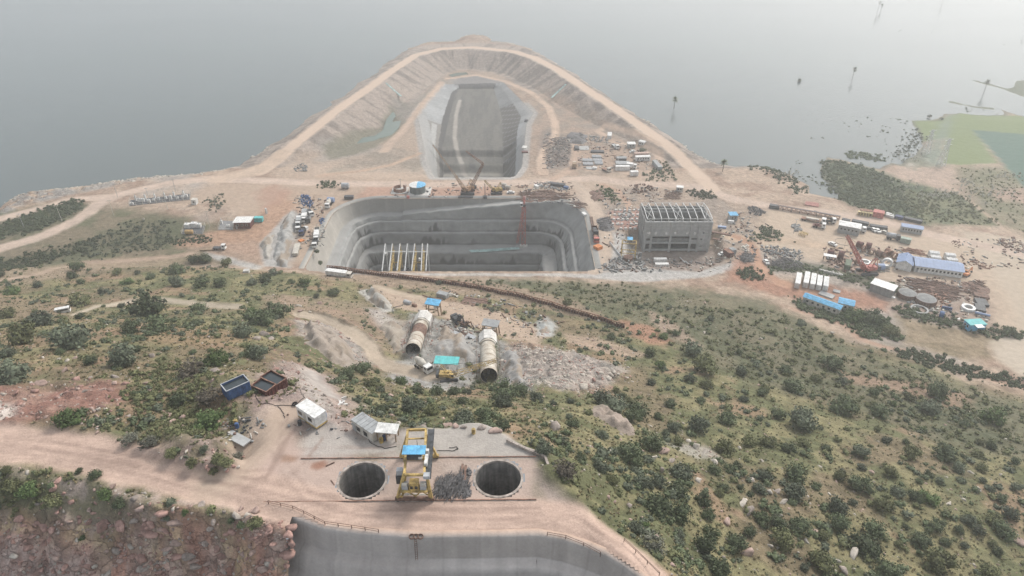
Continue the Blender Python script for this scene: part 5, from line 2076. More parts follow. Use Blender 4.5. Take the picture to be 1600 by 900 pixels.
def pipe_tower(name, label, u, v, roofm, W, D, h, legm):
    x, y, z = G(u, v)
    t = T(name, label, 'gantry', (x, y, z),-0.25)
    for sx in (-1,1):
        for sy in (-1,1):
            MB().bar((sx * W / 2 * 1.25, sy * D / 2,-1.5),(sx * W / 2, sy * D / 2, h), .35).build('leg', legm, t)
    for sy in (-1,1):
        MB().bar((-W / 2 * 1.05, sy * D / 2, h * .62),(W / 2 * 1.05, sy * D / 2, h * .62), .3).build('beam', legm, t)
        MB().bar((-W / 2, sy * D / 2, h),(W / 2, sy * D / 2, h), .3).build('beam', legm, t)
        MB().bar((-W / 2 * 1.2, sy * D / 2, .6),(W / 2 * 1.05, sy * D / 2, h * .6), .16).build('brace', legm, t)
    MB().box(W * .2,0, h * .8,1.2, D * .9, .9,0.3).build('hoist', steel_white, t)
    mb = MB()
    mb.box(0,0, h + .5, W + 1.2, D + 1.0, .12, rx=0.12)
    for k in range(8):
        mb.box(-W / 2 - .5 + (W + 1) * (k + .5) / 8,0, h + .6, .1, D + 1.0, .08, rx=0.12)
    mb.build('roof', roofm, t)


pipe_tower('hoist_tower', 'timber coloured hoist tower with a sky blue roof over the left pipe', 678,492, blue_sheet, 4.2,2.6,5.2, timber)
pipe_tower('hoist_tower', 'hoist tower with a dull grey roof over the right pipe', 767,522, grey_sheet, 4.6,2.6,4.2, timber)
canopy('open_shed', 'teal sheet roof shed standing between the two penstock pipes', 'shed', (679,562,717,564),3.6,3.4, teal_sheet, steel_gal, ribs=10, tilt=0.05)
truck('mixer_truck', 'white concrete mixer truck parked below the left pipe mouth', 'truck', (655,570,668,579), white, offwhite, 'mixer', minL=6.5)
crawler_crane('crawler_crane', 'yellow crawler crane with lattice boom reaching over the right pipe', 701,592,0.2, yellow, P(775,563,38.5), None, None, 1.3, .78, seglen=1.5, lr=.09)


def excavator(label, u, v, rz, m, sc=1.0):
    x, y, z = G(u, v)
    t = T('excavator', label, 'excavator', (x, y, z), rz)
    for s in (-1,1):
        mb = MB()
        mb.box(0, s * 1.1 * sc, .45 * sc, 3.8 * sc, .6 * sc, .8 * sc)
        mb.cyl((-1.9 * sc, s * 1.1 * sc - .3 * sc, .45 * sc),(-1.9 * sc, s * 1.1 * sc + .3 * sc, .45 * sc), .4 * sc, 10)
        mb.cyl((1.9 * sc, s * 1.1 * sc - .3 * sc, .45 * sc),(1.9 * sc, s * 1.1 * sc + .3 * sc, .45 * sc), .4 * sc, 10)
        mb.build('track', dark_grey, t)
    mb = MB()
    mb.box(-.6 * sc, 0,1.5 * sc, 3.2 * sc, 2.5 * sc, 1.1 * sc)
    mb.box(-1.8 * sc, 0,1.7 * sc, 1.0 * sc, 2.5 * sc, 1.2 * sc)
    mb.build('body', m, t)
    c = MB().box(.7 * sc, .75 * sc, 2.3 * sc, 1.3 * sc, 1.0 * sc, 1.5 * sc, top=.9).build('cab', m, t)
    MB().box(.75 * sc, .75 * sc, 2.45 * sc, 1.36 * sc, 1.04 * sc, .8 * sc).build('cab_window', glass_d, c)
    MB().bar((.8 * sc, -.2 * sc, 1.9 * sc),(3.8 * sc, -.2 * sc, 4.4 * sc), .45 * sc, .6 * sc).build('boom', m, t)
    st = MB().bar((3.7 * sc, -.2 * sc, 4.5 * sc),(5.4 * sc, -.2 * sc, 1.6 * sc), .35 * sc, .5 * sc).build('stick', m, t)
    mb = MB()
    mb.box(5.3 * sc, -.2 * sc, 1.1 * sc, .9 * sc, 1.1 * sc, 1.0 * sc, top=.6)
    mb.build('bucket', dark_grey, st)
    return t


excavator('dark dusty excavator on the rubble between the two hoist towers', 714,503,-.9, dark_grey)
excavator('brown excavator on the slope beside the dark excavator', 727,510,-.6, brown_rust, .7)
for k, (e, lb) in enumerate((((702,516,716,521), 'bent grey sheet lying on the rubble below the dark excavator'),((716,523,730,529), 'long bent sheet on the rubble near the right hoist tower'),((730,522,742,528), 'pale plate lying left of the right hoist tower'))):
    slab_thing('steel_plate', lb, 'steel plate', e, 1.6, .25, steel_gal, .3)
tank_h('water_tank', 'larger grey cylinder lying on the tan flat beside the hose loop', 'tank', (632,472,641,475), .95, steel_gal)
tank_h('water_tank', 'smaller rusty cylinder lying beside the grey one on the tan flat', 'tank', (645,477,650,479), .7, rust_light)
x, y, z = G(626,484)
mb = MB()
mb.tube([(3.2 * math.cos(q),2.4 * math.sin(q), .12) for q in np.linspace(1.6,5.4,16)], .12)
o = mb.build('hose', dark_grey)
o.location = (x, y, z)
tag(o, 'dark curved hose lying on the tan flat left of the hoist tower', 'hose')
mb = MB()
c, L, rz = seg(722,471,761,477, .5)
t = T('sheet_stack', 'wide dark rusty stack of steel sheets on the tan flat', 'steel stack', c, rz)
for k in range(6):
    MB().box(0,-3 + k * 1.2, .35 + random.uniform(0, .25), L, 1.1, .5).build('sheet', brown_rust, t)
container('scrap_container', 'dented grey open container above the tan flat', 'container', (684,456,699,460),2.4,2.2, grey_sheet)
heap('scrap_heap', 'pale scrap and drums beside the dented grey container', 'scrap', [(700,459),(716,460),(716,466),(700,465)],1.0, offwhite, 'boxes', 16, rl=(.8,1.4), seed=8)
for k, (e, lb) in enumerate((((636,456,648,459), 'short rusty beam lying at the top of the tan flat'),((660,461,692,469), 'long rusty beam lying along the tan flat'))):
    slab_thing('steel_beam', lb, 'beam', e, .35, .35, brown_rust)
truck('tipper_truck', 'white roofed long lorry parked beside the sheet pile wall', 'truck', (511,428,550,433), offwhite, white, 'box', 2.6,3.0)

# ------------------------------------------------------------------ gantry crane over the shafts
def gantry():
    c = P(646,740,79)
    t = T('gantry_crane', 'yellow gantry crane with a sky blue canopy between the two shafts', 'gantry crane', (c[0], c[1],79),0)
    lp = lambda u, v, z: Vector((P(u, v, z)[0] - c[0], P(u, v, z)[1] - c[1], z - 79))
    zg = 84.6
    front, rear = lp(650,783,79).y, lp(650,716,79).y
    gl0, gl1 = lp(632,742, zg), lp(637,672, zg)
    gr0, gr1 = lp(663,742, zg), lp(665.5,671, zg)
    hg = zg - 79
    for a, b_ in ((gl0, gl1),(gr0, gr1)):
        MB().bar(a, b_, .32, .55).build('main_girder', yellow, t)
    for f in (0.0,0.34,1.0):
        a, b_ = gl0 + (gl1 - gl0) * f, gr0 + (gr1 - gr0) * f
        MB().bar(a, b_, .24, .4).build('cross_girder', yellow, t)
    a, b_ = gl0 + (gl1 - gl0) * .88 + Vector((0,0,-.8)), gr0 + (gr1 - gr0) * .88 + Vector((0,0,-.8))
    MB().bar(a, b_, .2).build('cross_girder', yellow, t)
    # end carriages on both rails
    for yy, x0, x1 in ((front, lp(618,783,79).x, lp(679,783,79).x),(rear, lp(625,716,79).x, lp(686,716,79).x)):
        e = MB().box((x0 + x1) / 2, yy, .55, x1 - x0, .45, .5).build('end_carriage', brown_rust if yy == front else yellow, t)
        for x in (x0 + .35, x0 + 1.2, x1 - 1.2, x1 - .35):
            MB().cyl((x, yy - .14, .3),(x, yy + .14, .3), .28,12).build('wheel', dark_grey, e)
        if yy == front:
            MB().box((x0 + x1) / 2, yy + .5, .9, x1 - x0 - 1.2, .22, .22).build('tie_beam', offwhite, t)
    # legs
    for s, g0, g1 in ((-1, gl0, gl1),(1, gr0, gr1)):
        x0 = lp(622 if s < 0 else 675,783,79).x
        MB().bar((x0, front, .75),(g0.x + .1 * s, front + .9, hg - .3), .38).build('leg', yellow, t)
        MB().bar((x0 * .55 + g0.x * .45, front + .05, .75),(g0.x, front + 1.2, hg - 1.0), .22).build('leg_brace', yellow, t)
        xr = lp(627 if s < 0 else 682,716,79).x
        MB().bar((xr, rear, .75),(g1.x, rear, hg - .3), .35).build('leg', yellow, t)
        MB().bar((xr + 1.0 * -s, rear, .75),(g1.x, rear, hg - .5), .18).build('leg_brace', yellow, t)
    for k in range(4):
        f0, f1 = k / 4,(k + 1) / 4
        x0, x1 = lp(626,783,79).x, lp(672,783,79).x
        MB().bar((x0 + (x1 - x0) * f0, front + .1, .8 if k % 2 == 0 else 2.0),(x0 + (x1 - x0) * f1, front + .3,2.0 if k % 2 == 0 else .8), .14).build('lacing', yellow, t)
    # walkway along the right girder, with rails and cabinets
    w0, w1 = lp(668,748, zg - .2), lp(674,671, zg - .2)
    MB().bar(w0, w1,1.0, .12).build('walkway', dark_grey, t)
    for k in range(10):
        p_ = w0 + (w1 - w0) * (k / 9) + Vector((.48,0,0))
        MB().bar(p_, p_ + Vector((0,0,1.0)), .05).build('rail_post', dark_grey, t)
    MB().bar(w0 + Vector((.48,0,1)), w1 + Vector((.48,0,1)), .05).build('handrail', dark_grey, t)
    for (u, v, sx, sy, sz, m) in ((667.5,706, .55, .5,1.0, white),(666,719, .45,1.9, .7, white),(666.5,743, .9, .8, .6, steel_gal)):
        q_ = lp(u, v, zg + .4)
        MB().box(q_.x, q_.y, hg + .35, sx, sy, sz).build('electric_cabinet', m, t)
    # hoist under the canopy
    q_ = lp(647,703, zg + 1.9)
    rf = MB()
    rf.box(q_.x, q_.y, hg + 1.9,3.4,1.75, .07, rx=0.05)
    for k in range(7):
        rf.box(q_.x - 1.7 + 3.4 * (k + .5) / 7, q_.y, hg + 1.96, .07,1.75, .05, rx=0.05)
    rf.build('canopy', blue_sheet, t)
    for sx in (-1,1):
        for sy in (-1,1):
            MB().bar((q_.x + sx * 1.55, q_.y + sy * .75, hg + .2),(q_.x + sx * 1.55, q_.y + sy * .75, hg + 1.9), .09).build('canopy_post', yellow, t)
    MB().box(q_.x, q_.y, hg + .75,2.2,1.1, .7).build('hoist_drum_frame', dark_grey, t)
    q2 = lp(654,716, zg + .9)
    MB().box(q2.x + .2, q2.y + .35, hg + .8, .55, .45, .5).build('control_box', white, t)
    # lower trolley with machinery and cab at the front
    q3 = lp(647,757,82.2)
    MB().box(q3.x, q3.y, 2.4,4.0,1.5, .2).build('platform', yellow, t)
    cb = MB().box(q3.x + .05, q3.y - .15,3.3,1.35,1.1,1.6).build('operator_cab', yellow, t)
    for sx in (-1,1):
        MB().box(q3.x + .05 + sx * .34, q3.y - .72,3.3, .4, .06, .55).build('cab_window', glass_d, cb)
    for sx in (-1,1):
        MB().box(q3.x + sx * 1.35, q3.y, 2.95, .9, .9, .9).build('winch', steel_gal, t)
        MB().cyl((q3.x + sx * 1.35 - .4, q3.y - .3,3.5),(q3.x + sx * 1.35 + .4, q3.y - .3,3.5), .28,10).build('winch_drum', offwhite, t)
    q4 = lp(624.5,743,82.5)
    MB().box(q4.x, q4.y, 3.1,1.0,1.1,1.6).build('machine_box', dark_grey, t)
    q5 = lp(624,735,84)
    MB().box(q5.x, q5.y + .2,4.6, .9, .8, .9).build('machine_box', steel_gal, t)
    q6 = lp(655,724,80)
    MB().box(q6.x, q6.y, 3.4, .95, .8, .8).build('hook_block', timber, t)
    MB().bar((q6.x, q6.y, 3.8),(q6.x, q6.y, hg + .4), .06).build('rope', dark_grey, t)


gantry()
for (v0, u0, u1, lb) in ((783,412,838, 'nearer crane rail running past both shafts on the pink yard'),(716,470,838, 'farther crane rail running behind both shafts')):
    a, b_ = P(u0, v0 + (2 if v0 > 750 else 1),79), P(u1, v0 - 2,79)
    t = T('crane_rail', lb, 'rail', ((a[0] + b_[0]) / 2,(a[1] + b_[1]) / 2,79), math.atan2(b_[1] - a[1], b_[0] - a[0]))
    L = math.hypot(b_[0] - a[0], b_[1] - a[1])
    MB().box(0,0, .12, L, .1, .14).build('rail', rust_light, t)
    MB().box(0,0, .03, L, .3, .06).build('plinth', collar_m, t)

# heap of rebar right of the gantry, and the bundle beside it
heap('rebar_heap', 'dark tangled rebar heap between the gantry crane and the right shaft', 'rebar heap', [(680,752),(700,748),(724,740),(735,762),(728,774),(700,778),(682,774)], .9, rebar_m, 'rods', 420, rl=(1.2,3.0), rr=.05, seed=5, direction=1.35, mound=False)
for k, (u, v) in enumerate(((722,735),(727,737))):
    o = MB().box(0,0, .2, .35,3.2, .35).build('steel_section', brown_rust)
    o.location = P(u, v + 4,79)
    tag(o, ('left', 'right')[k] + ' brown steel section lying at the top of the rebar heap', 'steel section')
heap('scrap_heap', 'small black scrap clump next to the right shaft', 'scrap', [(726,735),(735,735),(735,741),(727,741)], .9, rebar_m, 'rods', 60, rl=(.4,1.0), rr=.12, seed=6)
heap('scrap_heap', 'small black scrap clump at the lower corner of the rebar heap', 'scrap', [(724,767),(735,766),(735,774),(726,775)], .6, rebar_m, 'rods', 50, rl=(.4,1.2), rr=.1, seed=7)

# ------------------------------------------------------------------ cabins, skips and tanks on the hill top
def skip(label, e, W, h, m, rim, fillm, ribs=8, cat='skip', tilt=0.0, name='skip'):
    c, L, rz = seg(*e, h)
    t = T(name, label, cat, c, rz)
    mb = MB()
    for s in (-1,1):
        mb.box(0, s * (W / 2 - .05), h / 2 + .1, L, .1, h)
        mb.box(s * (L / 2 - .05),0, h / 2 + .1, .1, W - .2, h)
    mb.box(0,0, .2, L - .2, W - .2, .12)
    mb.build('body', m, t)
    for s in (-1,1):
        for k in range(ribs):
            MB().box(-L / 2 + L * (k + .5) / ribs, s * (W / 2 + .06), h / 2 + .1, .13, .14, h - .1).build('rib', m, t)
        for k in range(3):
            MB().box(s * (L / 2 + .05),-W / 2 + W * (k + .5) / 3, h / 2 + .1, .12, .12, h - .1).build('rib', m, t)
    mb = MB()
    for s in (-1,1):
        mb.box(0, s * (W / 2 - .02), h + .14, L + .1, .16, .1)
        mb.box(s * (L / 2 - .02),0, h + .145, .16, W - .18, .1)
    mb.build('rim', rim, t)
    MB().box(0,0, h * .45 + .15, L - .22, W - .22, h * .75).build('contents', fillm, t)
    return t


skip('blue ribbed open skip filled with dark water left of the hilltop', (349,607,385,591),2.6,2.1, blue_paint, steel_gal, tarp_dark, 8)
skip('left of two maroon open tanks on the hilltop', (400,597,424,607),2.5,1.9, maroon, rust_light, tarp_dark, 7, 'tank', name='open_tank')
skip('right of two maroon open tanks on the hilltop', (415,584,440,597),2.5,1.9, maroon, rust_light, tarp_dark, 7, 'tank', name='open_tank')


def site_van(label, e, W, h, base):
    c, L, rz = seg(*e, h)
    t = T('site_cabin', label, 'cabin', c, rz)
    MB().box(0,0, .45 + (h - .45) / 2, L, W, h - .45).build('wall', white, t)
    mb = MB()
    mb.box(0,0, h + .05, L + .12, W + .12, .1)
    for k in range(5):
        mb.box(-L / 2 + L * (k + .5) / 5,0, h + .115, .08, W, .04)
    mb.build('roof', white, t)
    MB().box(0,0, .42, L + .05, W + .05, .3).build('skirt', base, t)
    for x in (-L * .32, L * .22):
        f = MB().box(x, -W / 2 - .02, h * .62,1.1, .08, .9).build('window', offwhite, t)
        MB().box(x, -W / 2 - .05, h * .62, .9, .08, .7).build('pane', glass_d, f)
    MB().box(-L * .08,-W / 2 - .03, h * .5 + .1, .8, .08,1.7).build('door', offwhite, t)
    return t


site_van('white portable cabin with orange skirt standing by three old tyres', (471,629,500,648),2.3,2.6, yellow)
t = cabin('site_cabin', 'long pale grey cabin with open doorway near the gantry crane', 'cabin', (557,650,590,672),2.5,2.6, offwhite, grey_sheet, None, 0,2, .06,6)
canopy('lean_to', 'corrugated white lean-to roof at the end of the long grey cabin', 'shed', (588,668,622,671),2.1,2.4, white, timber, None, 0, .12,14)
slab_thing('concrete_slab', 'pale flat slab lying beside the pink track', 'slab', (356,676,386,692),1.7, .25, concrete)
for k, (u, v, lb) in enumerate(((494,660, 'leftmost of three old tyres leaning below the white portable cabin'),(498,657, 'middle of three old tyres leaning below the white portable cabin'),(503,655.5, 'rightmost of three old tyres leaning below the white portable cabin'),(461,632.5, 'lone tyre lying left of the white portable cabin'))):
    x, y, z = G(u, v)
    t = T('tyre', lb, 'tyre', (x, y, z + .05), .6)
    N = 18
    mb = MB()
    V = []
    for i in range(N):
        q = 2 * PI * i / N
        for (rr, zz) in ((.5, .08),(.5, .26),(.42, .34),(.3, .3),(.28, .04),(.42,0)):
            V.append((rr * math.cos(q), rr * math.sin(q), zz))
    mb.add(V, [(i * 6 + k2,((i + 1) % N) * 6 + k2,((i + 1) % N) * 6 + (k2 + 1) % 6, i * 6 + (k2 + 1) % 6) for i in range(N) for k2 in range(6)])
    mb.build('tread', rubber, t)
for (u, v, m, lb) in ((508,652, blue_paint, 'blue barrel at the right corner of the white portable cabin'),(371,668, blue_paint, 'blue barrel among rubbish left of the pink track'),
                      (369,663, yellow, 'yellow barrel among rubbish left of the pink track'),(601,687, dark_blue, 'dark blue drum below the lean-to roof'),
                      (596,691, yellow, 'yellow drum below the lean-to roof'),(740,677, yellow, 'lone yellow drum at the back edge of the platform'),
                      (469,664, dark_grey, 'black drum standing alone below the white portable cabin')):
    x, y, z = G(u, v)
    t = T('barrel', lb, 'barrel', (x, y, z),0)
    MB().cyl((0,0,0),(0,0, .95), .33,14).build('drum', m, t)
    MB().cyl((0,0, .95),(0,0, .99), .28,14).build('lid', m, t)
    for zz in (.3, .63):
        MB().ring((0,0, zz), .35, .3, .05,14).build('hoop', m, t)
heap('rubbish_heap', 'scattered dark rubbish and sacks left of the pink track', 'rubbish', [(352,662),(392,655),(400,672),(372,680),(356,676)], .3, dark_grey, 'boxes', 34, rl=(.35, .6), seed=11)
heap('rubbish_heap', 'pale sacks and sheets on the rocky bank right of the white portable cabin', 'rubbish', [(526,626),(545,624),(543,636),(528,634)], .4, white, 'boxes', 9, rl=(.5,1.2), seed=12)
heap('rubbish_heap', 'small scraps lying below the white portable cabin', 'rubbish', [(468,645),(480,643),(482,655),(470,660)], .25, white, 'boxes', 9, rl=(.3, .7), seed=13)
# cables lying on the yard
for pts, lb in (([(425,590),(455,592),(470,612),(476,622),(462,634),(430,634),(405,630),(398,614)], 'long black cable looping from the maroon tanks to the white cabin'),
                ([(572,678),(580,694),(600,701),(624,698)], 'thin black cable from the long grey cabin to the gantry crane'),
                ([(684,704),(705,705),(716,702),(714,699),(700,700)], 'looped cable on the platform right of the gantry crane'),
                ([(434,634),(442,645),(446,656)], 'short black cable crossing the dusty track')):
    w_ = [G(u, v) for (u, v) in pts]
    o0 = w_[0]
    dd = []
    for a, b_ in zip(w_[:-1], w_[1:]):
        for k in range(5):
            xx, yy = a[0] + (b_[0] - a[0]) * k / 5, a[1] + (b_[1] - a[1]) * k / 5
            dd.append((xx - o0[0] + random.uniform(-.12, .12), yy - o0[1] + random.uniform(-.12, .12), gz(xx, yy) - o0[2] + .08))
    o = MB().tube(dd, .05,5).build('cable', rubber)
    o.location = o0
    tag(o, lb, 'cable')
for k, (u, v, lb, ln, rz) in enumerate(((516,726, 'short rusty rail piece left of the left shaft', 1.4, .6),(520,755, 'short dark rail piece at the left edge of the left shaft', 1.2,-.9))):
    o = MB().box(0,0, .1, ln, .14, .16, rz).build('steel_offcut', brown_rust)
    o.location = P(u, v, 79)
    tag(o, lb, 'steel offcut')
for k, u in enumerate((643.5,650,657)):
    o = MB().ring((0,0,0), .42, .33, .3,20).build('pipe_ring', brown_rust)
    o.location = P(u, 839.5,79.05)
    tag(o, ('left', 'middle', 'right')[k] + ' of three rusty rings at the head of the basin wall', 'pipe ring', 'rings at the head of the basin wall')
c = P(649.5,843,79)
t = T('wall_ladder', 'thin dark pipe ladder running down the basin wall', 'ladder', (c[0], c[1],79),0)
for s in (-.16, .16):
    MB().bar((s, -.15, .1),(s, -.85,-3.4), .07).build('rail', brown_rust, t)
for k in range(9):
    MB().bar((-.16,-.18 - k * .075,-.2 - k * .36),(.16,-.18 - k * .075,-.2 - k * .36), .05).build('rung', brown_rust, t)


def railing(pix, label, z=79.0, h=.8, step=2.0, m=brown_rust):
    w_ = [P(u, v, z) for (u, v) in pix]
    t = T('guard_rail', label, 'guard rail', w_[0],0)
    o0 = w_[0]
    L = [0]
    for a, b_ in zip(w_[:-1], w_[1:]):
        L.append(L[-1] + math.hypot(b_[0] - a[0], b_[1] - a[1]))
    n = max(2, int(L[-1] / step))
    q = [(np.interp(L[-1] * k / n, L, [p[0] for p in w_]) - o0[0], np.interp(L[-1] * k / n, L, [p[1] for p in w_]) - o0[1]) for k in range(n + 1)]
    for (x, y) in q:
        MB().bar((x, y, -.3),(x, y, h), .09).build('post', m, t)
    for hh in (h, h * .5):
        MB().tube([(x, y, hh + random.uniform(-.04, .04)) for (x, y) in q], .04,5).build('rail', m, t)


railing([(420,788),(455,795),(485,808),(505,820),(560,828),(592,833)], 'rusty guard rail along the road edge left of the basin wall')
railing([(855,837),(880,841),(905,850),(938,868)], 'rusty guard rail along the road edge right of the basin wall')
railing([(975,845),(1000,868),(1030,898)], 'dark low rail along the outer edge of the bending road', h=.5)
# low masonry kerb at the right of the platform
w_ = [P(u, v, 79) for (u, v) in [(792,690),(820,703),(852,717),(857,732),(858,748)]]
t = T('parapet', 'low grey parapet round the right corner of the platform', 'wall', w_[0],0)
o0 = w_[0]
for a, b_ in zip(w_[:-1], w_[1:]):
    n = max(1, int(math.hypot(b_[0] - a[0], b_[1] - a[1]) / .9))
    for k in range(n):
        f0, f1 = k / n, (k + .93) / n
        MB().bar((a[0] + (b_[0] - a[0]) * f0 - o0[0], a[1] + (b_[1] - a[1]) * f0 - o0[1], .2 + random.uniform(0, .08)),(a[0] + (b_[0] - a[0]) * f1 - o0[0], a[1] + (b_[1] - a[1]) * f1 - o0[1], .2 + random.uniform(0, .08)), .4, .7).build('block', collar_m, t)
car('van', 'small white van parked on the left hill track', 'van', (88,489,109,485), white, None, 4.6, True)

# ------------------------------------------------------------------ east yard
for k, e in enumerate(((1249.5,426,1246.5,443),(1262.5,424.5,1259.5,442),(1272.5,427,1270,444),(1282,430,1280,446),(1292,432,1290.5,447))):
    container('container', ('leftmost', 'second from the left', 'middle', 'second from the right', 'rightmost')[k] + ' of five white containers parked on orange soil', 'container', e, 2.0,2.7, white, 'five white containers on the orange soil', ribs=9)
cabin('store_shed', 'white roofed open store shed below the red crawler crane', 'shed', (1363.5,438.5,1400.5,451),6.0,3.6, concrete_raw, white, None, 0,0, .3,10, False, 0)
cabin('site_office', 'long low office with slate blue roof and row of windows', 'building', (1427,407.5,1504,418),9.5,3.2, white, slate_sheet, None, 1.6,12, .4,14, True, 0)
cabin('site_office', 'short cross wing with slate blue roof joined to the long office', 'building', (1417,399.5,1413.5,413),7.0,3.3, white, slate_sheet, None, 1.7,3, .4,6, True, 0)
cabin('site_cabin', 'small cabin with pale blue roof near the far yard edge', 'cabin', (1408,351,1443,356.5),4.4,3.0, grey_sheet, slate_sheet, None, .7,7, .3,10, True, 0)
cabin('workshop', 'long white workshop standing in the middle of the far yard', 'building', (1311,347.5,1346,354),6.2,4.2, grey_sheet, white, None, .8,5, .3,9, True, 0)
t = cabin('long_shed', 'longer of two sky blue roofed sheds at the slope foot', 'shed', (1257,460.5,1316,481.5),4.2,3.0, offwhite, blue_sheet, None, .9,6, .25,14, True, 0)
cabin('long_shed', 'shorter of two sky blue roofed sheds at the slope foot', 'shed', (1310,468.5,1336,474.5),5.0,3.0, offwhite, blue_sheet, None, .9,3, .25,7, True, 0)
slab_thing('concrete_slab', 'pale slab behind the longer sky blue shed', 'slab', (1281,456,1303,464),3.4, .5, concrete)
slab_thing('concrete_slab', 'small pale slab above the sky blue sheds', 'slab', (1302,453,1313,456),2.2, .4, concrete)
for k, (e, lb) in enumerate((((1452,393.5,1468,395.5), 'upper left of four white tank cabins behind the long office'),((1454,400.5,1470,402.5), 'lower left of four white tank cabins behind the long office'),
                             ((1477,397,1493,398.5), 'upper right of four white tank cabins behind the long office'),((1479,404.5,1496,406), 'lower right of four white tank cabins behind the long office'))):
    c, L, rz = seg(*e, 2.4)
    t = T('tank_cabin', lb, 'tank', c, rz, 'white tank cabins behind the office')
    mb = MB()
    mb.box(0,0,1.3, L, 2.6,1.9)
    for s in (-1,1):
        mb.cyl((-L / 2, s * .62,2.2),(L / 2, s * .62,2.2), .7,10)
    mb.build('shell', white, t)
    for s in (-1,1):
        MB().box(s * L * .3,0, .2, .4,2.2, .8).build('skid', dark_grey, t)
        MB().box(s * L * .25,-1.34,1.5, .8, .1, .7).build('hatch', grey_sheet, t)
    if k == 2:
        MB().box(0,-1.34,1.0, L * .6, .08, .5).build('stripe_panel', blue_sheet, t)
cabin('site_cabin', 'cabin with teal and white roof at the right yard corner', 'cabin', (1519,498.5,1530,508),7.0,3.0, blue_sheet, teal_sheet, None, 0,2, .2,8, True, 0)
slab_thing('roof_sheet', 'white sheet covering the near end of the teal roofed cabin', 'roof sheet', (1525,509.5,1537,509),2.2, .12, white, 3.2)
# lorries and plant in the far yard
truck('flatbed_truck', 'long flatbed lorry with pale mixed load near the far shore', 'truck', (1252,341,1290,348), white, rust_light, 'flat', 2.8, load=offwhite)
truck('flatbed_truck', 'dark red flatbed lorry next to the pale loaded lorry', 'truck', (1270,352,1289,355.5), white, maroon, 'flat', 2.6, load=maroon)
truck('tipper_truck', 'dark tipper with white cab left of the white workshop', 'truck', (1289,346,1302,347), white, dark_grey, 'tipper', 2.5)
truck('box_truck', 'white cab truck in front of the white workshop', 'truck', (1334,359,1350,361), white, grey_sheet, 'flat', 2.5)
for k, (e, m, lb) in enumerate((((1352,357,1361,358), dark_grey, 'black car parked right of the white workshop'),((1363,358,1367,361), white, 'white car between the black car and pickup'),
                                ((1369,359,1373,362.5), white, 'white car in the middle of the vehicle row'),((1378,362,1386,365), offwhite, 'cream car at the right of the vehicle row'),
                                ((1297,380,1305,383.5), white, 'lone white car on open sand left of the red crane'),((1125,398,1132,396), white, 'white car left of the maroon container'),
                                ((1195,407,1199,412), white, 'white car beside the long dark rebar heap'),((793,301,803,301), white, 'white car right of the yellow cranes'),
                                ((984,238,992,236), white, 'white pickup beside the huts inside the ring'))):
    car('car', lb, 'car', e, m)
truck('tank_truck', 'grey tanker standing alone below the pale blue roof cabin', 'truck', (1387,371,1403,373.5), dark_grey, steel_gal, 'tank', 2.6)
container('container', 'greenish container standing right of the grey tanker', 'container', (1408,370.5,1424,374),2.6,2.4, mat('green_grey_paint', (.30, .36, .30), .6, .25,1.0), None)
# long stacks along the shore
for k, (e, W, h, m, lb) in enumerate((((1316,341,1329,343.8),2.4,1.0, dark_grey, 'short dark steel stack left of the dark long stacks'),((1331,342.5,1359,348.5),2.6,2.2, dark_grey, 'left long dark green steel stack behind the workshop'),
                                      ((1359,350.5,1388,354.5),2.6,2.0, dark_grey, 'right long dark steel stack behind the workshop'),((1344,326.5,1364,329.5),3.0,2.6, rust_light, 'rust coloured frame stack on the far shore'),
                                      ((1365,328,1383,331.5),4.0,3.2, red_steel, 'bright red frame stack on the far shore'),((1399,335.5,1412,339),2.6,1.6, dark_blue, 'dark blue bundle right of the white bars'),
                                      ((1413,338.5,1442,345),2.6,1.6, dark_grey, 'long dark bundle at the right end of the shore row'),((1258,316.5,1280,320),5.0, .6, mat('faded_red', (.40, .19, .16), .8, .3), 'flat faded red pipe stack near the shore'))):
    c, L, rz = seg(*e, h)
    t = T('steel_stack', lb, 'steel stack', c, rz)
    nl = 3
    for i in range(nl):
        for j in range(2):
            o = MB().box(0,-W / 2 + W * (i + .5) / nl, h * (j + .5) / 2, L * random.uniform(.9,1), W / nl * .86, h / 2 * .88).build('bundle', m, t)
    for x in (-.3,0, .3):
        MB().box(L * x, 0,-.1, .3, W, .25).build('bearer', timber, t)
for k, (e, lb) in enumerate((((1385,332,1397,335.5), 'upper of two white bars on the far shore'),((1385,334.5,1397,338), 'lower of two white bars on the far shore'))):
    container('steel_bar', lb, 'steel bar', e, 1.2,1.3, white, 'white bars on the far shore', ribs=3)
c, L, rz = seg(1341,333,1362,336,1)
t = T('yellow_frame', 'row of pale yellow frames below the rust frame stack', 'frame', c, rz)
for k in range(5):
    x = -L / 2 + L * (k + .5) / 5
    mb = MB()
    for s in (-1,1):
        mb.box(x + s * .8,0,1.0, .25,1.8,2.0)
    mb.box(x, 0,2.05,1.8,1.8, .2)
    mb.build('bay', mat('pale_yellow', (.62, .5, .26), .6, .2), t)
c, L, rz = seg(1250,363,1261,367,1)
t = T('yellow_frame', 'row of bright yellow steel frames standing by the grey heap', 'frame', c, rz)
for k in range(5):
    x = -L / 2 + L * (k + .5) / 5
    mb = MB()
    for s in (-1,1):
        mb.bar((x, s * 1.6,0),(x, s * 1.6,1.3), .22)
    mb.bar((x, -1.7,1.3),(x, 1.7,1.3), .25)
    mb.build('trestle', yellow, t)
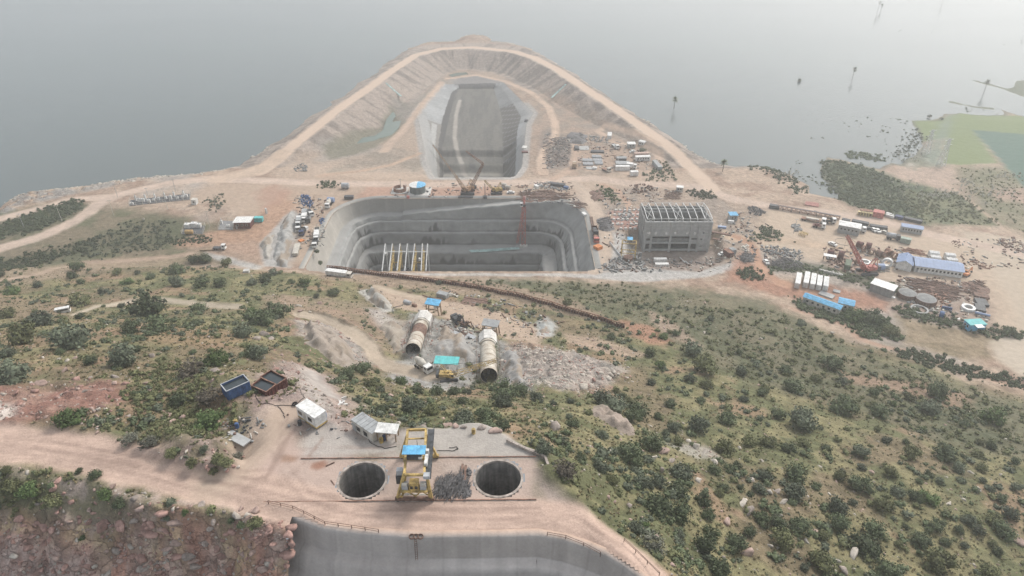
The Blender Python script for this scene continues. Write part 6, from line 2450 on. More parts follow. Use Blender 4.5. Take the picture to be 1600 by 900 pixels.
# crane boom lying along the shore
a, b_ = G(1214,326), G(1312,343)
t = T('conveyor', 'long dark lattice conveyor lying across the sand near the shore', 'conveyor', a, math.atan2(b_[1] - a[1], b_[0] - a[0]))
L = math.hypot(b_[0] - a[0], b_[1] - a[1])
MB().lattice((0,0,1.2),(L, 0,1.0),1.5,26, .14).build('truss', rust_light, t)
MB().box(L / 2,0,1.95, L, 1.0, .12).build('belt', dark_grey, t)
MB().box(-1.5,0, .9,5,2.6,1.8).build('drive_unit', dark_grey, t)
for x in np.linspace(3, L - 3,7):
    MB().box(x, 0, .25, .4,1.8, .9).build('foot', dark_grey, t)
o = MB().box(0,0, .2,9, .5, .4).build('steel_beam', dark_grey)
a, b_ = G(1279,332), G(1292,335.5)
o.location = ((a[0] + b_[0]) / 2,(a[1] + b_[1]) / 2, a[2])
o.rotation_euler = (0,0, math.atan2(b_[1] - a[1], b_[0] - a[0]))
tag(o, 'dark beam lying alone on the sand above the pale loaded lorry', 'beam')
# red crawler crane
crawler_crane('crawler_crane', 'red crawler crane with tall lattice boom in the east yard', 1354,427,0.1, red_steel, P(1324,369,25), None, None, 1.5,1.15, seglen=1.7)
for (u, v, r, ln, m, lying, rz, lb) in ((1351,412,2.3,1.6, white, True, 0, 'thick white ring lying beside the red crane boom'),(1384,417,2.2,1.5, white, False, 2.6, 'white rimmed blue ring section right of the red crane'),
                                        (1347,391,1.6, .9, rust_light, False, .5, 'pale rust ring standing beside the red boom'),(1381,401,1.7,1.0, rust_light, False, .4, 'left of two rust rings standing above the white ring'),
                                        (1395,402,1.6,1.0, rust_light, False, .3, 'right of two rust rings standing left of the office'),(1336,411,1.4,1.0, rust_light, False, .6, 'rust ring standing left of the thick white ring'),
                                        (1436,484,3.4, .8, concrete, True, 0, 'wide pale concrete ring at the hedge below the scrap yard'),(1512,482,2.6,1.2, white, True, 0, 'pale ring on bare ground in the right scrap yard'),
                                        (1317,377,3.6, .15, dark_grey, True, 0, 'thin dark hoop lying on sand left of the red boom')):
    pipe_ring('pipe_ring', lb, u, v + 1, r, ln, m, lying, rz, None, .62 if m is white else (.96 if ln < .3 else .8))
for k, (e, r, m, lb) in enumerate((((1370,417,1381,417),1.5, slate_sheet, 'blue pipe section joined to the white rimmed ring'),((1339,380.5,1348,383.5),1.5, maroon, 'brown pipe section left of the brown pipe pair'),((1353,383,1362,385),1.6, maroon, 'brown pipe section above the standing rust rings'),
                                   ((1364,391,1360,394),1.3, brown_rust, 'short brown pipe below the brown pipe sections'),((1371,394,1378,398),1.5, brown_rust, 'brown pipe left of the left rust ring'),((1386,391,1393,396),1.4, rust_light, 'pale rust pipe above the right rust ring'),
                                   ((1293,394,1303,396),1.4, maroon, 'left maroon pipe behind the white trailer'),((1310,397,1319,399),1.9, maroon, 'right maroon pipe behind the white trailer'),
                                   ((1468,490.5,1475,492.5),1.4, blue_paint, 'blue tank lying at the lower edge of the scrap yard'))):
    c, L, rz = seg(*e, r)
    t = T('pipe_section', lb, 'pipe section', c, rz)
    V = []
    N = 18
    for x in (-L / 2, L / 2):
        for rad in (r, r * .9):
            for i in range(N):
                q = 2 * PI * i / N
                V.append((x, rad * math.cos(q), r + rad * math.sin(q)))
    Fs = []
    for i in range(N):
        j = (i + 1) % N
        Fs += [(i, j, 2 * N + j, 2 * N + i),(N + j, N + i, 3 * N + i, 3 * N + j),(j, i, N + i, N + j),(2 * N + i, 2 * N + j, 3 * N + j, 3 * N + i)]
    MB().add(V, Fs).build('shell', m, t)
    for s in (-.42, .42):
        V = []
    MB().box(0,0, .15, L * .5, r * 1.2, .3).build('cradle', timber, t)
canopy('trailer_canopy', 'white topped green canopy trailer beside the rusty workyard', 'trailer', (1287,397.5,1307,401),2.6,2.8, white, dark_grey)
heap('scrap_heap', 'rusty parts strewn over the small workyard left of the red crane', 'scrap', [(1292,403),(1330,408),(1332,428),(1296,420)], .7, brown_rust, 'boxes', 60, rl=(.7,1.8), seed=21)
c, L, rz = seg(1280,421,1317,430, .8)
t = T('block_row', 'row of white concrete blocks edging the workyard above the hedge', 'blocks', c, rz)
for k in range(16):
    MB().box(-L / 2 + L * (k + .5) / 16, random.uniform(-.1, .1), .55, L / 16 * .7, .9,1.1).build('block', concrete_white, t)
container('container', 'dark green container standing left of the thick white ring', 'container', (1327,405.5,1325,415),2.4,2.4, mat('green_paint', (.12, .16, .10), .6, .3,1.0), None)
# scrap yard
for k, (u, v, r, lb) in enumerate(((1416,463,3.8, 'left of two wide round grey steel drums in the scrap yard'),(1445,472,4.2, 'right of two wide round grey steel drums in the scrap yard'))):
    x, y, z = G(u, v)
    t = T('round_drum', lb, 'drum', (x, y, z))
    MB().cyl((0,0,0),(0,0,2.0), r, 26, r * .96).build('shell', brown_rust, t)
    MB().cyl((0,0,2.0),(0,0,2.5), r * .93,26, r * .5).build('lid', concrete_raw, t)
    for i in range(13):
        q = 2 * PI * i / 13
        MB().bar((r * math.cos(q), r * math.sin(q),0),(r * .97 * math.cos(q), r * .97 * math.sin(q),2.1), .2).build('rib', brown_rust, t)
heap('scrap_heap', 'wide field of rusty beams and plates below the long office', 'scrap', [(1425,437),(1460,440),(1490,450),(1495,462),(1480,472),(1450,462),(1420,452)], .9, brown_rust, 'rods', 170, rl=(3,8), rr=.2, seed=22, direction=-.35)
heap('scrap_heap', 'pale and rusty boxes at the right of the beam field', 'scrap', [(1450,452),(1480,458),(1490,472),(1470,480),(1440,470)],1.0, rust_light, 'boxes', 50, rl=(.9,2.2), seed=23)
heap('scrap_heap', 'dark curled plates right of the yard lane', 'scrap', [(1505,446),(1535,438),(1540,452),(1520,460),(1508,458)], .9, brown_rust, 'rods', 70, rl=(2,5), rr=.18, seed=24)
heap('scrap_heap', 'scattered grey scrap on open ground near the right edge', 'scrap', [(1556,376),(1580,370),(1602,385),(1598,394),(1570,396)], .5, brown_rust, 'boxes', 70, rl=(.8,2.0), seed=25)
heap('scrap_heap', 'grey stones and stakes right of the white tank cabins', 'scrap', [(1508,408),(1522,404),(1558,418),(1545,421),(1515,415)], .4, rust_light, 'boxes', 60, rl=(.5,1.5), seed=26)
heap('scrap_heap', 'rusty plates lying behind the long office', 'scrap', [(1400,388),(1440,390),(1446,400),(1420,396)], .5, rust_light, 'rods', 50, rl=(2,6), rr=.2, seed=27, direction=-.2)
heap('scrap_heap', 'dark small scrap line on the far sand', 'scrap', [(1485,378),(1500,372),(1502,388),(1492,386)], .3, brown_rust, 'boxes', 24, rl=(.5,1.4), seed=28)
for k, (e, lb) in enumerate((((1525,470,1543,472), 'upper of two dark flat stacks in the right scrap yard'),((1524,478,1540,481), 'lower of two dark flat stacks in the right scrap yard'))):
    slab_thing('plate_stack', lb, 'steel stack', e, 5.2,1.0, dark_grey)
slab_thing('plate_stack', 'brown flat stack at the top of the right scrap yard', 'steel stack', (1522,459,1546,463),3.0, .8, brown_rust)
for k in range(5):
    x, y, z = G(1472.5 + k * 3.2,482.5 + k * .6)
    t = T('barrel', ('leftmost', 'second', 'middle', 'fourth', 'rightmost')[k] + ' of five blue barrels in a row in the scrap yard', 'barrel', (x, y, z),0, 'five blue barrels in the scrap yard')
    MB().cyl((0,0,0),(0,0,1.3), .42,10).build('drum', blue_paint, t)
    MB().cyl((0,0,1.3),(0,0,1.36), .36,10).build('lid', blue_paint, t)
tank_h('water_tank', 'long blue grey pipe bundle near the teal roofed cabin', 'tank', (1524,489,1546,494), .5, slate_sheet)
slab_thing('roof_sheet', 'small white sheet on bare ground left of the teal roofed cabin', 'sheet', (1496,497,1500,498),1.3, .3, white)
slab_thing('roof_sheet', 'small white sheet beside the left grey drum', 'sheet', (1394,463,1399,465),1.3, .4, white)
excavator('orange excavator parked at the right end of the long office', 1509,431, .6, orange, .8)
# heaps of rebar and stone
for (pts, m, lb, kd, n, h, sd2) in (([(1200,414),(1220,404),(1240,406),(1255,418),(1240,424),(1205,418)], rebar_m, 'long black rebar heap beside the orange track', 'rods', 240,1.3,31),
                                    ([(1156,402),(1165,396),(1178,400),(1178,410),(1160,410)], rebar_m, 'small black rebar heap left of the orange track', 'rods', 120,1.2,32),
                                    ([(1167,324),(1178,322),(1198,332),(1190,338),(1170,334)], rebar_m, 'dark stone heap right of the square blue roof', 'rocks', 70,1.6,33),
                                    ([(1235,352),(1248,350),(1254,362),(1240,362)], concrete_raw, 'grey stone heap behind the bright yellow frames', 'rocks', 50,1.2,34),
                                    ([(1186,384),(1215,382),(1250,395),(1256,404),(1225,402),(1195,398)], concrete_raw, 'grey rubble and sheets beside the yard lane', 'boxes', 90, .9,35),
                                    ([(850,222),(880,212),(893,232),(890,255),(862,262),(850,250)], rebar_m, 'wide dark steel heap inside the lane loop', 'rods', 330,1.3,36),
                                    ([(895,215),(905,206),(915,215),(905,226),(896,226)], rebar_m, 'small dark steel heap behind the dark wall panel', 'rods', 110,1.4,37),
                                    ([(920,212),(950,215),(950,224),(925,222)], concrete_raw, 'grey rubble behind the huts inside the ring', 'boxes', 60, .9,38),
                                    ([(938,345),(952,338),(955,352),(945,362),(938,356)], rebar_m, 'dark steel heap left of the red footing field', 'rods', 170,1.5,39),
                                    ([(925,300),(938,296),(940,312),(928,314)], brown_rust, 'brown bundle of bars beside the shrub patch', 'rods', 80, .8,40),
                                    ([(455,262),(475,256),(485,266),(468,272)], concrete_raw, 'grey stone heap left of the inner track', 'rocks', 50,1.4,41),
                                    ([(984,290),(1010,286),(1025,296),(1010,304),(988,302)], brown_rust, 'dark scrap heap behind the grey hall', 'boxes', 60,1.0,42),
                                    ([(1040,298),(1062,298),(1060,312),(1040,312)], brown_rust, 'brown mat of bars behind the grey hall', 'rods', 120, .5,43),
                                    ([(965,330),(985,328),(990,342),(970,345)], concrete_raw, 'grey rubble left of the grey hall', 'boxes', 40, .8,44),
                                    ([(1158,386),(1168,380),(1172,392),(1160,392)], offwhite, 'pale scrap behind the maroon container', 'boxes', 20, .7,45)):
    heap('material_heap', lb, 'heap', pts, h, m, kd, n, rl=(.5,1.0) if kd == 'rocks' else (2,5) if kd == 'rods' else (.8,2.0), rr=.1, seed=sd2)
# footings between track and hall
k = 0
for j in range(5):
    for i in range(6):
        u, v = 962 + i * 7.2 + j * -1.5,329 + j * 7.2
        if not 956 < u < 1000 or random.random() < .12:
            continue
        x, y, z = G(u, v)
        o = MB().box(0,0, .35,1.5,1.5, .7, top=.75).build('footing_block', concrete_white)
        o.location = (x, y, z)
        tag(o, '%s pale footing of the %s row in the red field left of the hall' % (('first', 'second', 'third', 'fourth', 'fifth', 'sixth')[i],('rearmost', 'second', 'middle', 'fourth', 'front')[j]), 'footing', 'footings in the red field')
cabin('site_hut', 'hut with a square sky blue roof right of the grey hall', 'hut', (1139,334,1152.5,334),4.6,3.2, grey_sheet, blue_sheet, None, 0,2, .3,7, True, 0)
slab_thing('generator', 'white generator box below the square blue roof', 'generator', (1138,344,1147,345),1.6,1.4, white)
cabin('site_hut', 'small white hut beside the main road behind the hall', 'hut', (1057,291,1068,292),3.2,2.6, offwhite, white, None, 0,2, .1,0, True)
container('container', 'maroon container on the cut ground right of the hall', 'container', (1134,388.5,1143,395.5),2.6,2.5, maroon, None, rust_light)
container('container', 'grey container behind the maroon container', 'container', (1142,387,1148,391),2.4,2.2, grey_sheet)
slab_thing('steel_plate', 'blue grey pipe lying below the square blue roof', 'pipe', (1122,353,1135,354),1.4,1.0, slate_sheet)
for k, (e, lb) in enumerate((((1112,361,1143,367), 'upper long rusty beam right of the grey hall'),((1114,372,1135,376), 'lower dark rusty mat right of the grey hall'))):
    slab_thing('steel_beam', lb, 'beam', e, 1.6, .5, brown_rust)
# yellow hoist left of the hall
x, y, z = G(981,402)
t = T('hoist_tower', 'yellow scaffold hoist with small blue roof left of the hall', 'gantry', (x, y, z),-.1)
for sx in (-1,1):
    for sy in (-1,1):
        MB().bar((sx * 3.2, sy * 1.6,0),(sx * 3.2, sy * 1.6,8.0), .3).build('post', yellow, t)
for zz in (3.0,8.0):
    for sy in (-1,1):
        MB().bar((-3.2, sy * 1.6, zz),(3.2, sy * 1.6, zz), .28).build('beam', yellow, t)
    for sx in (-1,1):
        MB().bar((sx * 3.2,-1.6, zz),(sx * 3.2,1.6, zz), .28).build('beam', yellow, t)
MB().box(.2, .5,9.6,2.6,2.2, .12, rx=.25).build('canopy', blue_sheet, t)
for sx in (-1,1):
    MB().bar((.2 + sx * 1.1, .5,8),(.2 + sx * 1.1, .5,9.5), .14).build('canopy_post', yellow, t)
MB().cyl((0,-2.4,0),(0,-2.4,1.6),2.2,16).build('hopper', brown_rust, t)
for (a, b_, lb) in (((953,377),(972,401), 'left long pale pipe leaning on the cut bank'),((978,378),(993,399), 'right long pale pipe leaning past the yellow hoist')):
    c, L, rz = seg(*a, *b_, 1)
    o = MB().cyl((-L / 2,0, .5),(L / 2,0, .5), .3,8).build('steel_pipe', steel_gal)
    o.location = c
    o.rotation_euler = (0,0, rz)
    tag(o, lb, 'pipe')
# lane between pit and hall
truck('tipper_truck', 'dark loaded lorry on the lane right of the pit', 'truck', (928,357,931,368), dark_grey, brown_rust, 'tipper', 2.8, load=dark_grey)
truck('tipper_truck', 'dark red lorry behind the dark lorry at the pit edge', 'truck', (930,369,932,379), red_steel, dark_grey, 'tipper', 2.8, load=rust_light)
slab_thing('orange_crate', 'orange crate at the right pit edge', 'crate', (931,382,938,386),3.2,1.5, orange)
slab_thing('white_box', 'white box at the right corner of the pit rim', 'box', (911,331,915,335),1.8,1.0, white)
for (u1, v1, u2, v2, lb) in ((922,338,925,354, 'left of two long brown beams on the lane right of the pit'),(925,338,928,354, 'right of two long brown beams on the lane right of the pit')):
    slab_thing('steel_beam', lb, 'beam', (u1, v1, u2, v2), .5, .5, brown_rust)
heap('steel_pile', 'rusty steel bars by the right back corner of the pit', 'steel heap', [(890,318),(912,315),(914,328),(900,326)], .6, brown_rust, 'rods', 50, rl=(2,6), rr=.12, seed=51, direction=-.4)
heap('steel_pile', 'wide dark spread of steel bars behind the pit', 'steel heap', [(815,302),(850,298),(885,302),(882,312),(840,313),(814,311)], .8, brown_rust, 'rods', 150, rl=(4,10), rr=.14, seed=52, direction=0.0)
heap('steel_pile', 'grey formwork and boxes behind the spread of bars', 'steel heap', [(836,288),(862,284),(886,290),(884,297),(850,297)], .9, grey_sheet, 'boxes', 40, rl=(.9,2.4), seed=53)
slab_thing('plate_stack', 'dark grey panel stack behind the spread of bars', 'steel stack', (861,285,882,288),2.4,1.6, dark_grey)
heap('steel_pile', 'small dark heap of parts right of the yellow cranes', 'steel heap', [(806,290),(824,289),(824,293),(808,294)], .7, brown_rust, 'boxes', 18, rl=(.8,2.0), seed=54)
slab_thing('white_box', 'white machine on the rubble behind the pit', 'machine', (836,288,841,291),1.8,1.6, white)
slab_thing('blue_box', 'small blue machine at the right of the panel stack', 'machine', (881,291,888,292),1.8,1.3, blue_paint)
# huts inside the ring
container('container', 'white box container seen end on inside the ring', 'container', (952.8,206.5,952.3,212),2.8,2.6, white)
cabin('site_hut', 'white roofed hut at the top of the inner yard', 'hut', (980,223.5,993,223.5),4.6,2.8, grey_sheet, white, None, 0,2, .2,6)
cabin('site_hut', 'white hut nearest the right ring road', 'hut', (999.5,219.5,1009,222),3.4,2.8, white, white, None, .4,2, .1,4)
container('container', 'long pinkish container above the long white cabin', 'container', (991,239,1013,238.5),2.6,2.6, mat('faded_pink', (.48, .34, .28), .7, .25))
cabin('site_cabin', 'long white cabin with dark windows in the inner yard', 'cabin', (993,244.5,1016,243.5),3.0,2.8, white, white, None, 0,5, .1,8)
container('container', 'grey ribbed container lying at an angle by the shrub patch', 'container', (1022.5,250,1032,261),2.6,2.6, grey_sheet, None, grey_sheet, 12)
cabin('open_shed', 'shed with corrugated pale roof behind the long white trailer', 'shed', (962,254,984,254),5.0,3.0, grey_sheet, grey_sheet, None, 0,0, .2,12)
container('trailer', 'long white trailer in front of the corrugated shed', 'trailer', (962,259.3,984,259.3),2.5,2.8, white)
truck('box_truck', 'white cab box truck at the right end of the white trailer', 'truck', (982,261,991,262), white, white, 'box', 2.5)
container('tank_container', 'short white tank below the white trailer', 'tank', (985,267.8,997,267.3),2.6,2.6, white)
cabin('open_shed', 'low grey shed behind the corrugated shed', 'shed', (963,246,979,246),3.6,2.4, dark_grey, grey_sheet, None, .6,0, .2,6)
truck('flatbed_truck', 'small flatbed truck crossing the inner yard', 'truck', (957.5,226,965.5,232.5), white, grey_sheet, 'flat', 2.3)
truck('flatbed_truck', 'pale truck turning below the inner yard stacks', 'truck', (943,264,952,268), offwhite, rust_light, 'flat', 2.3)
truck('box_truck', 'small cream truck beside the wide dark steel heap', 'truck', (897.5,263,897.3,257), offwhite, timber, 'box', 2.4)
slab_thing('wall_panel', 'dark grey panel stack left of the pale floor slab', 'panel stack', (898,229.5,904,229.5),6.0,1.6, dark_grey)
slab_thing('concrete_slab', 'square pale floor slab in the inner yard', 'slab', (905,231,920,231),7.0, .5, concrete)
slab_thing('plate_stack', 'long dark mat stack right of the square floor slab', 'steel stack', (923,235,944,236),3.4,1.0, dark_grey)
for k, (e, lb) in enumerate((((910,249,926,249.5), 'left rear of the grey sheet stacks in the inner yard'),((911,255,927,255), 'left front of the grey sheet stacks in the inner yard'),((925,243,939,244), 'topmost of the grey sheet stacks in the inner yard'),
                             ((927,249,941,249.5), 'right rear of the grey sheet stacks in the inner yard'),((929,253.5,942,254), 'right front of the grey sheet stacks in the inner yard'))):
    c, L, rz = seg(*e, .9)
    t = T('sheet_stack', lb, 'sheet stack', c, rz, 'grey sheet stacks in the inner yard')
    for i in range(5):
        MB().box(0,-1.6 + i * .8, .45 + .15 * (i % 2), L, .6, .8).build('bundle', steel_gal, t)
slab_thing('white_box', 'small white box in front of the grey sheet stacks', 'box', (926.5,260.5,932.5,261.5),2.0,1.4, white)
slab_thing('concrete_slab', 'low pale slab with a grey top in front of the sheet stacks', 'slab', (916,262,927,262.5),4, .4, concrete)
slab_thing('plate_stack', 'brown flat stack left of the lane beside the channel', 'steel stack', (815,236.5,825,236.5),2.5, .8, maroon)
slab_thing('white_box', 'white slab beside the channel rim', 'slab', (816,229,823,229.5),4.5, .4, concrete_white)
car('car', 'dark car on the inner lane beside the channel', 'car', (821,190,823,188), dark_grey)

# ------------------------------------------------------------------ behind and left of the pit
x, y, z = G(652,303)
t = T('round_tank', 'round grey tank with a blue and white sheet roof', 'tank', (x, y + 3, z),0)
MB().cyl((0,0,0),(0,0,4.2),4.4,30).build('shell', mat('dark_green_grey', (.16, .18, .17), .7, .25, .8), t)
for k in range(12):
    q0, q1 = 2 * PI * k / 12,2 * PI * (k + 1) / 12
    mb = MB()
    V = [(0,0,5.3),(4.7 * math.cos(q0),4.7 * math.sin(q0),4.2),(4.7 * math.cos(q1),4.7 * math.sin(q1),4.2)]
    V += [(a, b_, c_ + .09) for (a, b_, c_) in V]
    mb.add(V, [(0,2,1),(3,4,5),(1,2,5,4)])
    mb.build('roof_panel', blue_sheet if (k < 3 or k > 8) else white, t)
MB().box(1,0,-.1,12.5,11, .5).build('base_slab', concrete_white, t)
x, y, z = G(624,301)
t = T('unfinished_tank', 'unfinished round rust wall on a white slab left of the tank', 'tank base', (x, y + 2.5, z),0)
MB().box(0,0, .05,9.0,9.5, .4).build('base_slab', concrete_white, t)
for k in range(14):
    if k in (3,):
        continue
    q = 2 * PI * k / 14
    MB().box(3.4 * math.cos(q),3.4 * math.sin(q),1.2, .22,1.6,2.0, q).build('wall_plate', rust_light, t)
slab_thing('red_box', 'small red box in front of the round blue roofed tank', 'box', (635.5,306,639.5,306),1.4,1.4, red_steel)
crawler_crane('crawler_crane', 'orange crawler crane with long boom over the channel end', 731,302,0.0, mat('dull_orange', (.50, .31, .18), .6, .3,1.0), P(712,275,17), P(676,226,36), None, 1.5,1.15, seglen=2.4, lr=.11)
a, b_ = P(736,293,7), P(755,256,26)
t = T('derrick_boom', 'second lattice boom rising right from the orange crawler crane', 'crane boom', (a[0], a[1],4),0)
MB().lattice((0,0,3),(b_[0] - a[0], b_[1] - a[1], b_[2] - 4),1.3,12, .13, .8).build('boom', rust_light, t)
c_ = P(728,236,34)
MB().lattice((b_[0] - a[0], b_[1] - a[1], b_[2] - 4),(c_[0] - a[0], c_[1] - a[1], c_[2] - 4),1.0,9, .13, .5).build('jib', rust_light, t)
MB().box(0,0,1.6,2.4,2.2,2.6).build('base_frame', brown_rust, t)
crawler_crane('crawler_crane', 'small yellow crawler crane right of the orange crane', 776,302,0.0, yellow, P(757,282,13), None, None, 1.0, .95, seglen=1.6)
slab_thing('crane_mat', 'dark timber mat in front of the orange crane', 'mat', (716,306.5,739,306.5),2.0, .8, dark_grey)
pole('drill_rig', 'dark drill mast between the two yellow and orange cranes', 'drill rig', 758,307,7.5, dark_grey, False, r=.25)
slab_thing('drill_machine', 'dark machine base at the foot of the drill mast', 'machine', (755.5,306,761,306),1.8,1.6, dark_grey)
for k, (e, m, lb) in enumerate((((785,288.5,791,290), offwhite, 'left of two pale tanks right of the small yellow crane'),((790,292,797,293.5), offwhite, 'right of two pale tanks right of the small yellow crane'))):
    tank_h('water_tank', lb, 'tank', e, .9, m)
tank_h('water_tank', 'pale grey tank lying right of the dark bushes by the road', 'tank', (534,290.5,545,290.5),1.6, steel_gal)
container('bin', 'dark open bin at the left back corner of the pit', 'bin', (538,306.5,552,306),2.6,1.6, dark_grey)
tank_h('water_tank', 'grey blue tank at the top of the left pit lane', 'tank', (512,312.5,522,313),1.4, slate_sheet)
truck('mixer_truck', 'white mixer truck below the grey blue tank', 'truck', (515.5,317,511,325), white, offwhite, 'mixer', 2.5)
for k, (e, cm, bm, kd, lb) in enumerate((((477,333,475,341), white, grey_sheet, 'box', 'white lorry at the top of the left lane row'),((483,333,486,336), white, grey_sheet, 'tipper', 'grey tipper right of the topmost white lorry'),
                                         ((477,339,474,347), white, white, 'box', 'broad white lorry in the middle of the left lane row'),((469,337,467,345), white, grey_sheet, 'flat', 'grey flatbed left of the broad white lorry'),
                                         ((468,347,466,353), white, grey_sheet, 'box', 'pale lorry below the grey flatbed'),((467,354,466,361), white, dark_grey, 'tipper', 'dark bodied tipper low in the left lane row'),
                                         ((482,341,481,347), dark_grey, grey_sheet, 'flat', 'dark flatbed right of the broad white lorry'),((474,359,471,368), dark_blue, dark_grey, 'tipper', 'dark blue tipper at the bottom of the left lane row'),
                                         ((496,359,495,367), white, offwhite, 'tipper', 'upper of three lorries at the left pit rim'),((496,368,494,377), white, white, 'box', 'middle white lorry of three at the left pit rim'),((493,378,491.5,387), white, dark_grey, 'tipper', 'lower dark bodied lorry of three at the left pit rim'))):
    truck('lorry', lb, 'truck', e, cm, bm, kd, 2.5, load=dark_grey)
slab_thing('white_box', 'white box standing right of the left lane row', 'box', (474,354,480,355),2.0,1.6, white)
slab_thing('orange_crate', 'orange pallet below the left lane row', 'pallet', (468,374,473,376),2.2, .5, orange)
container('trailer', 'long pale trailer at the lower end of the left lane', 'trailer', (465,380,460.5,396),2.4,1.6, offwhite)
heap('machine_parts', 'blue and dark machine parts at the head of the left lane', 'machine parts', [(470,306),(482,306),(490,318),(484,326),(471,320)],1.6, blue_paint, 'boxes', 50, rl=(.8,2.0), seed=61)
heap('machine_parts', 'blue machine parts on the left pit rim', 'machine parts', [(499,342),(507,340),(507,349),(499,351)],1.2, blue_paint, 'boxes', 24, rl=(.6,1.6), seed=62)
heap('machine_parts', 'grey scattered parts along the left pit rim', 'machine parts', [(502,352),(508,350),(506,372),(500,374)], .7, concrete_raw, 'boxes', 30, rl=(.5,1.4), seed=63)
container('container', 'teal container beside the red soil bank', 'container', (397,339.5,410,339.5),2.5,2.4, teal_sheet)
cabin('pump_house', 'white flat roofed pump house with red lower wall', 'hut', (366,343.5,394,343),7.0,3.6, maroon, white, None, 0,3, .5,8, True, 0)


def fenced_pad(name, label, pix, m, units, postn=12, um=white):
    w_ = [G(u, v) for (u, v) in pix]
    cx, cy = sum(p[0] for p in w_) / 4, sum(p[1] for p in w_) / 4
    z = max(p[2] for p in w_)
    t = T(name, label, 'substation', (cx, cy, z),0)
    mb = MB()
    V = [(p[0] - cx, p[1] - cy, .12) for p in w_] + [(p[0] - cx, p[1] - cy, -1.5) for p in w_]
    mb.add(V, [(0,1,2,3),(0,4,5,1),(1,5,6,2),(2,6,7,3),(3,7,4,0)])
    mb.build('pad', m, t)
    for a, b_ in zip(w_, w_[1:] + w_[:1]):
        L = math.hypot(b_[0] - a[0], b_[1] - a[1])
        n = max(2, int(L / 3.2))
        for k in range(n):
            f = k / n
            MB().box(a[0] + (b_[0] - a[0]) * f - cx, a[1] + (b_[1] - a[1]) * f - cy, .8, .14, .14,2.2).build('fence_post', offwhite, t)
        for zz in (.5,1.7):
            MB().bar((a[0] - cx, a[1] - cy, zz),(b_[0] - cx, b_[1] - cy, zz), .07).build('fence_rail', offwhite, t)
    for (u, v, sx, sy, sz) in units:
        g = G(u, v)
        un = MB().box(g[0] - cx, g[1] - cy, sz / 2 + .1, sx, sy, sz).build('switchgear', um, t)
        MB().cyl((g[0] - cx, g[1] - cy, sz),(g[0] - cx, g[1] - cy, sz + 1.0), .16,7).build('bushing', steel_gal, un)
    return t


asphalt = mat('dark_gravel', (.10, .105, .11), .9, .3,1.2)
fenced_pad('switchyard', 'long dark fenced switchyard beside the upper left road', [(202,322),(297,312),(298,303),(204,313)], asphalt,
           [(208 + k * 8.5 + random.uniform(-2,2),317 - k * .95 + random.uniform(-2,2.5), random.uniform(.8,1.8), .9, random.uniform(.9,2.2)) for k in range(11)] + [(213 + k * 15,314 - k * 1.4, .7, .7,3.0) for k in range(6)])
fenced_pad('transformer_yard', 'small fenced transformer yard with white transformers and yellow tank', [(284,366),(317,366),(321,353),(290,352)], asphalt,
           [(294,356,2.6,2.2,2.2),(304,355,2.8,2.2,2.4),(312,355.5,1.8,1.8,2.0)])
tank_h('water_tank', 'yellow tank lying in the small transformer yard', 'tank', (290,363,301,363),1.1, mat('ochre_paint', (.46, .30, .13), .6, .2))
fenced_pad('fenced_pad', 'small grey fenced pad left of the white pump house', [(341,359.5),(364,359.5),(366,346),(346,345)], mat('grey_gravel', (.24, .24, .24), .9, .25),[(347,350, .8, .8,2.0),(357,355,1.6,1.0,1.2)])
cabin('guard_booth', 'cream booth with white end at the right of the switchyard', 'hut', (299,311,307,311),3.0,2.8, white, offwhite, None, 0,1, .1,0, False, 0)
slab_thing('marker_post', 'white upright board on the red soil bank', 'board', (414,325,416,326), .8,3.0, white)
slab_thing('concrete_culvert', 'small pale concrete block on the left hill crest', 'concrete block', (380,422,389,421.5),2.2,1.6, concrete_white)
truck('tipper_truck', 'white pickup truck on the bare soil left of the grey rock cut', 'truck', (338,388,348,388), white, dark_grey, 'flat', 2.2)
slab_thing('steel_pipe', 'brown pipe lying on the bare soil left of the white pickup', 'pipe', (312,390,334,389.5), .7, .6, timber)
for (u, v, h, lb) in ((178,337,9, 'pole beside the bend of the left road'),(97,346,9, 'pole in the dark scrub between the left roads'),(339,331,10, 'pole beside the sandy flat left of the pump house'),(275,300,8, 'tall pole behind the switchyard'),
                      (184,308,8, 'pole left of the switchyard'),(262,327,9, 'pole just below the switchyard'),(328,355,9, 'pole right of the transformer yard'),(38,356,8, 'pole in the dark scrub at the far left'),
                      (627,300,8, 'thin pole behind the unfinished round base'),(1240,365,8, 'pole in the grey stone heap of the far yard'),(233,312,7, 'short pole inside the upper switchyard edge')):
    pole('utility_pole', lb, 'pole', u, v, h, offwhite if h > 8 else steel_gal)
# pylons at the marsh
for (u, v, h, lb) in ((1446,240,16, 'pale lattice pylon at the left of the marsh'),(1470,258,17, 'pale lattice pylon beside the green field')):
    x, y, z = G(u, v)
    t = T('pylon', lb, 'pylon', (x, y, z), .4)
    MB().lattice((0,0,0),(0,0, h),3.4,9, .16, .8).build('mast', steel_white, t)
    for zz in (h * .75, h * .95):
        MB().bar((-3.5,0, zz),(3.5,0, zz), .25).build('crossarm', steel_white, t)

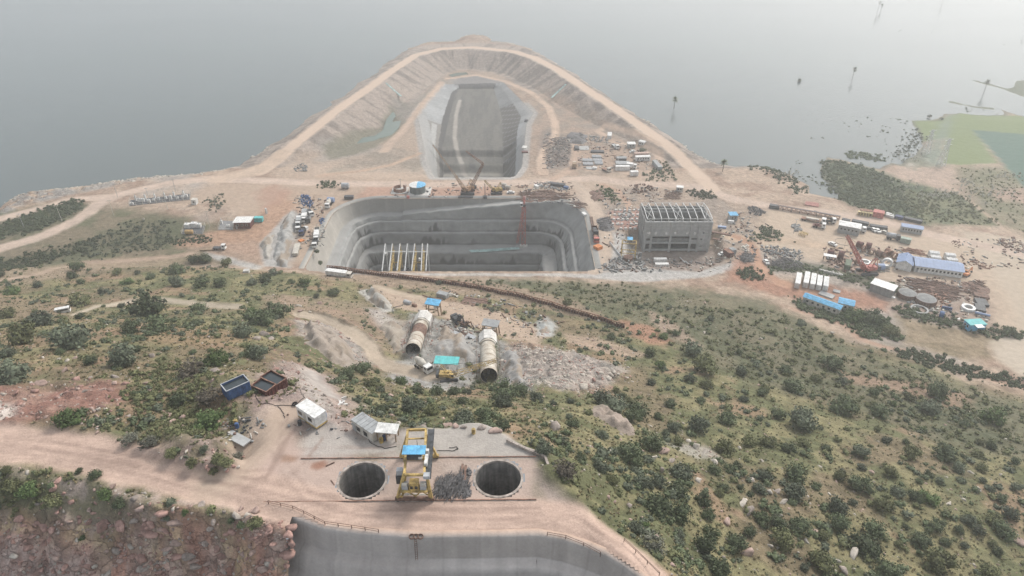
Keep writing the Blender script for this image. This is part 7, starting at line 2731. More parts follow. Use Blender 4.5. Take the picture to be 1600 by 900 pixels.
# sprayed concrete rock cuts: lumps of ground coated grey, left of the pit and above the hollow
def coated_rock(name, label, pix, hgt, col, seed, ridge=(0,1), rough=.5, sharp=.5):
    w_ = g2(pix)
    xs = [p[0] for p in w_]
    ys = [p[1] for p in w_]
    x0, x1, y0, y1 = min(xs) - 1, max(xs) + 1, min(ys) - 1, max(ys) + 1
    n1_, n2_ = max(12, int((x1 - x0) / .5)), max(12, int((y1 - y0) / .6))
    gx_, gy_ = np.meshgrid(np.linspace(x0, x1, n1_), np.linspace(y0, y1, n2_))
    sd_2 = poly_sd(gx_, gy_, w_)
    base = interp(gx_, gy_)
    rg = 1 - np.abs(2 * fbm(gx_, gy_ * .35,7, seed, 3) - 1) * 1.6
    fr = 1 - np.abs(2 * fbm(gx_, gy_, 3.2, seed + 3,4) - 1)
    zz = base - .5 + sstep(-.6,3.4, sd_2 + (fbm(gx_, gy_, 4, seed + 8,3) - .5) * 3) * (hgt * (.45 + .75 * rg) + (fr - .6) * rough * 3)
    V = np.stack([gx_.ravel(), gy_.ravel(), zz.ravel()],-1)
    ii = np.arange(n1_ * n2_).reshape(n2_, n1_)
    q = np.stack([ii[:-1, :-1], ii[:-1,1:], ii[1:, 1:], ii[1:, :-1]],-1).reshape(-1,4)
    keep = (sd_2.ravel()[q] > -1.2).all(1)
    me = arrays_to_mesh(name, V, q[keep])
    sf = sstep(.5, .66, fbm(gx_ * 1.6, gy_ * .5,4, seed + 6,4)).ravel()[:, None]
    cc_ = np.array(col)[None] * .8 * (.8 + .4 * fbm(gx_, gy_, 1.6, seed + 7,3)).ravel()[:, None] * (1 - sf) + np.array((.27, .225, .18)) * sf
    set_col(me, np.concatenate([cc_, np.full((len(V),1), .9)],1))
    me.polygons.foreach_set('use_smooth', np.ones(int(keep.sum()), bool))
    tag(link_mesh(name, me, SHOT), label, 'rock')


coated_rock('coated_rock', 'pale sprayed concrete rock cut between two lanes left of the pit', [(458,329),(463,336),(460,365),(452,400),(450,417),(428,416),(428,395),(433,370),(443,345)],3.2,(.40, .39, .37),401)
coated_rock('coated_rock', 'cream sprayed rock lobe at the left end of the rock cut', [(432,365),(424,395),(424,413),(412,404),(405,385),(408,378),(420,370)],2.6,(.46, .43, .385),411)
coated_rock('coated_rock', 'tall pale sprayed rock face at the top of the access track', [(572,452),(590,455),(606,470),(614,484),(600,486),(585,478),(574,465)],2.8,(.43, .41, .37),421)
coated_rock('coated_rock', 'smooth grey rock hump between the two penstock pipes', [(690,505),(715,518),(740,535),(744,560),(738,585),(720,575),(722,562),(680,556),(676,540),(682,520)],1.8,(.36, .345, .325),431)
coated_rock('coated_rock', 'grey sprayed bank right of the right penstock pipe', [(783,535),(800,538),(815,555),(824,585),(820,608),(790,600),(782,570)],1.3,(.335, .325, .31),441)
coated_rock('coated_rock', 'tan and grey rock bank left of the left penstock pipe', [(600,500),(628,505),(634,520),(626,545),(615,552),(602,530),(590,512)],2.2,(.41, .36, .30),451)
coated_rock('coated_rock', 'jagged cream rock face below the access track', [(468,512),(500,514),(530,532),(552,550),(558,575),(540,578),(510,560),(480,540)],2.8,(.38, .325, .275),461, rough=1.4)
coated_rock('coated_rock', 'pale green grey rock slab right of the tan flat', [(838,508),(852,498),(868,508),(862,520),(842,524)],2.6,(.40, .405, .385),471)
coated_rock('coated_rock', 'long bare pink rock ridge on the slope right of the shafts', [(918,640),(932,632),(960,645),(985,662),(998,682),(985,684),(955,668),(925,650)],2.0,(.38, .31, .26),481, rough=1.2)
# pond in the drained ground
for pts, lb in (([(541,226),(553,212),(566,206),(585,203),(597,195),(603,178),(613,166),(618,172),(612,182),(626,180),(622,192),(610,203),(590,208),(580,214),(560,222)], 'dark green pond at the foot of the left ring slope'),
                ([(700,107),(712,104),(728,103),(732,106),(716,108),(706,110)], 'small dark pond at the top of the drained ground')):
    w_ = g2(pts)
    zt = sum(gz(*p) for p in w_) / len(w_) + .25
    mb = MB()
    mb.add([(x, y, zt) for (x, y) in w_],[tuple(range(len(w_)))])
    tag(mb.build('pond', mat('pond_water', (.08, .115, .085), .2, .1, .2, spec=.4)), lb, 'pond', None, 'structure')
for a, b_, lb in (((603,130),(627,151), 'thin teal strip of netting on the left ring slope'),((862,153),(884,132), 'thin teal strip of netting on the right ring slope')):
    n = 8
    mb = MB()
    pa = [G(a[0] + (b_[0] - a[0]) * k / n, a[1] + (b_[1] - a[1]) * k / n) for k in range(n + 1)]
    for p, q in zip(pa[:-1], pa[1:]):
        mb.bar((p[0], p[1], p[2] + .25),(q[0], q[1], q[2] + .25),1.6, .2)
    tag(mb.build('debris_net', tarp_teal), lb, 'netting')

# ------------------------------------------------------------------ labels that say where a bush or stone stands
MARKS = [('blue skip', 367,603),('maroon tanks', 420,597),('white portable cabin', 486,640),('long grey cabin', 575,660),('gantry crane', 645,715),('left shaft', 566,750),
         ('right shaft', 778,747),('left penstock pipe', 652,525),('right penstock pipe', 763,560),('teal roofed shed', 697,564),('yellow crawler crane', 703,592),
         ('white van', 98,486),('sheet pile wall end', 976,512),('sheet pile wall', 760,458),('blue roofed sheds', 1290,472),('bending road', 930,840),('near pink road', 200,725),
         ('access track', 560,530),('left hill track', 220,470),('upper left hill track', 130,415),('bare rock ridge', 955,660),('rubble slope', 880,570),('sloping orange track', 1380,545),
         ('lower track bend', 1300,505),('tan field', 1480,535),('pale slab field', 1580,560),('rough pale outcrop', 1100,705),('split boulders', 1035,712),('basin wall', 650,850),
         ('red soil bank', 120,628),('red cliff', 200,860),('right picture edge', 1600,760),('bottom right corner', 1590,890),('bottom picture edge', 1250,895),('red patch on the right slope', 1450,605),
         ('orange soil tip', 1020,530),('white blocks row', 1298,426),('powerhouse', 1058,365),('pale rock cut', 445,375),('pit', 720,370),('left picture edge', 0,560),('grey rock cut crest', 420,430),
         ('middle of the right slope', 1330,730),('upper right slope', 1250,600),('foot of the right slope', 1560,650)]
ORDN = ['', 'second', 'third', 'fourth', 'fifth', 'sixth', 'seventh', 'eighth', 'ninth', 'tenth', 'eleventh', 'twelfth', 'thirteenth', 'fourteenth', 'fifteenth']


def place_labels(items):
    """items: [object, adjective, noun, u, v] -> a label of its own for each, from the nearest landmark"""
    buckets = {}
    for it in items:
        o, adj, noun, u, v = it
        best = min(MARKS, key=lambda m: (m[1] - u) ** 2 + ((m[2] - v) * 1.25) ** 2)
        du, dv = u - best[1],(v - best[2]) * 1.25
        dist = math.hypot(du, dv)
        if abs(du) > abs(dv):
            way = 'right of' if du > 0 else 'left of'
        else:
            way = 'below' if dv > 0 else 'above'
        near = 'just ' if dist < 45 else ''
        buckets.setdefault((adj, noun, near + way, best[0]),[]).append((dist, it))
    for (adj, noun, way, mark), L in buckets.items():
        L.sort(key=lambda t: t[1][3])
        n = len(L)
        for k, (d, it) in enumerate(L):
            if n == 1:
                lb = '%s %s %s the %s' % (adj, noun, way, mark)
            elif k == 0:
                lb = 'leftmost %s %s %s the %s' % (adj, noun, way, mark)
            elif k == n - 1:
                lb = 'rightmost %s %s %s the %s' % (adj, noun, way, mark)
            else:
                lb = '%s from left %s %s %s the %s' % (ORDN[min(k, 14)], adj, noun, way, mark)
            it[0]['label'] = lb


# ------------------------------------------------------------------ foliage
def leaf_mat(name, col, var=.35):
    m = mat(name, col, .75, var, 2.2,0,0, .2, objvar=.32)
    return m


LEAF = [leaf_mat('leaf_dark_green', (.105, .13, .068)), leaf_mat('leaf_grey_green', (.128, .148, .098)), leaf_mat('leaf_olive', (.15, .158, .075)),
        leaf_mat('leaf_fresh', (.105, .15, .055)), leaf_mat('leaf_pale_grey', (.19, .19, .145)), leaf_mat('leaf_dry_brown', (.17, .145, .11))]
LEAFN = ['dark green', 'grey green', 'olive', 'fresh green', 'pale grey', 'dry brownish']


def bush_arrays(seed, nlobe=6, nleaf=620, lf=.15, fill=.66, spread=.55, fine=1):
    """unit bush: inner lumps and many leaf quads round them -> verts, tris (quads split)"""
    r = np.random.default_rng(seed)
    V0, F0, V2, F2 = ico_data()
    Vs = []
    Qs = []
    off = 0
    lobes = [(np.array([0,0, .45]), .62)]
    for k in range(nlobe):
        a = 2 * PI * (k + r.uniform(-.3, .3)) / nlobe
        d = r.uniform(.35,1) * spread
        lobes.append((np.array([d * math.cos(a), d * math.sin(a), r.uniform(.2, .68)]), r.uniform(.28, .48)))
    for c, rad in lobes:
        v = V0 * (rad * fill) * (1 + .25 * r.normal(size=(len(V0),1))) * np.array([1,1, .9]) + c
        v[:, 2] = np.maximum(v[:, 2], .0)
        Vs.append(v)
        Qs.append(np.concatenate([F0, F0[:, 2:3]],1) + off)
        off += len(v)
    tot = sum(l[1] ** 2 for l in lobes)
    for c, rad in lobes:
        n_ = int(nleaf * rad * rad / tot)
        d = r.normal(size=(n_, 3))
        d /= np.linalg.norm(d, axis=1, keepdims=True)
        d[:, 2] = np.where(d[:, 2] < -.35,-d[:, 2], d[:, 2])
        p = c + d * rad * (r.uniform(.62,1.12,(n_, 1)))
        nn = d + r.normal(size=(n_, 3)) * .75
        nn /= np.linalg.norm(nn, axis=1, keepdims=True)
        t1 = np.cross(nn, r.normal(size=(n_, 3)))
        t1 /= np.linalg.norm(t1, axis=1, keepdims=True)
        t2 = np.cross(nn, t1)
        s = (lf * r.uniform(.5,1.25,(n_, 1)))
        q = np.stack([p - t1 * s * .5, p - t2 * s * .38, p + t1 * s * .6, p + t2 * s * .38],1).reshape(-1,3)
        q[:, 2] = np.maximum(q[:, 2], .02)
        Vs.append(q)
        Qs.append(np.arange(n_ * 4).reshape(n_, 4) + off)
        off += n_ * 4
    return np.concatenate(Vs), np.concatenate(Qs)


def quad_mesh(name, V, Q):
    """quads, those with a repeated last corner become triangles"""
    tri = Q[:, 2] == Q[:, 3]
    me = bpy.data.meshes.new(name)
    V = np.ascontiguousarray(V, np.float32)
    me.vertices.add(len(V))
    me.vertices.foreach_set('co', V.ravel())
    loops = np.concatenate([Q[tri][:, :3].ravel(), Q[~tri].ravel()]).astype(np.int32)
    nt, nq = int(tri.sum()), int((~tri).sum())
    starts = np.concatenate([np.arange(nt) * 3, nt * 3 + np.arange(nq) * 4]).astype(np.int32)
    me.loops.add(len(loops))
    me.loops.foreach_set('vertex_index', loops)
    me.polygons.add(nt + nq)
    me.polygons.foreach_set('loop_start', starts)
    me.update(calc_edges=True)
    return me


NV = 5
CROWN = {}
for mi in range(6):
    for k in range(NV):
        sp = random.uniform(.45, .68)
        V, Q = bush_arrays(500 + mi * 10 + k, random.randint(5,8),720 if mi != 5 else 480, .13 if mi != 4 else .11, .62 if mi < 4 else .45, sp)
        me = quad_mesh('crown', V, Q)
        me.materials.append(LEAF[mi])
        CROWN[(mi, k)] = me
mb = MB()
mb.cyl((0,0,-.25),(.03, .02, .35), .06,6, .04)
for k in range(5):
    a = k * 1.3
    mb.cyl((.02, .02, .1 + .05 * k),(.42 * math.cos(a), .42 * math.sin(a), .55), .035,5, .015)
STEM = mb.build('stem', bark)
STEM_ME = STEM.data
bpy.data.objects.remove(STEM)
LABELS = []


def bush(u, v, wpx, mi, name='bush', group='bushes on the hillside', at=None, noun=None, tall=1.0):
    if at is None:
        x, y, z = G(u, v + wpx * .22)
    else:
        x, y, z = at
    zd = y * CT - (z - H) * ST
    R = max(.35, wpx / 2 * zd / F) * 1.25
    t = T(name, None, 'tree' if name.endswith('tree') else 'bush', (x, y, z - .05 * R), random.uniform(0,6.28), group)
    for me, nm in ((CROWN[(mi, random.randrange(NV))], 'crown'),(STEM_ME, 'stem')):
        o = bpy.data.objects.new(nm, me)
        o.scale = (R * random.uniform(.92,1.1), R * random.uniform(.92,1.1), R * tall * random.uniform(.8,1.05))
        COL.objects.link(o)
        o.parent = t
    size = 'large' if wpx >= 38 else ('medium' if wpx >= 22 else 'small')
    LABELS.append([t, size + ' ' + LEAFN[mi], noun or 'bush', u, v])
    return (x, y, R)


BIG = [(1342,704,32),(1384,687,18),(1421,707,35),(1477,706,40),(1504,712,10),(1547,696,22),(1496,731,26),(1532,729,22),(1390,737,24),(1345,729,18),(1449,740,18),
       (1467,750,16),(1434,751,12),(1501,750,16),(1545,762,20),(1586,761,22),(1562,777,22),(1340,755,40),(1312,742,26),(1400,767,26),(1427,775,24),(1450,777,30),
       (1375,787,30),(1390,791,20),(1307,791,40),(1332,784,20),(1275,760,18),(1464,820,28),(1511,812,22),(1496,827,20),(1450,827,16),(1362,825,42),(1350,850,52),
       (1404,849,18),(1437,842,36),(1506,851,16),(1552,811,32),(1565,825,40),(1527,827,24),(1575,802,30),(1557,861,20),(1462,875,52),(1385,890,40),(1280,875,44),
       (1225,842,44),(1250,820,38),(1542,892,36),(1240,767,40),(1215,815,30),(1242,740,40),(1310,815,42),(1285,835,24),(1415,822,12),(850,700,36),(906,714,22),
       (982,707,48),(1015,690,42),(1065,736,40),(999,752,32),(957,750,26),(1025,790,54),(1062,800,44),(1057,765,36),(1009,820,16),(1100,782,30),(1106,802,26),
       (1132,700,36),(1142,732,22),(1115,732,24),(1130,762,20),(1100,850,46),(1150,847,40),(1112,832,30),(1060,835,24),(1170,830,26),(1122,887,44),(1185,762,28),
       (1172,772,14),(1192,742,26),(1190,810,30),(810,610,38),(838,622,30),(960,630,46),(995,642,46),(940,622,40),(920,645,16),(895,662,24),(1017,597,18),
       (1032,570,20),(1100,570,44),(1082,545,34),(1102,600,26),(1157,579,24),(1047,630,22),(962,610,18),(1077,592,22),(1135,652,36),(1015,550,24),(1195,607,20),
       (955,525,16),(887,470,18),(1110,497,14),(906,547,12),(1037,525,18),(1155,550,14),(986,650,30),(1162,622,18),(1190,612,22),(1095,625,18),(1027,650,18),
       (1092,662,40),(1052,667,30),(1300,566,40),(1237,602,32),(1317,635,44),(1250,655,54),(1215,647,26),(1462,610,40),(1372,642,32),(1415,655,14),(1335,490,34),
       (1365,496,36),(1390,517,30),(1365,612,20),(1395,630,14),(1505,660,18),(1227,577,26),(1315,595,24),(1275,590,24),(1452,635,36),(1550,650,40),(1420,620,24),
       (1575,517,24),(42,525,56),(115,527,72),(142,562,26),(240,480,58),(306,505,20),(310,481,28),(127,469,34),(67,499,44),(250,507,46),(207,512,34),
       (382,517,40),(395,550,30),(395,492,30),(302,550,14),(260,545,14),(95,550,18),(12,490,30),(405,497,46),(435,487,42),(405,550,40),(522,456,18),(567,575,34),
       (542,585,34),(580,600,30),(627,595,22),(652,610,22),(682,612,28),(642,635,40),(597,640,26),(675,640,30),(722,627,20),(725,652,40),(787,612,44),(787,627,36),
       (530,595,18),(760,650,36),(785,665,26),(112,431,16),(236,432,18),(277,440,30),(277,420,30),(305,405,24),(322,404,24),(127,440,14),(317,442,28),(355,411,20),
       (200,440,20),(185,424,18),(122,417,24),(215,425,12),(427,425,20),(415,435,26),(475,442,20),(345,442,24),(395,440,22),(455,440,14),(60,445,18),(20,455,22),(160,455,16),(1415,690,14),(1290,700,20),(1255,690,24),(1230,700,26),
       (1200,690,30),(1170,690,26),(1060,690,22),(760,690,16) if False else (880,690,20),(940,680,24),(1475,845,22),(1535,750,14),(1440,670,16),(1530,690,16),(1585,720,18),(1370,670,14)]
SPEC = [(882,732,50,5),(1020,850,44,4),(20,580,62,1),(15,550,30,1),(195,557,54,1),(300,577,46,5),(337,560,36,3),(325,620,40,5),(330,655,48,3),(107,650,44,3),(235,690,30,4),(205,685,30,4),(1060,835,20,4),
        (20,760,40,2),(50,765,36,3),(85,780,34,2),(150,740,22,0),(125,735,14,0),(165,770,26,3),(190,785,30,0),(290,800,14,3),(362,812,14,0),(378,820,18,0),(130,840,12,3),(400,815,30,2),(262,808,14,1),(10,735,20,2),(340,715,24,2),(320,700,20,1),(352,722,30,2),(372,712,22,4),(300,722,22,2),(335,735,18,2),(270,708,26,2),
        (1315,735,12,4),(1080,712,0,4)]
done = []
for (u, v, wpx) in BIG:
    mi = random.choices([0,1,2,3],[.52, .26, .16, .06])[0]
    done.append(bush(u, v, wpx, mi))
for (u, v, wpx, mi) in SPEC:
    if wpx:
        done.append(bush(u, v, wpx, mi))

# more bushes where the slope shows them, none on tracks, yards or bare rock
grassy = (hm > .6) & (roadm < .05) & (pwt < .02) & (rockw < .3) & (GY[:, None] < 268)
lum = C.mean(-1)
bare = sstep(.19, .25, lum)
zdg = YY * CT - (Z - H) * ST
inview = (uu > -90) & (uu < 1690) & (vv < 960) & (bsd < -.5) & (pit_in < -.5)
prob = grassy * inview * (1 - bare * .9)
cell = np.gradient(GX)[None, :] * np.gradient(GY)[:, None]
clump = sstep(.42, .62, fbm(XX, YY, 22,600,3)) * .9 + .1
wgt = (prob * cell * clump / zdg ** 1.2).ravel()
wgt /= wgt.sum()
rg = np.random.default_rng(77)
n_more = 296 - len(done)
cand = rg.choice(len(wgt),6000, p=wgt)


def free(x, y, r, k=.7):
    for (a, b_, q) in done:
        if (a - x) ** 2 + (b_ - y) ** 2 < (k * (q + r)) ** 2:
            return False
    return True


cx_, cy_ = XX.ravel(), YY.ravel()
i = 0
for c in cand:
    if i >= n_more:
        break
    x, y = float(cx_[c]) + random.uniform(-.3, .3), float(cy_[c]) + random.uniform(-.3, .3)
    R = random.choice([.9,1.1,1.3,1.6,2.0])
    if not free(x, y, R):
        continue
    z = gz(x, y)
    u, v = proj(x, y, z)
    zd = y * CT - (z - H) * ST
    done.append(bush(u, v, R * 2 * F / zd, random.choices([0,1,2,3],[.45, .3, .2, .05])[0], at=(x, y, z)))
    i += 1
place_labels(LABELS)


# low scrub that nobody could count, in one object per stretch of country
LOWB = [bush_arrays(900 + k, 3,46, .34, .72, .6) for k in range(6)]
TUFT = [bush_arrays(950 + k, 2,16, .55, .5, .5) for k in range(4)]


def scatter(name, label, cat, pts, radii, m, src, tall=1.0):
    Vs, Qs, o = [],[],0
    r = np.random.default_rng(len(pts))
    for (x, y, z), R in zip(pts, radii):
        V, Q = src[r.integers(len(src))]
        a = r.uniform(0,6.28)
        ca, sa = math.cos(a), math.sin(a)
        W = np.stack([x + R * (V[:, 0] * ca - V[:, 1] * sa), y + R * (V[:, 0] * sa + V[:, 1] * ca), z - .08 * R + V[:, 2] * R * tall],-1)
        Vs.append(W)
        Qs.append(Q + o)
        o += len(V)
    me = quad_mesh(name, np.concatenate(Vs), np.concatenate(Qs))
    return tag(link_mesh(name, me, m), label, cat, None, 'stuff')


def pick(prob_, n, pw=1.6):
    w_ = (prob_ * cell / zdg ** pw).ravel()
    w_ /= w_.sum()
    c = rg.choice(len(w_), n, p=w_)
    x = cx_[c] + rg.uniform(-.5, .5, n) * np.gradient(GX)[c % nc]
    y = cy_[c] + rg.uniform(-.5, .5, n) * np.gradient(GY)[c // nc]
    return np.stack([x, y, interp(x, y)],-1)


base = grassy * inview * 1.0
clump2 = sstep(.47, .66, fbm(XX, YY, 13,620,4)) * .97 + .03
for k, (n_, mi, lb) in enumerate(((1150,0, 'low dark green scrub scattered over the hillside'),(800,1, 'low grey green scrub scattered over the hillside'),(900,2, 'low olive scrub scattered over the hillside'))):
    p = pick(base * (1 - bare * .85) * (clump2 if k < 2 else 1.0), n_, 1.2)
    scatter('scrub', lb, 'scrub', p, rg.uniform(.25,1.0, n_) ** 2.0 * 1.7 + .2, LEAF[mi], LOWB, .75)
straw = leaf_mat('dry_grass', (.27, .225, .125), .3)
greenish = leaf_mat('green_grass', (.155, .155, .08), .3)
for n_, m, lb in ((9000, straw, 'dry straw coloured grass tufts on the hillside'),(8000, greenish, 'dull green grass tufts on the hillside')):
    p = pick(base * (1 - bare * .8), n_, 1.7)
    scatter('grass', lb, 'grass', p, rg.uniform(.22, .55, n_), m, TUFT, .8)
# the scrub belts on the flat, the marsh thicket and the hedges
BELTS = [([(190,600),(250,560),(330,585),(345,640),(335,690),(250,695),(200,660)],420,2,(.35,1.0), 'low dense olive scrub between the red bank and the blue skip'),
         ([(1000,480),(1200,480),(1350,550),(1620,640),(1620,715),(1480,700),(1330,640),(1180,600),(1060,540)],480,2,(.5,1.7), 'dense low scrub covering the foot of the right slope'),
         ([(700,438),(1000,446),(1040,490),(900,472),(760,450)],170,2,(.4,1.2), 'low scrub on the slope just below the pit'),
         ([(0,735),(60,740),(110,765),(100,795),(0,795)],40,2,(.4,1.0), 'low olive scrub on the bank below the near road'),
         ([(560,590),(640,625),(760,625),(850,650),(830,680),(700,655),(600,640)],90,2,(.4,1.1), 'low olive scrub on the bank behind the platform'),
         ([(-60,388),(0,372),(60,358),(135,324),(118,312),(60,330),(0,350),(-60,372)],420,0,(.8,1.8), 'dark dense scrub between the two left roads'),
         ([(-60,420),(0,405),(60,395),(150,372),(150,384),(100,402),(0,425)],260,0,(.8,1.7), 'dark scrub belt below the left road'),
         ([(140,375),(200,350),(260,345),(265,372),(290,380),(210,396),(120,408)],300,1,(.6,1.3), 'grey green scrub on the left flat'),
         ([(262,372),(330,368),(330,378),(270,384)],60,0,(.8,1.4), 'scrub strip below the transformer yard'),
         ([(320,312),(346,303),(350,320),(335,332)],40,1,(.6,1.3), 'scrub patch beside the sandy flat'),
         ([(498,286),(522,283),(530,292),(505,296)],26,0,(.9,1.7), 'dark bushes by the road left of the pale tank'),
         ([(1282,250),(1345,258),(1400,280),(1430,330),(1440,350),(1330,322),(1298,305),(1290,285)],620,0,(.9,2.0), 'dense dark thicket on the flooded point'),
         ([(1400,300),(1500,300),(1565,352),(1440,348)],260,2,(.6,1.5), 'olive thicket along the marsh edge'),
         ([(1320,234),(1378,243),(1375,252),(1325,246)],110,0,(.9,1.8), 'drowned thicket island left of the point'),
         ([(1390,240),(1430,200),(1445,215),(1420,250)],90,1,(.8,1.6), 'half drowned bushes at the field corner'),
         ([(1200,425),(1225,407),(1260,416),(1330,430),(1410,452),(1395,460),(1300,432),(1240,426)],180,0,(.7,1.5), 'hedge of scrub behind the white containers'),
         ([(1400,478),(1440,488),(1490,500),(1545,515),(1600,520),(1590,530),(1500,514),(1440,502),(1400,490)],170,0,(.8,1.8), 'dark hedge below the scrap yard'),
         ([(1230,462),(1260,478),(1310,490),(1390,500),(1400,530),(1360,530),(1330,510),(1250,482)],260,0,(.8,2.0), 'scrub belt under the blue roofed sheds'),
         ([(1400,543),(1500,570),(1620,600),(1620,612),(1480,580),(1400,556)],220,0,(.7,1.8), 'scrub line along the sloping orange track'),
         ([(1158,260),(1200,262),(1240,275),(1262,296),(1245,305),(1200,275)],120,0,(.8,1.8), 'scrub along the right shore of the inlet'),
         ([(1003,270),(1030,262),(1052,272),(1048,284),(1010,284)],60,0,(.7,1.6), 'scrub patch right of the inner yard'),
         ([(1020,250),(1035,252),(1055,268),(1040,270)],30,2,(.6,1.4), 'scrub beside the grey ribbed container'),
         ([(930,290),(952,295),(968,310),(960,318),(944,306)],50,3,(.7,1.5), 'green shrub patch between lane and track'),
         ([(1070,296),(1110,298),(1122,312),(1085,312)],70,0,(.7,1.6), 'scrub patch behind the powerhouse'),
         ([(1185,352),(1200,358),(1215,370),(1195,372)],40,0,(.7,1.6), 'scrub patch right of the powerhouse'),
         ([(1165,372),(1215,360),(1225,368),(1190,378)],40,0,(.7,1.5), 'scrub beside the yard lane'),
         ([(1150,425),(1170,418),(1195,432),(1185,440),(1160,436)],60,0,(.7,1.7), 'scrub patch on the orange soil'),
         ([(1500,262),(1600,270),(1610,370),(1560,340),(1510,300)],160,2,(.5,1.2), 'thin scrub on the brown field')]
for pix, n_, mi, (r0, r1), lb in BELTS:
    n_ = int(n_ * 1.7)
    w_ = g2(pix)
    xs, ys = [p[0] for p in w_],[p[1] for p in w_]
    x = rg.uniform(min(xs), max(xs), n_ * 5)
    y = rg.uniform(min(ys), max(ys), n_ * 5)
    k = poly_sd(x, y, w_) > rg.normal(size=len(x)) * 2.2 + .5
    x, y = x[k][:n_], y[k][:n_]
    if len(x):
        scatter('thicket', lb, 'thicket', np.stack([x, y, np.maximum(interp(x, y),-.4)],-1), r0 * .6 + (r1 - r0 * .6) * rg.random(len(x)) ** 1.6, LEAF[mi], LOWB, .85)
blossom = leaf_mat('pale_blossom', (.42, .40, .34), .2)
x, y = [],[]
for (u, v, s) in ((1410,290,14),(1440,300,18),(1455,308,16),(1480,300,14),(1535,300,20),(1510,285,10),(1570,275,12),(1415,245,14),(1225,270,10),(1555,305,16)):
    for _ in range(26):
        g = G(u + rg.normal() * s, v + rg.normal() * s * .3)
        x.append(g)
scatter('reed', 'pale flowering reeds in patches over the marsh', 'reeds', x, rg.uniform(.5,1.1, len(x)), blossom, TUFT, 1.2)
x = []
for (u, v, s, n_) in ((1355,195,22,16),(1390,215,20,18),(1405,190,10,8),(1270,280,14,16),(1285,290,12,12),(1250,255,8,6),(1275,215,6,4),(1380,205,10,8),(1520,170,10,10),(1570,178,14,10),(1440,235,14,20),(1590,70,12,5),(1440,45,30,6)):
    for _ in range(n_):
        p = P(u + rg.normal() * s, v + rg.normal() * s * .25,0)
        x.append((p[0], p[1],-.2))
scatter('drowned_scrub', 'small drowned scrub tops standing in the flood water', 'scrub', x, rg.uniform(.5,1.3, len(x)), LEAF[1], LOWB, .7)


# palms and trees standing in the water
def palm(u, v, h, label, lean=0.0):
    x, y, z = P(u, v, 0) if gz(*P(u, v, 0)[:2]) < .2 else G(u, v)
    t = T('palm_tree', label, 'palm', (x, y, z - .3), random.uniform(0,6))
    mb = MB()
    pts = [(lean * f * f, 0, h * f) for f in np.linspace(0,1,6)]
    for a, b_ in zip(pts[:-1], pts[1:]):
        mb.cyl(a, b_, .22,8, .2)
    mb.build('trunk', bark, t)
    mb = MB()
    top = Vector(pts[-1])
    for k in range(44):
        a = k * 2.4
        e = random.uniform(-.7,1.2)
        L = random.uniform(2.2,3.2)
        d = Vector((math.cos(a) * math.cos(e), math.sin(a) * math.cos(e), math.sin(e)))
        s = Vector((-math.sin(a), math.cos(a),0))
        m1 = top + d * L * .6
        m2 = top + d * L + Vector((0,0,-.45))
        for (p, q, w0, w1) in ((top, m1, .12, .85),(m1, m2, .85, .1)):
            mb.add([p - s * w0 / 2, p + s * w0 / 2, q + s * w1 / 2, q - s * w1 / 2],[(0,1,2,3)])
    mb.build('crown', LEAF[0], t)


palm(1053,170,7.5, 'lone palm tree standing in the water right of the embankment')
palm(1332,122,8.0, 'palm tree in open water far right of the embankment', .5)
palm(1537,145,9.0, 'round crowned palm on the long spit at the far right')
palm(1371,18,11, 'taller of two far palms at the top of the water', .8)
palm(1376,17,7, 'shorter of two far palms at the top of the water', .8)
palm(1472,6,11, 'thin leaning palm at the top right of the water', 1.2)
palm(1129,268,6.0, 'palm tree on the shore beside the ring road', 0)
for (u, v, wpx, lb) in ((1452,184,7, 'round dark tree at the water edge beside the field'),(1249,128,7, 'low bush alone in open water far right'),(1471,188,6, 'small dark tree at the field corner'),(501,411,8, 'dark upright tree at the left front pit corner'),(495,392,9, 'dark bush at the end of the left lane row'),
                        (1242,378,4, 'small dark shrub on the yard lane'),(970,246,9, 'dark mound of scrub behind the low grey shed'),(1003,234,12, 'scrub mound beside the long pinkish container'),(455,300,0, '')):
    if wpx:
        k0 = len(LABELS)
        if v < 200:
            x_, y_, z_ = P(u, v, 0)
            bush(u, v, wpx, 0, 'tree', None, (x_, y_, max(0, gz(x_, y_))), tall=1.15)
        else:
            bush(u, v, wpx, 0, 'tree', None, tall=1.2 if u == 501 else .9)
        LABELS[k0][0]['label'] = lb

# ------------------------------------------------------------------ stones
stone_pink = mat('stone_pink', (.40, .29, .245), .9, .28,1.4, .05, objvar=.18)
stone_pale = mat('stone_pale', (.47, .42, .36), .9, .25,1.4, .05, objvar=.15)
stone_grey = mat('stone_grey', (.31, .262, .228), .9, .3,1.4, .05, objvar=.18)
stone_red = mat('stone_red', (.38, .235, .195), .9, .3,1.2, .05, objvar=.18)
RM = {}
STN = {0: (stone_pink, 'pinkish'),1: (stone_pale, 'pale'),2: (stone_grey, 'dark grey'),3: (stone_red, 'reddish')}
for mi in range(4):
    for k in range(6):
        V, Fs = rock_shape(700 + mi * 7 + k, True)
        me = arrays_to_mesh('boulder', V, Fs)
        me.materials.append(STN[mi][0])
        RM[(mi, k)] = me
SL = []


def boulder(u, v, wpx, mi, flat=1.0, long=1.0, rz=None):
    x, y, z = G(u, v)
    zd = y * CT - (z - H) * ST
    R = wpx / 2 * zd / F * .95
    o = bpy.data.objects.new('boulder', RM[(mi, random.randrange(6))])
    o.location = (x, y, z + R * (.12 if flat > .66 else .22) * flat)
    o.scale = (R * long, R, R * flat)
    o.rotation_euler = (random.uniform(-.3, .3), random.uniform(-.3, .3), random.uniform(0,6.28) if rz is None else rz)
    COL.objects.link(o)
    tag(o, None, 'boulder', 'boulders on the hill')
    size = 'big' if wpx >= 20 else ('mid sized' if wpx >= 12 else 'small')
    SL.append([o, size + ' ' + STN[mi][1], 'boulder', u, v])


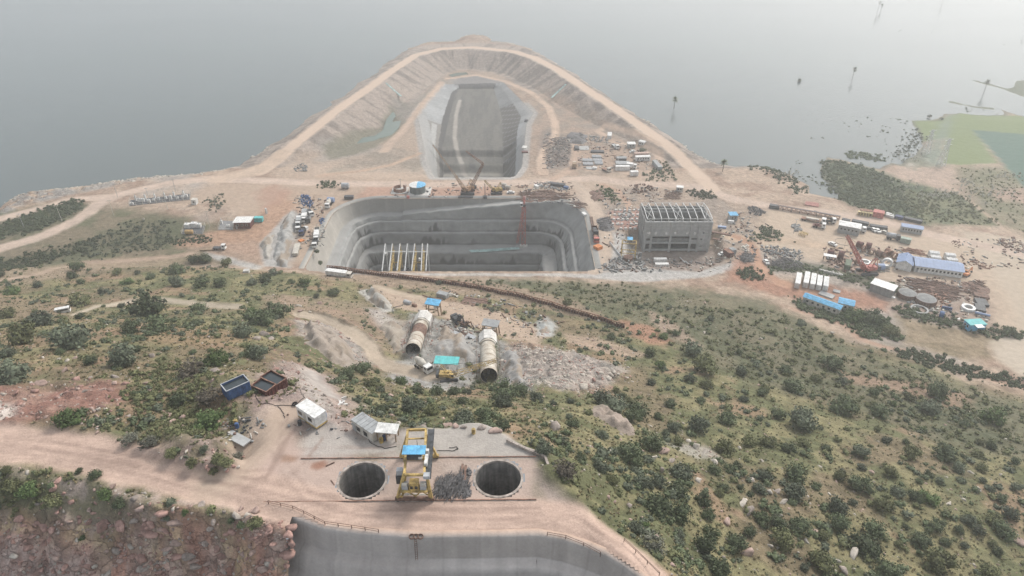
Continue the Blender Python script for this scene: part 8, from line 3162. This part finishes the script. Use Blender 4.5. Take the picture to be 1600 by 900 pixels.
for (u, v, wpx, mi) in [(277,817,28,0),(165,818,30,3),(190,822,26,3),(90,801,14,3),(190,877,18,0),(209,869,17,3),(197,861,10,3),(282,880,10,0),(342,890,10,2),(237,818,22,3),(82,830,18,3),
                        (55,820,12,3),(322,848,18,2),(298,868,26,2),(306,885,22,2),(326,880,18,0),(90,752,17,3),(85,762,18,3),(175,762,18,0),(222,694,10,0),(232,694,10,0),(377,795,14,0),(392,800,11,0),
                        (315,790,17,2),(250,895,16,3),(252,827,16,0),(147,802,11,3),(110,785,15,3),(210,815,16,2),(140,815,16,3),(30,812,16,3),(120,870,16,0),(60,880,20,0),(20,870,18,1),(35,890,16,0),(95,895,14,1),(150,885,18,1),(225,890,20,2),(355,835,14,3),(335,815,14,2),(350,800,12,2),(420,830,16,3),(430,850,14,3),(405,835,12,3),(330,825,14,2),
                        (60,600,20,0),(122,609,12,0),(26,614,11,3),(102,580,15,0),(105,564,12,1),(116,560,11,0),(92,562,9,1),(215,576,8,1),(335,582,22,2),(318,580,12,2),(237,557,16,2),(352,572,9,1),(305,665,15,0),(160,610,13,0),(180,600,11,0),(228,600,11,0),(235,610,9,0),(180,590,12,2),
                        (1017,702,18,0),(1035,707,22,0),(1020,716,13,1),(1050,721,15,2),(1030,735,18,2),(1087,700,22,1),(1102,708,17,1),(1116,722,20,1),(1175,750,17,1),(1162,785,24,1),(1170,800,24,2),(1135,817,22,0),
                        (1168,865,26,0),(1061,872,13,0),(1058,883,11,1),(983,792,15,2),(975,822,11,1),(992,830,12,1),(960,785,11,0),(1090,752,15,1),(950,707,11,1),(867,670,24,2),(847,727,10,1),(1203,770,20,1),(1213,768,15,2),
                        (1223,785,17,1),(1215,806,15,1),(1273,834,15,0),(1332,870,24,1),(1302,875,17,1),(1317,892,20,2),(1202,853,12,1),(1260,847,14,1),(1360,875,14,1),(1482,788,13,1),(1527,765,14,1),(1590,847,22,0),(1295,772,11,1),
                        (697,667,22,0),(712,666,16,0),(752,668,14,2),(775,674,18,0),(724,668,12,2),(224,343,8,1),(400,530,18,2),(412,524,16,2),(425,530,14,2),(870,590,10,1),(935,502,9,1),(1030,500,9,1),(1100,520,8,1),(1190,530,8,1),(1300,520,8,1),(1337,506,8,1),(870,458,6,1),(1155,700,12,1),(1125,690,10,1),(1075,690,13,1),(1190,720,11,1),(465,478,10,1),(470,486,11,0),(485,488,9,1),(498,475,9,0),(612,620,12,0),(640,600,8,0),(598,620,9,0)]:
    boulder(u, v, wpx, mi, random.uniform(.7,1.1), random.uniform(1,1.35))
for pix, n_, mi, (a, b_) in (([(118,640),(150,632),(185,642),(183,672),(150,676),(118,668)],26,0,(7,12)),([(252,640),(272,644),(272,662),(254,660)],9,0,(7,12)),([(240,870),(268,872),(262,892),(242,892)],10,2,(6,9)),
                             ([(290,705),(385,700),(378,735),(340,742),(300,730)],16,3,(6,12)),([(180,848),(215,850),(210,885),(185,870)],8,3,(6,9))):
    for _ in range(n_):
        while True:
            u, v = random.uniform(min(p[0] for p in pix), max(p[0] for p in pix)), random.uniform(min(p[1] for p in pix), max(p[1] for p in pix))
            if poly_sd(np.array([u]), np.array([v]), pix)[0] > 0:
                break
        boulder(u, v, random.uniform(a, b_), mi if random.random() < .8 else 1)
SMALL = []
bm = bmesh.new()
bmesh.ops.create_icosphere(bm, subdivisions=1, radius=1.0)
bv = np.array([v.co[:] for v in bm.verts][:12])
bm.free()
bm = bmesh.new()
for k in range(8):
    bm.clear()
    bmesh.ops.create_icosphere(bm, subdivisions=1, radius=1.0)
    bmesh.ops.dissolve_limit(bm, angle_limit=.01, verts=bm.verts, edges=bm.edges)
    r = np.random.default_rng(k)
    q = r.normal(size=(10,3))
    q = q / np.linalg.norm(q, axis=1, keepdims=True) * np.array([1.15, .9, .65]) * r.uniform(.8,1.1,(10,1))
    b2 = bmesh.new()
    for p in q:
        b2.verts.new(p)
    h_ = bmesh.ops.convex_hull(b2, input=b2.verts)
    b2.verts.index_update()
    b2.verts.ensure_lookup_table()
    fs = np.array([[v.index for v in f.verts] + [f.verts[-1].index] for f in b2.faces if len(f.verts) == 3])
    SMALL.append((np.array([v.co[:] for v in b2.verts]), fs))
    b2.free()
bm.free()
rb_ = np.clip(rockw * .55 + bare * (hm > .5) * (1 - np.clip(roadm + pwt, 0,1)) * .8 + .12 * base, 0,1) * inview * (Z > .2) * (GY[:, None] < 420)
rb_ = rb_ * (roadm < .2) * (pwt < .3)
for n_, m, lb, sz in ((3200, stone_pale, 'pale loose stones scattered over the bare slopes', .42),(2600, stone_pink, 'pinkish loose stones scattered over the bare slopes', .5),(2200, stone_red, 'reddish rubble on the cliff and soil banks', .5),(1500, stone_grey, 'grey rubble on the bare slopes', .5)):
    p = pick(rb_ if m is not stone_red else rockw * inview * (roadm < .2), n_, 1.7)
    scatter('rubble', lb, 'rubble', p, rg.gamma(1.6, .5, n_) * sz * .55 + .06, m, SMALL, 1.0)
# riprap along the shore and white stones on the crest
p = []
for pix, n_ in (([(24,306),(60,300),(120,296),(165,289),(200,285),(262,277),(300,273),(345,267)],420),([(700,67),(712,62),(740,58),(765,62),(780,69)],90),([(1060,222),(1090,243),(1120,256)],70),([(800,71),(815,74)],20),([(1000,186),(1020,198)],25),
                ([(590,110),(612,96)],14),([(400,243),(428,226)],24)):
    w_ = [P(u, v, 0) for (u, v) in pix]
    for _ in range(n_):
        k = random.randrange(len(w_) - 1)
        f = random.random()
        xx = w_[k][0] + (w_[k + 1][0] - w_[k][0]) * f + random.gauss(0,1.5)
        yy = w_[k][1] + (w_[k + 1][1] - w_[k][1]) * f - abs(random.gauss(0,5)) + 1
        p.append((xx, yy, gz(xx, yy)))
scatter('riprap', 'pale broken stones along the water edge', 'riprap', p, rg.gamma(2, .45, len(p)) * .7 + .2, stone_pale, SMALL, .8)

# big slabs in the broken cliff
for (u, v, w_) in ((455,824,20),(450,838,24),(456,850,20),(448,866,26)):
    boulder(u, v, w_, 3)
for _ in range(46):
    while True:
        u, v = random.uniform(0,455), random.uniform(795,898)
        if v > 800 + 12 * math.sin(u / 40):
            break
    boulder(u, v, random.uniform(9,24), random.choice([0,3,3,3]), random.uniform(.67, .95), random.uniform(.9,1.3))
place_labels(SL)
w_ = g2([(790,540),(880,548),(970,575),(950,604),(880,614),(800,596)])
x, y = rg.uniform(-5,40,9000), rg.uniform(min(q[1] for q in w_), max(q[1] for q in w_),9000)
k = (poly_sd(x, y, w_) > rg.normal(size=9000) * 4) & (fbm(x, y, 7,660,3) > .46)
x, y = x[k][:900], y[k][:900]
scatter('rubble', 'broken pale rock spread right of the right penstock pipe', 'rubble', np.stack([x, y, interp(x, y)],-1), rg.gamma(1.2, .5, len(x)) * .42 + .08, stone_pale, SMALL, .9)
# loose site clutter: offcuts, planks, boxes and plates strewn round the working places
CL = []
for k in range(10):
    mb = MB()
    if k < 5:
        mb.box(0,0, .3, random.uniform(1.2,3.2), random.uniform(.12, .4), random.uniform(.15, .5), random.uniform(0,3))
    else:
        mb.box(0,0, .3, random.uniform(.6,1.6), random.uniform(.5,1.1), random.uniform(.3, .9), random.uniform(0,3))
    CL.append((np.array(mb.V), np.array(mb.F)))
ZN = [([(930,300),(1010,290),(1060,300),(1000,330),(1000,425),(935,425),(950,340)],420),([(1105,340),(1170,330),(1200,350),(1180,410),(1115,425)],240),([(895,215),(1010,215),(1015,265),(900,262)],260),
      ([(845,205),(890,215),(890,262),(850,265)],160),([(810,286),(890,284),(912,325),(815,312)],260),([(1285,388),(1410,385),(1405,425),(1300,430)],260),([(1400,430),(1540,440),(1545,510),(1400,475)],420),
      ([(1190,384),(1255,390),(1260,420),(1200,420)],160),([(460,305),(510,310),(505,390),(460,390)],160),([(600,286),(800,288),(800,308),(600,308)],130),([(1000,400),(1110,400),(1115,425),(960,426)],220),
      ([(690,500),(760,512),(770,530),(740,545),(690,525)],150),([(690,455),(800,470),(880,505),(840,520),(740,480)],140),([(350,655),(420,660),(400,690),(340,690)],60),([(445,640),(560,660),(560,690),(450,680)],40),([(1490,375),(1600,375),(1600,420),(1500,420)],110)]
for j, (m, lb) in enumerate(((brown_rust, 'rusty offcuts and planks strewn over the site'),(concrete_raw, 'grey blocks and sheets strewn over the site'),(offwhite, 'pale boxes and sacks strewn over the site'),(dark_grey, 'dark scraps strewn over the site'))):
    p, R = [],[]
    for pix, n_ in ZN:
        w_ = g2(pix)
        xs, ys = [q[0] for q in w_],[q[1] for q in w_]
        n_ = int(n_ * (.34, .32, .16, .07)[j])
        x, y = rg.uniform(min(xs), max(xs), n_ * 3), rg.uniform(min(ys), max(ys), n_ * 3)
        k = (poly_sd(x, y, w_) > 0) & (fbm(x, y, 9,640 + j, 2) > .42)
        small = .45 if max(q[1] for q in pix) > 640 else 1.0
        for a, b_ in zip(x[k][:n_], y[k][:n_]):
            p.append((a, b_, gz(a, b_)))
            R.append(random.uniform(.5,1.25) * small)
    scatter('site_debris', lb, 'debris', p, np.array(R), m, CL)
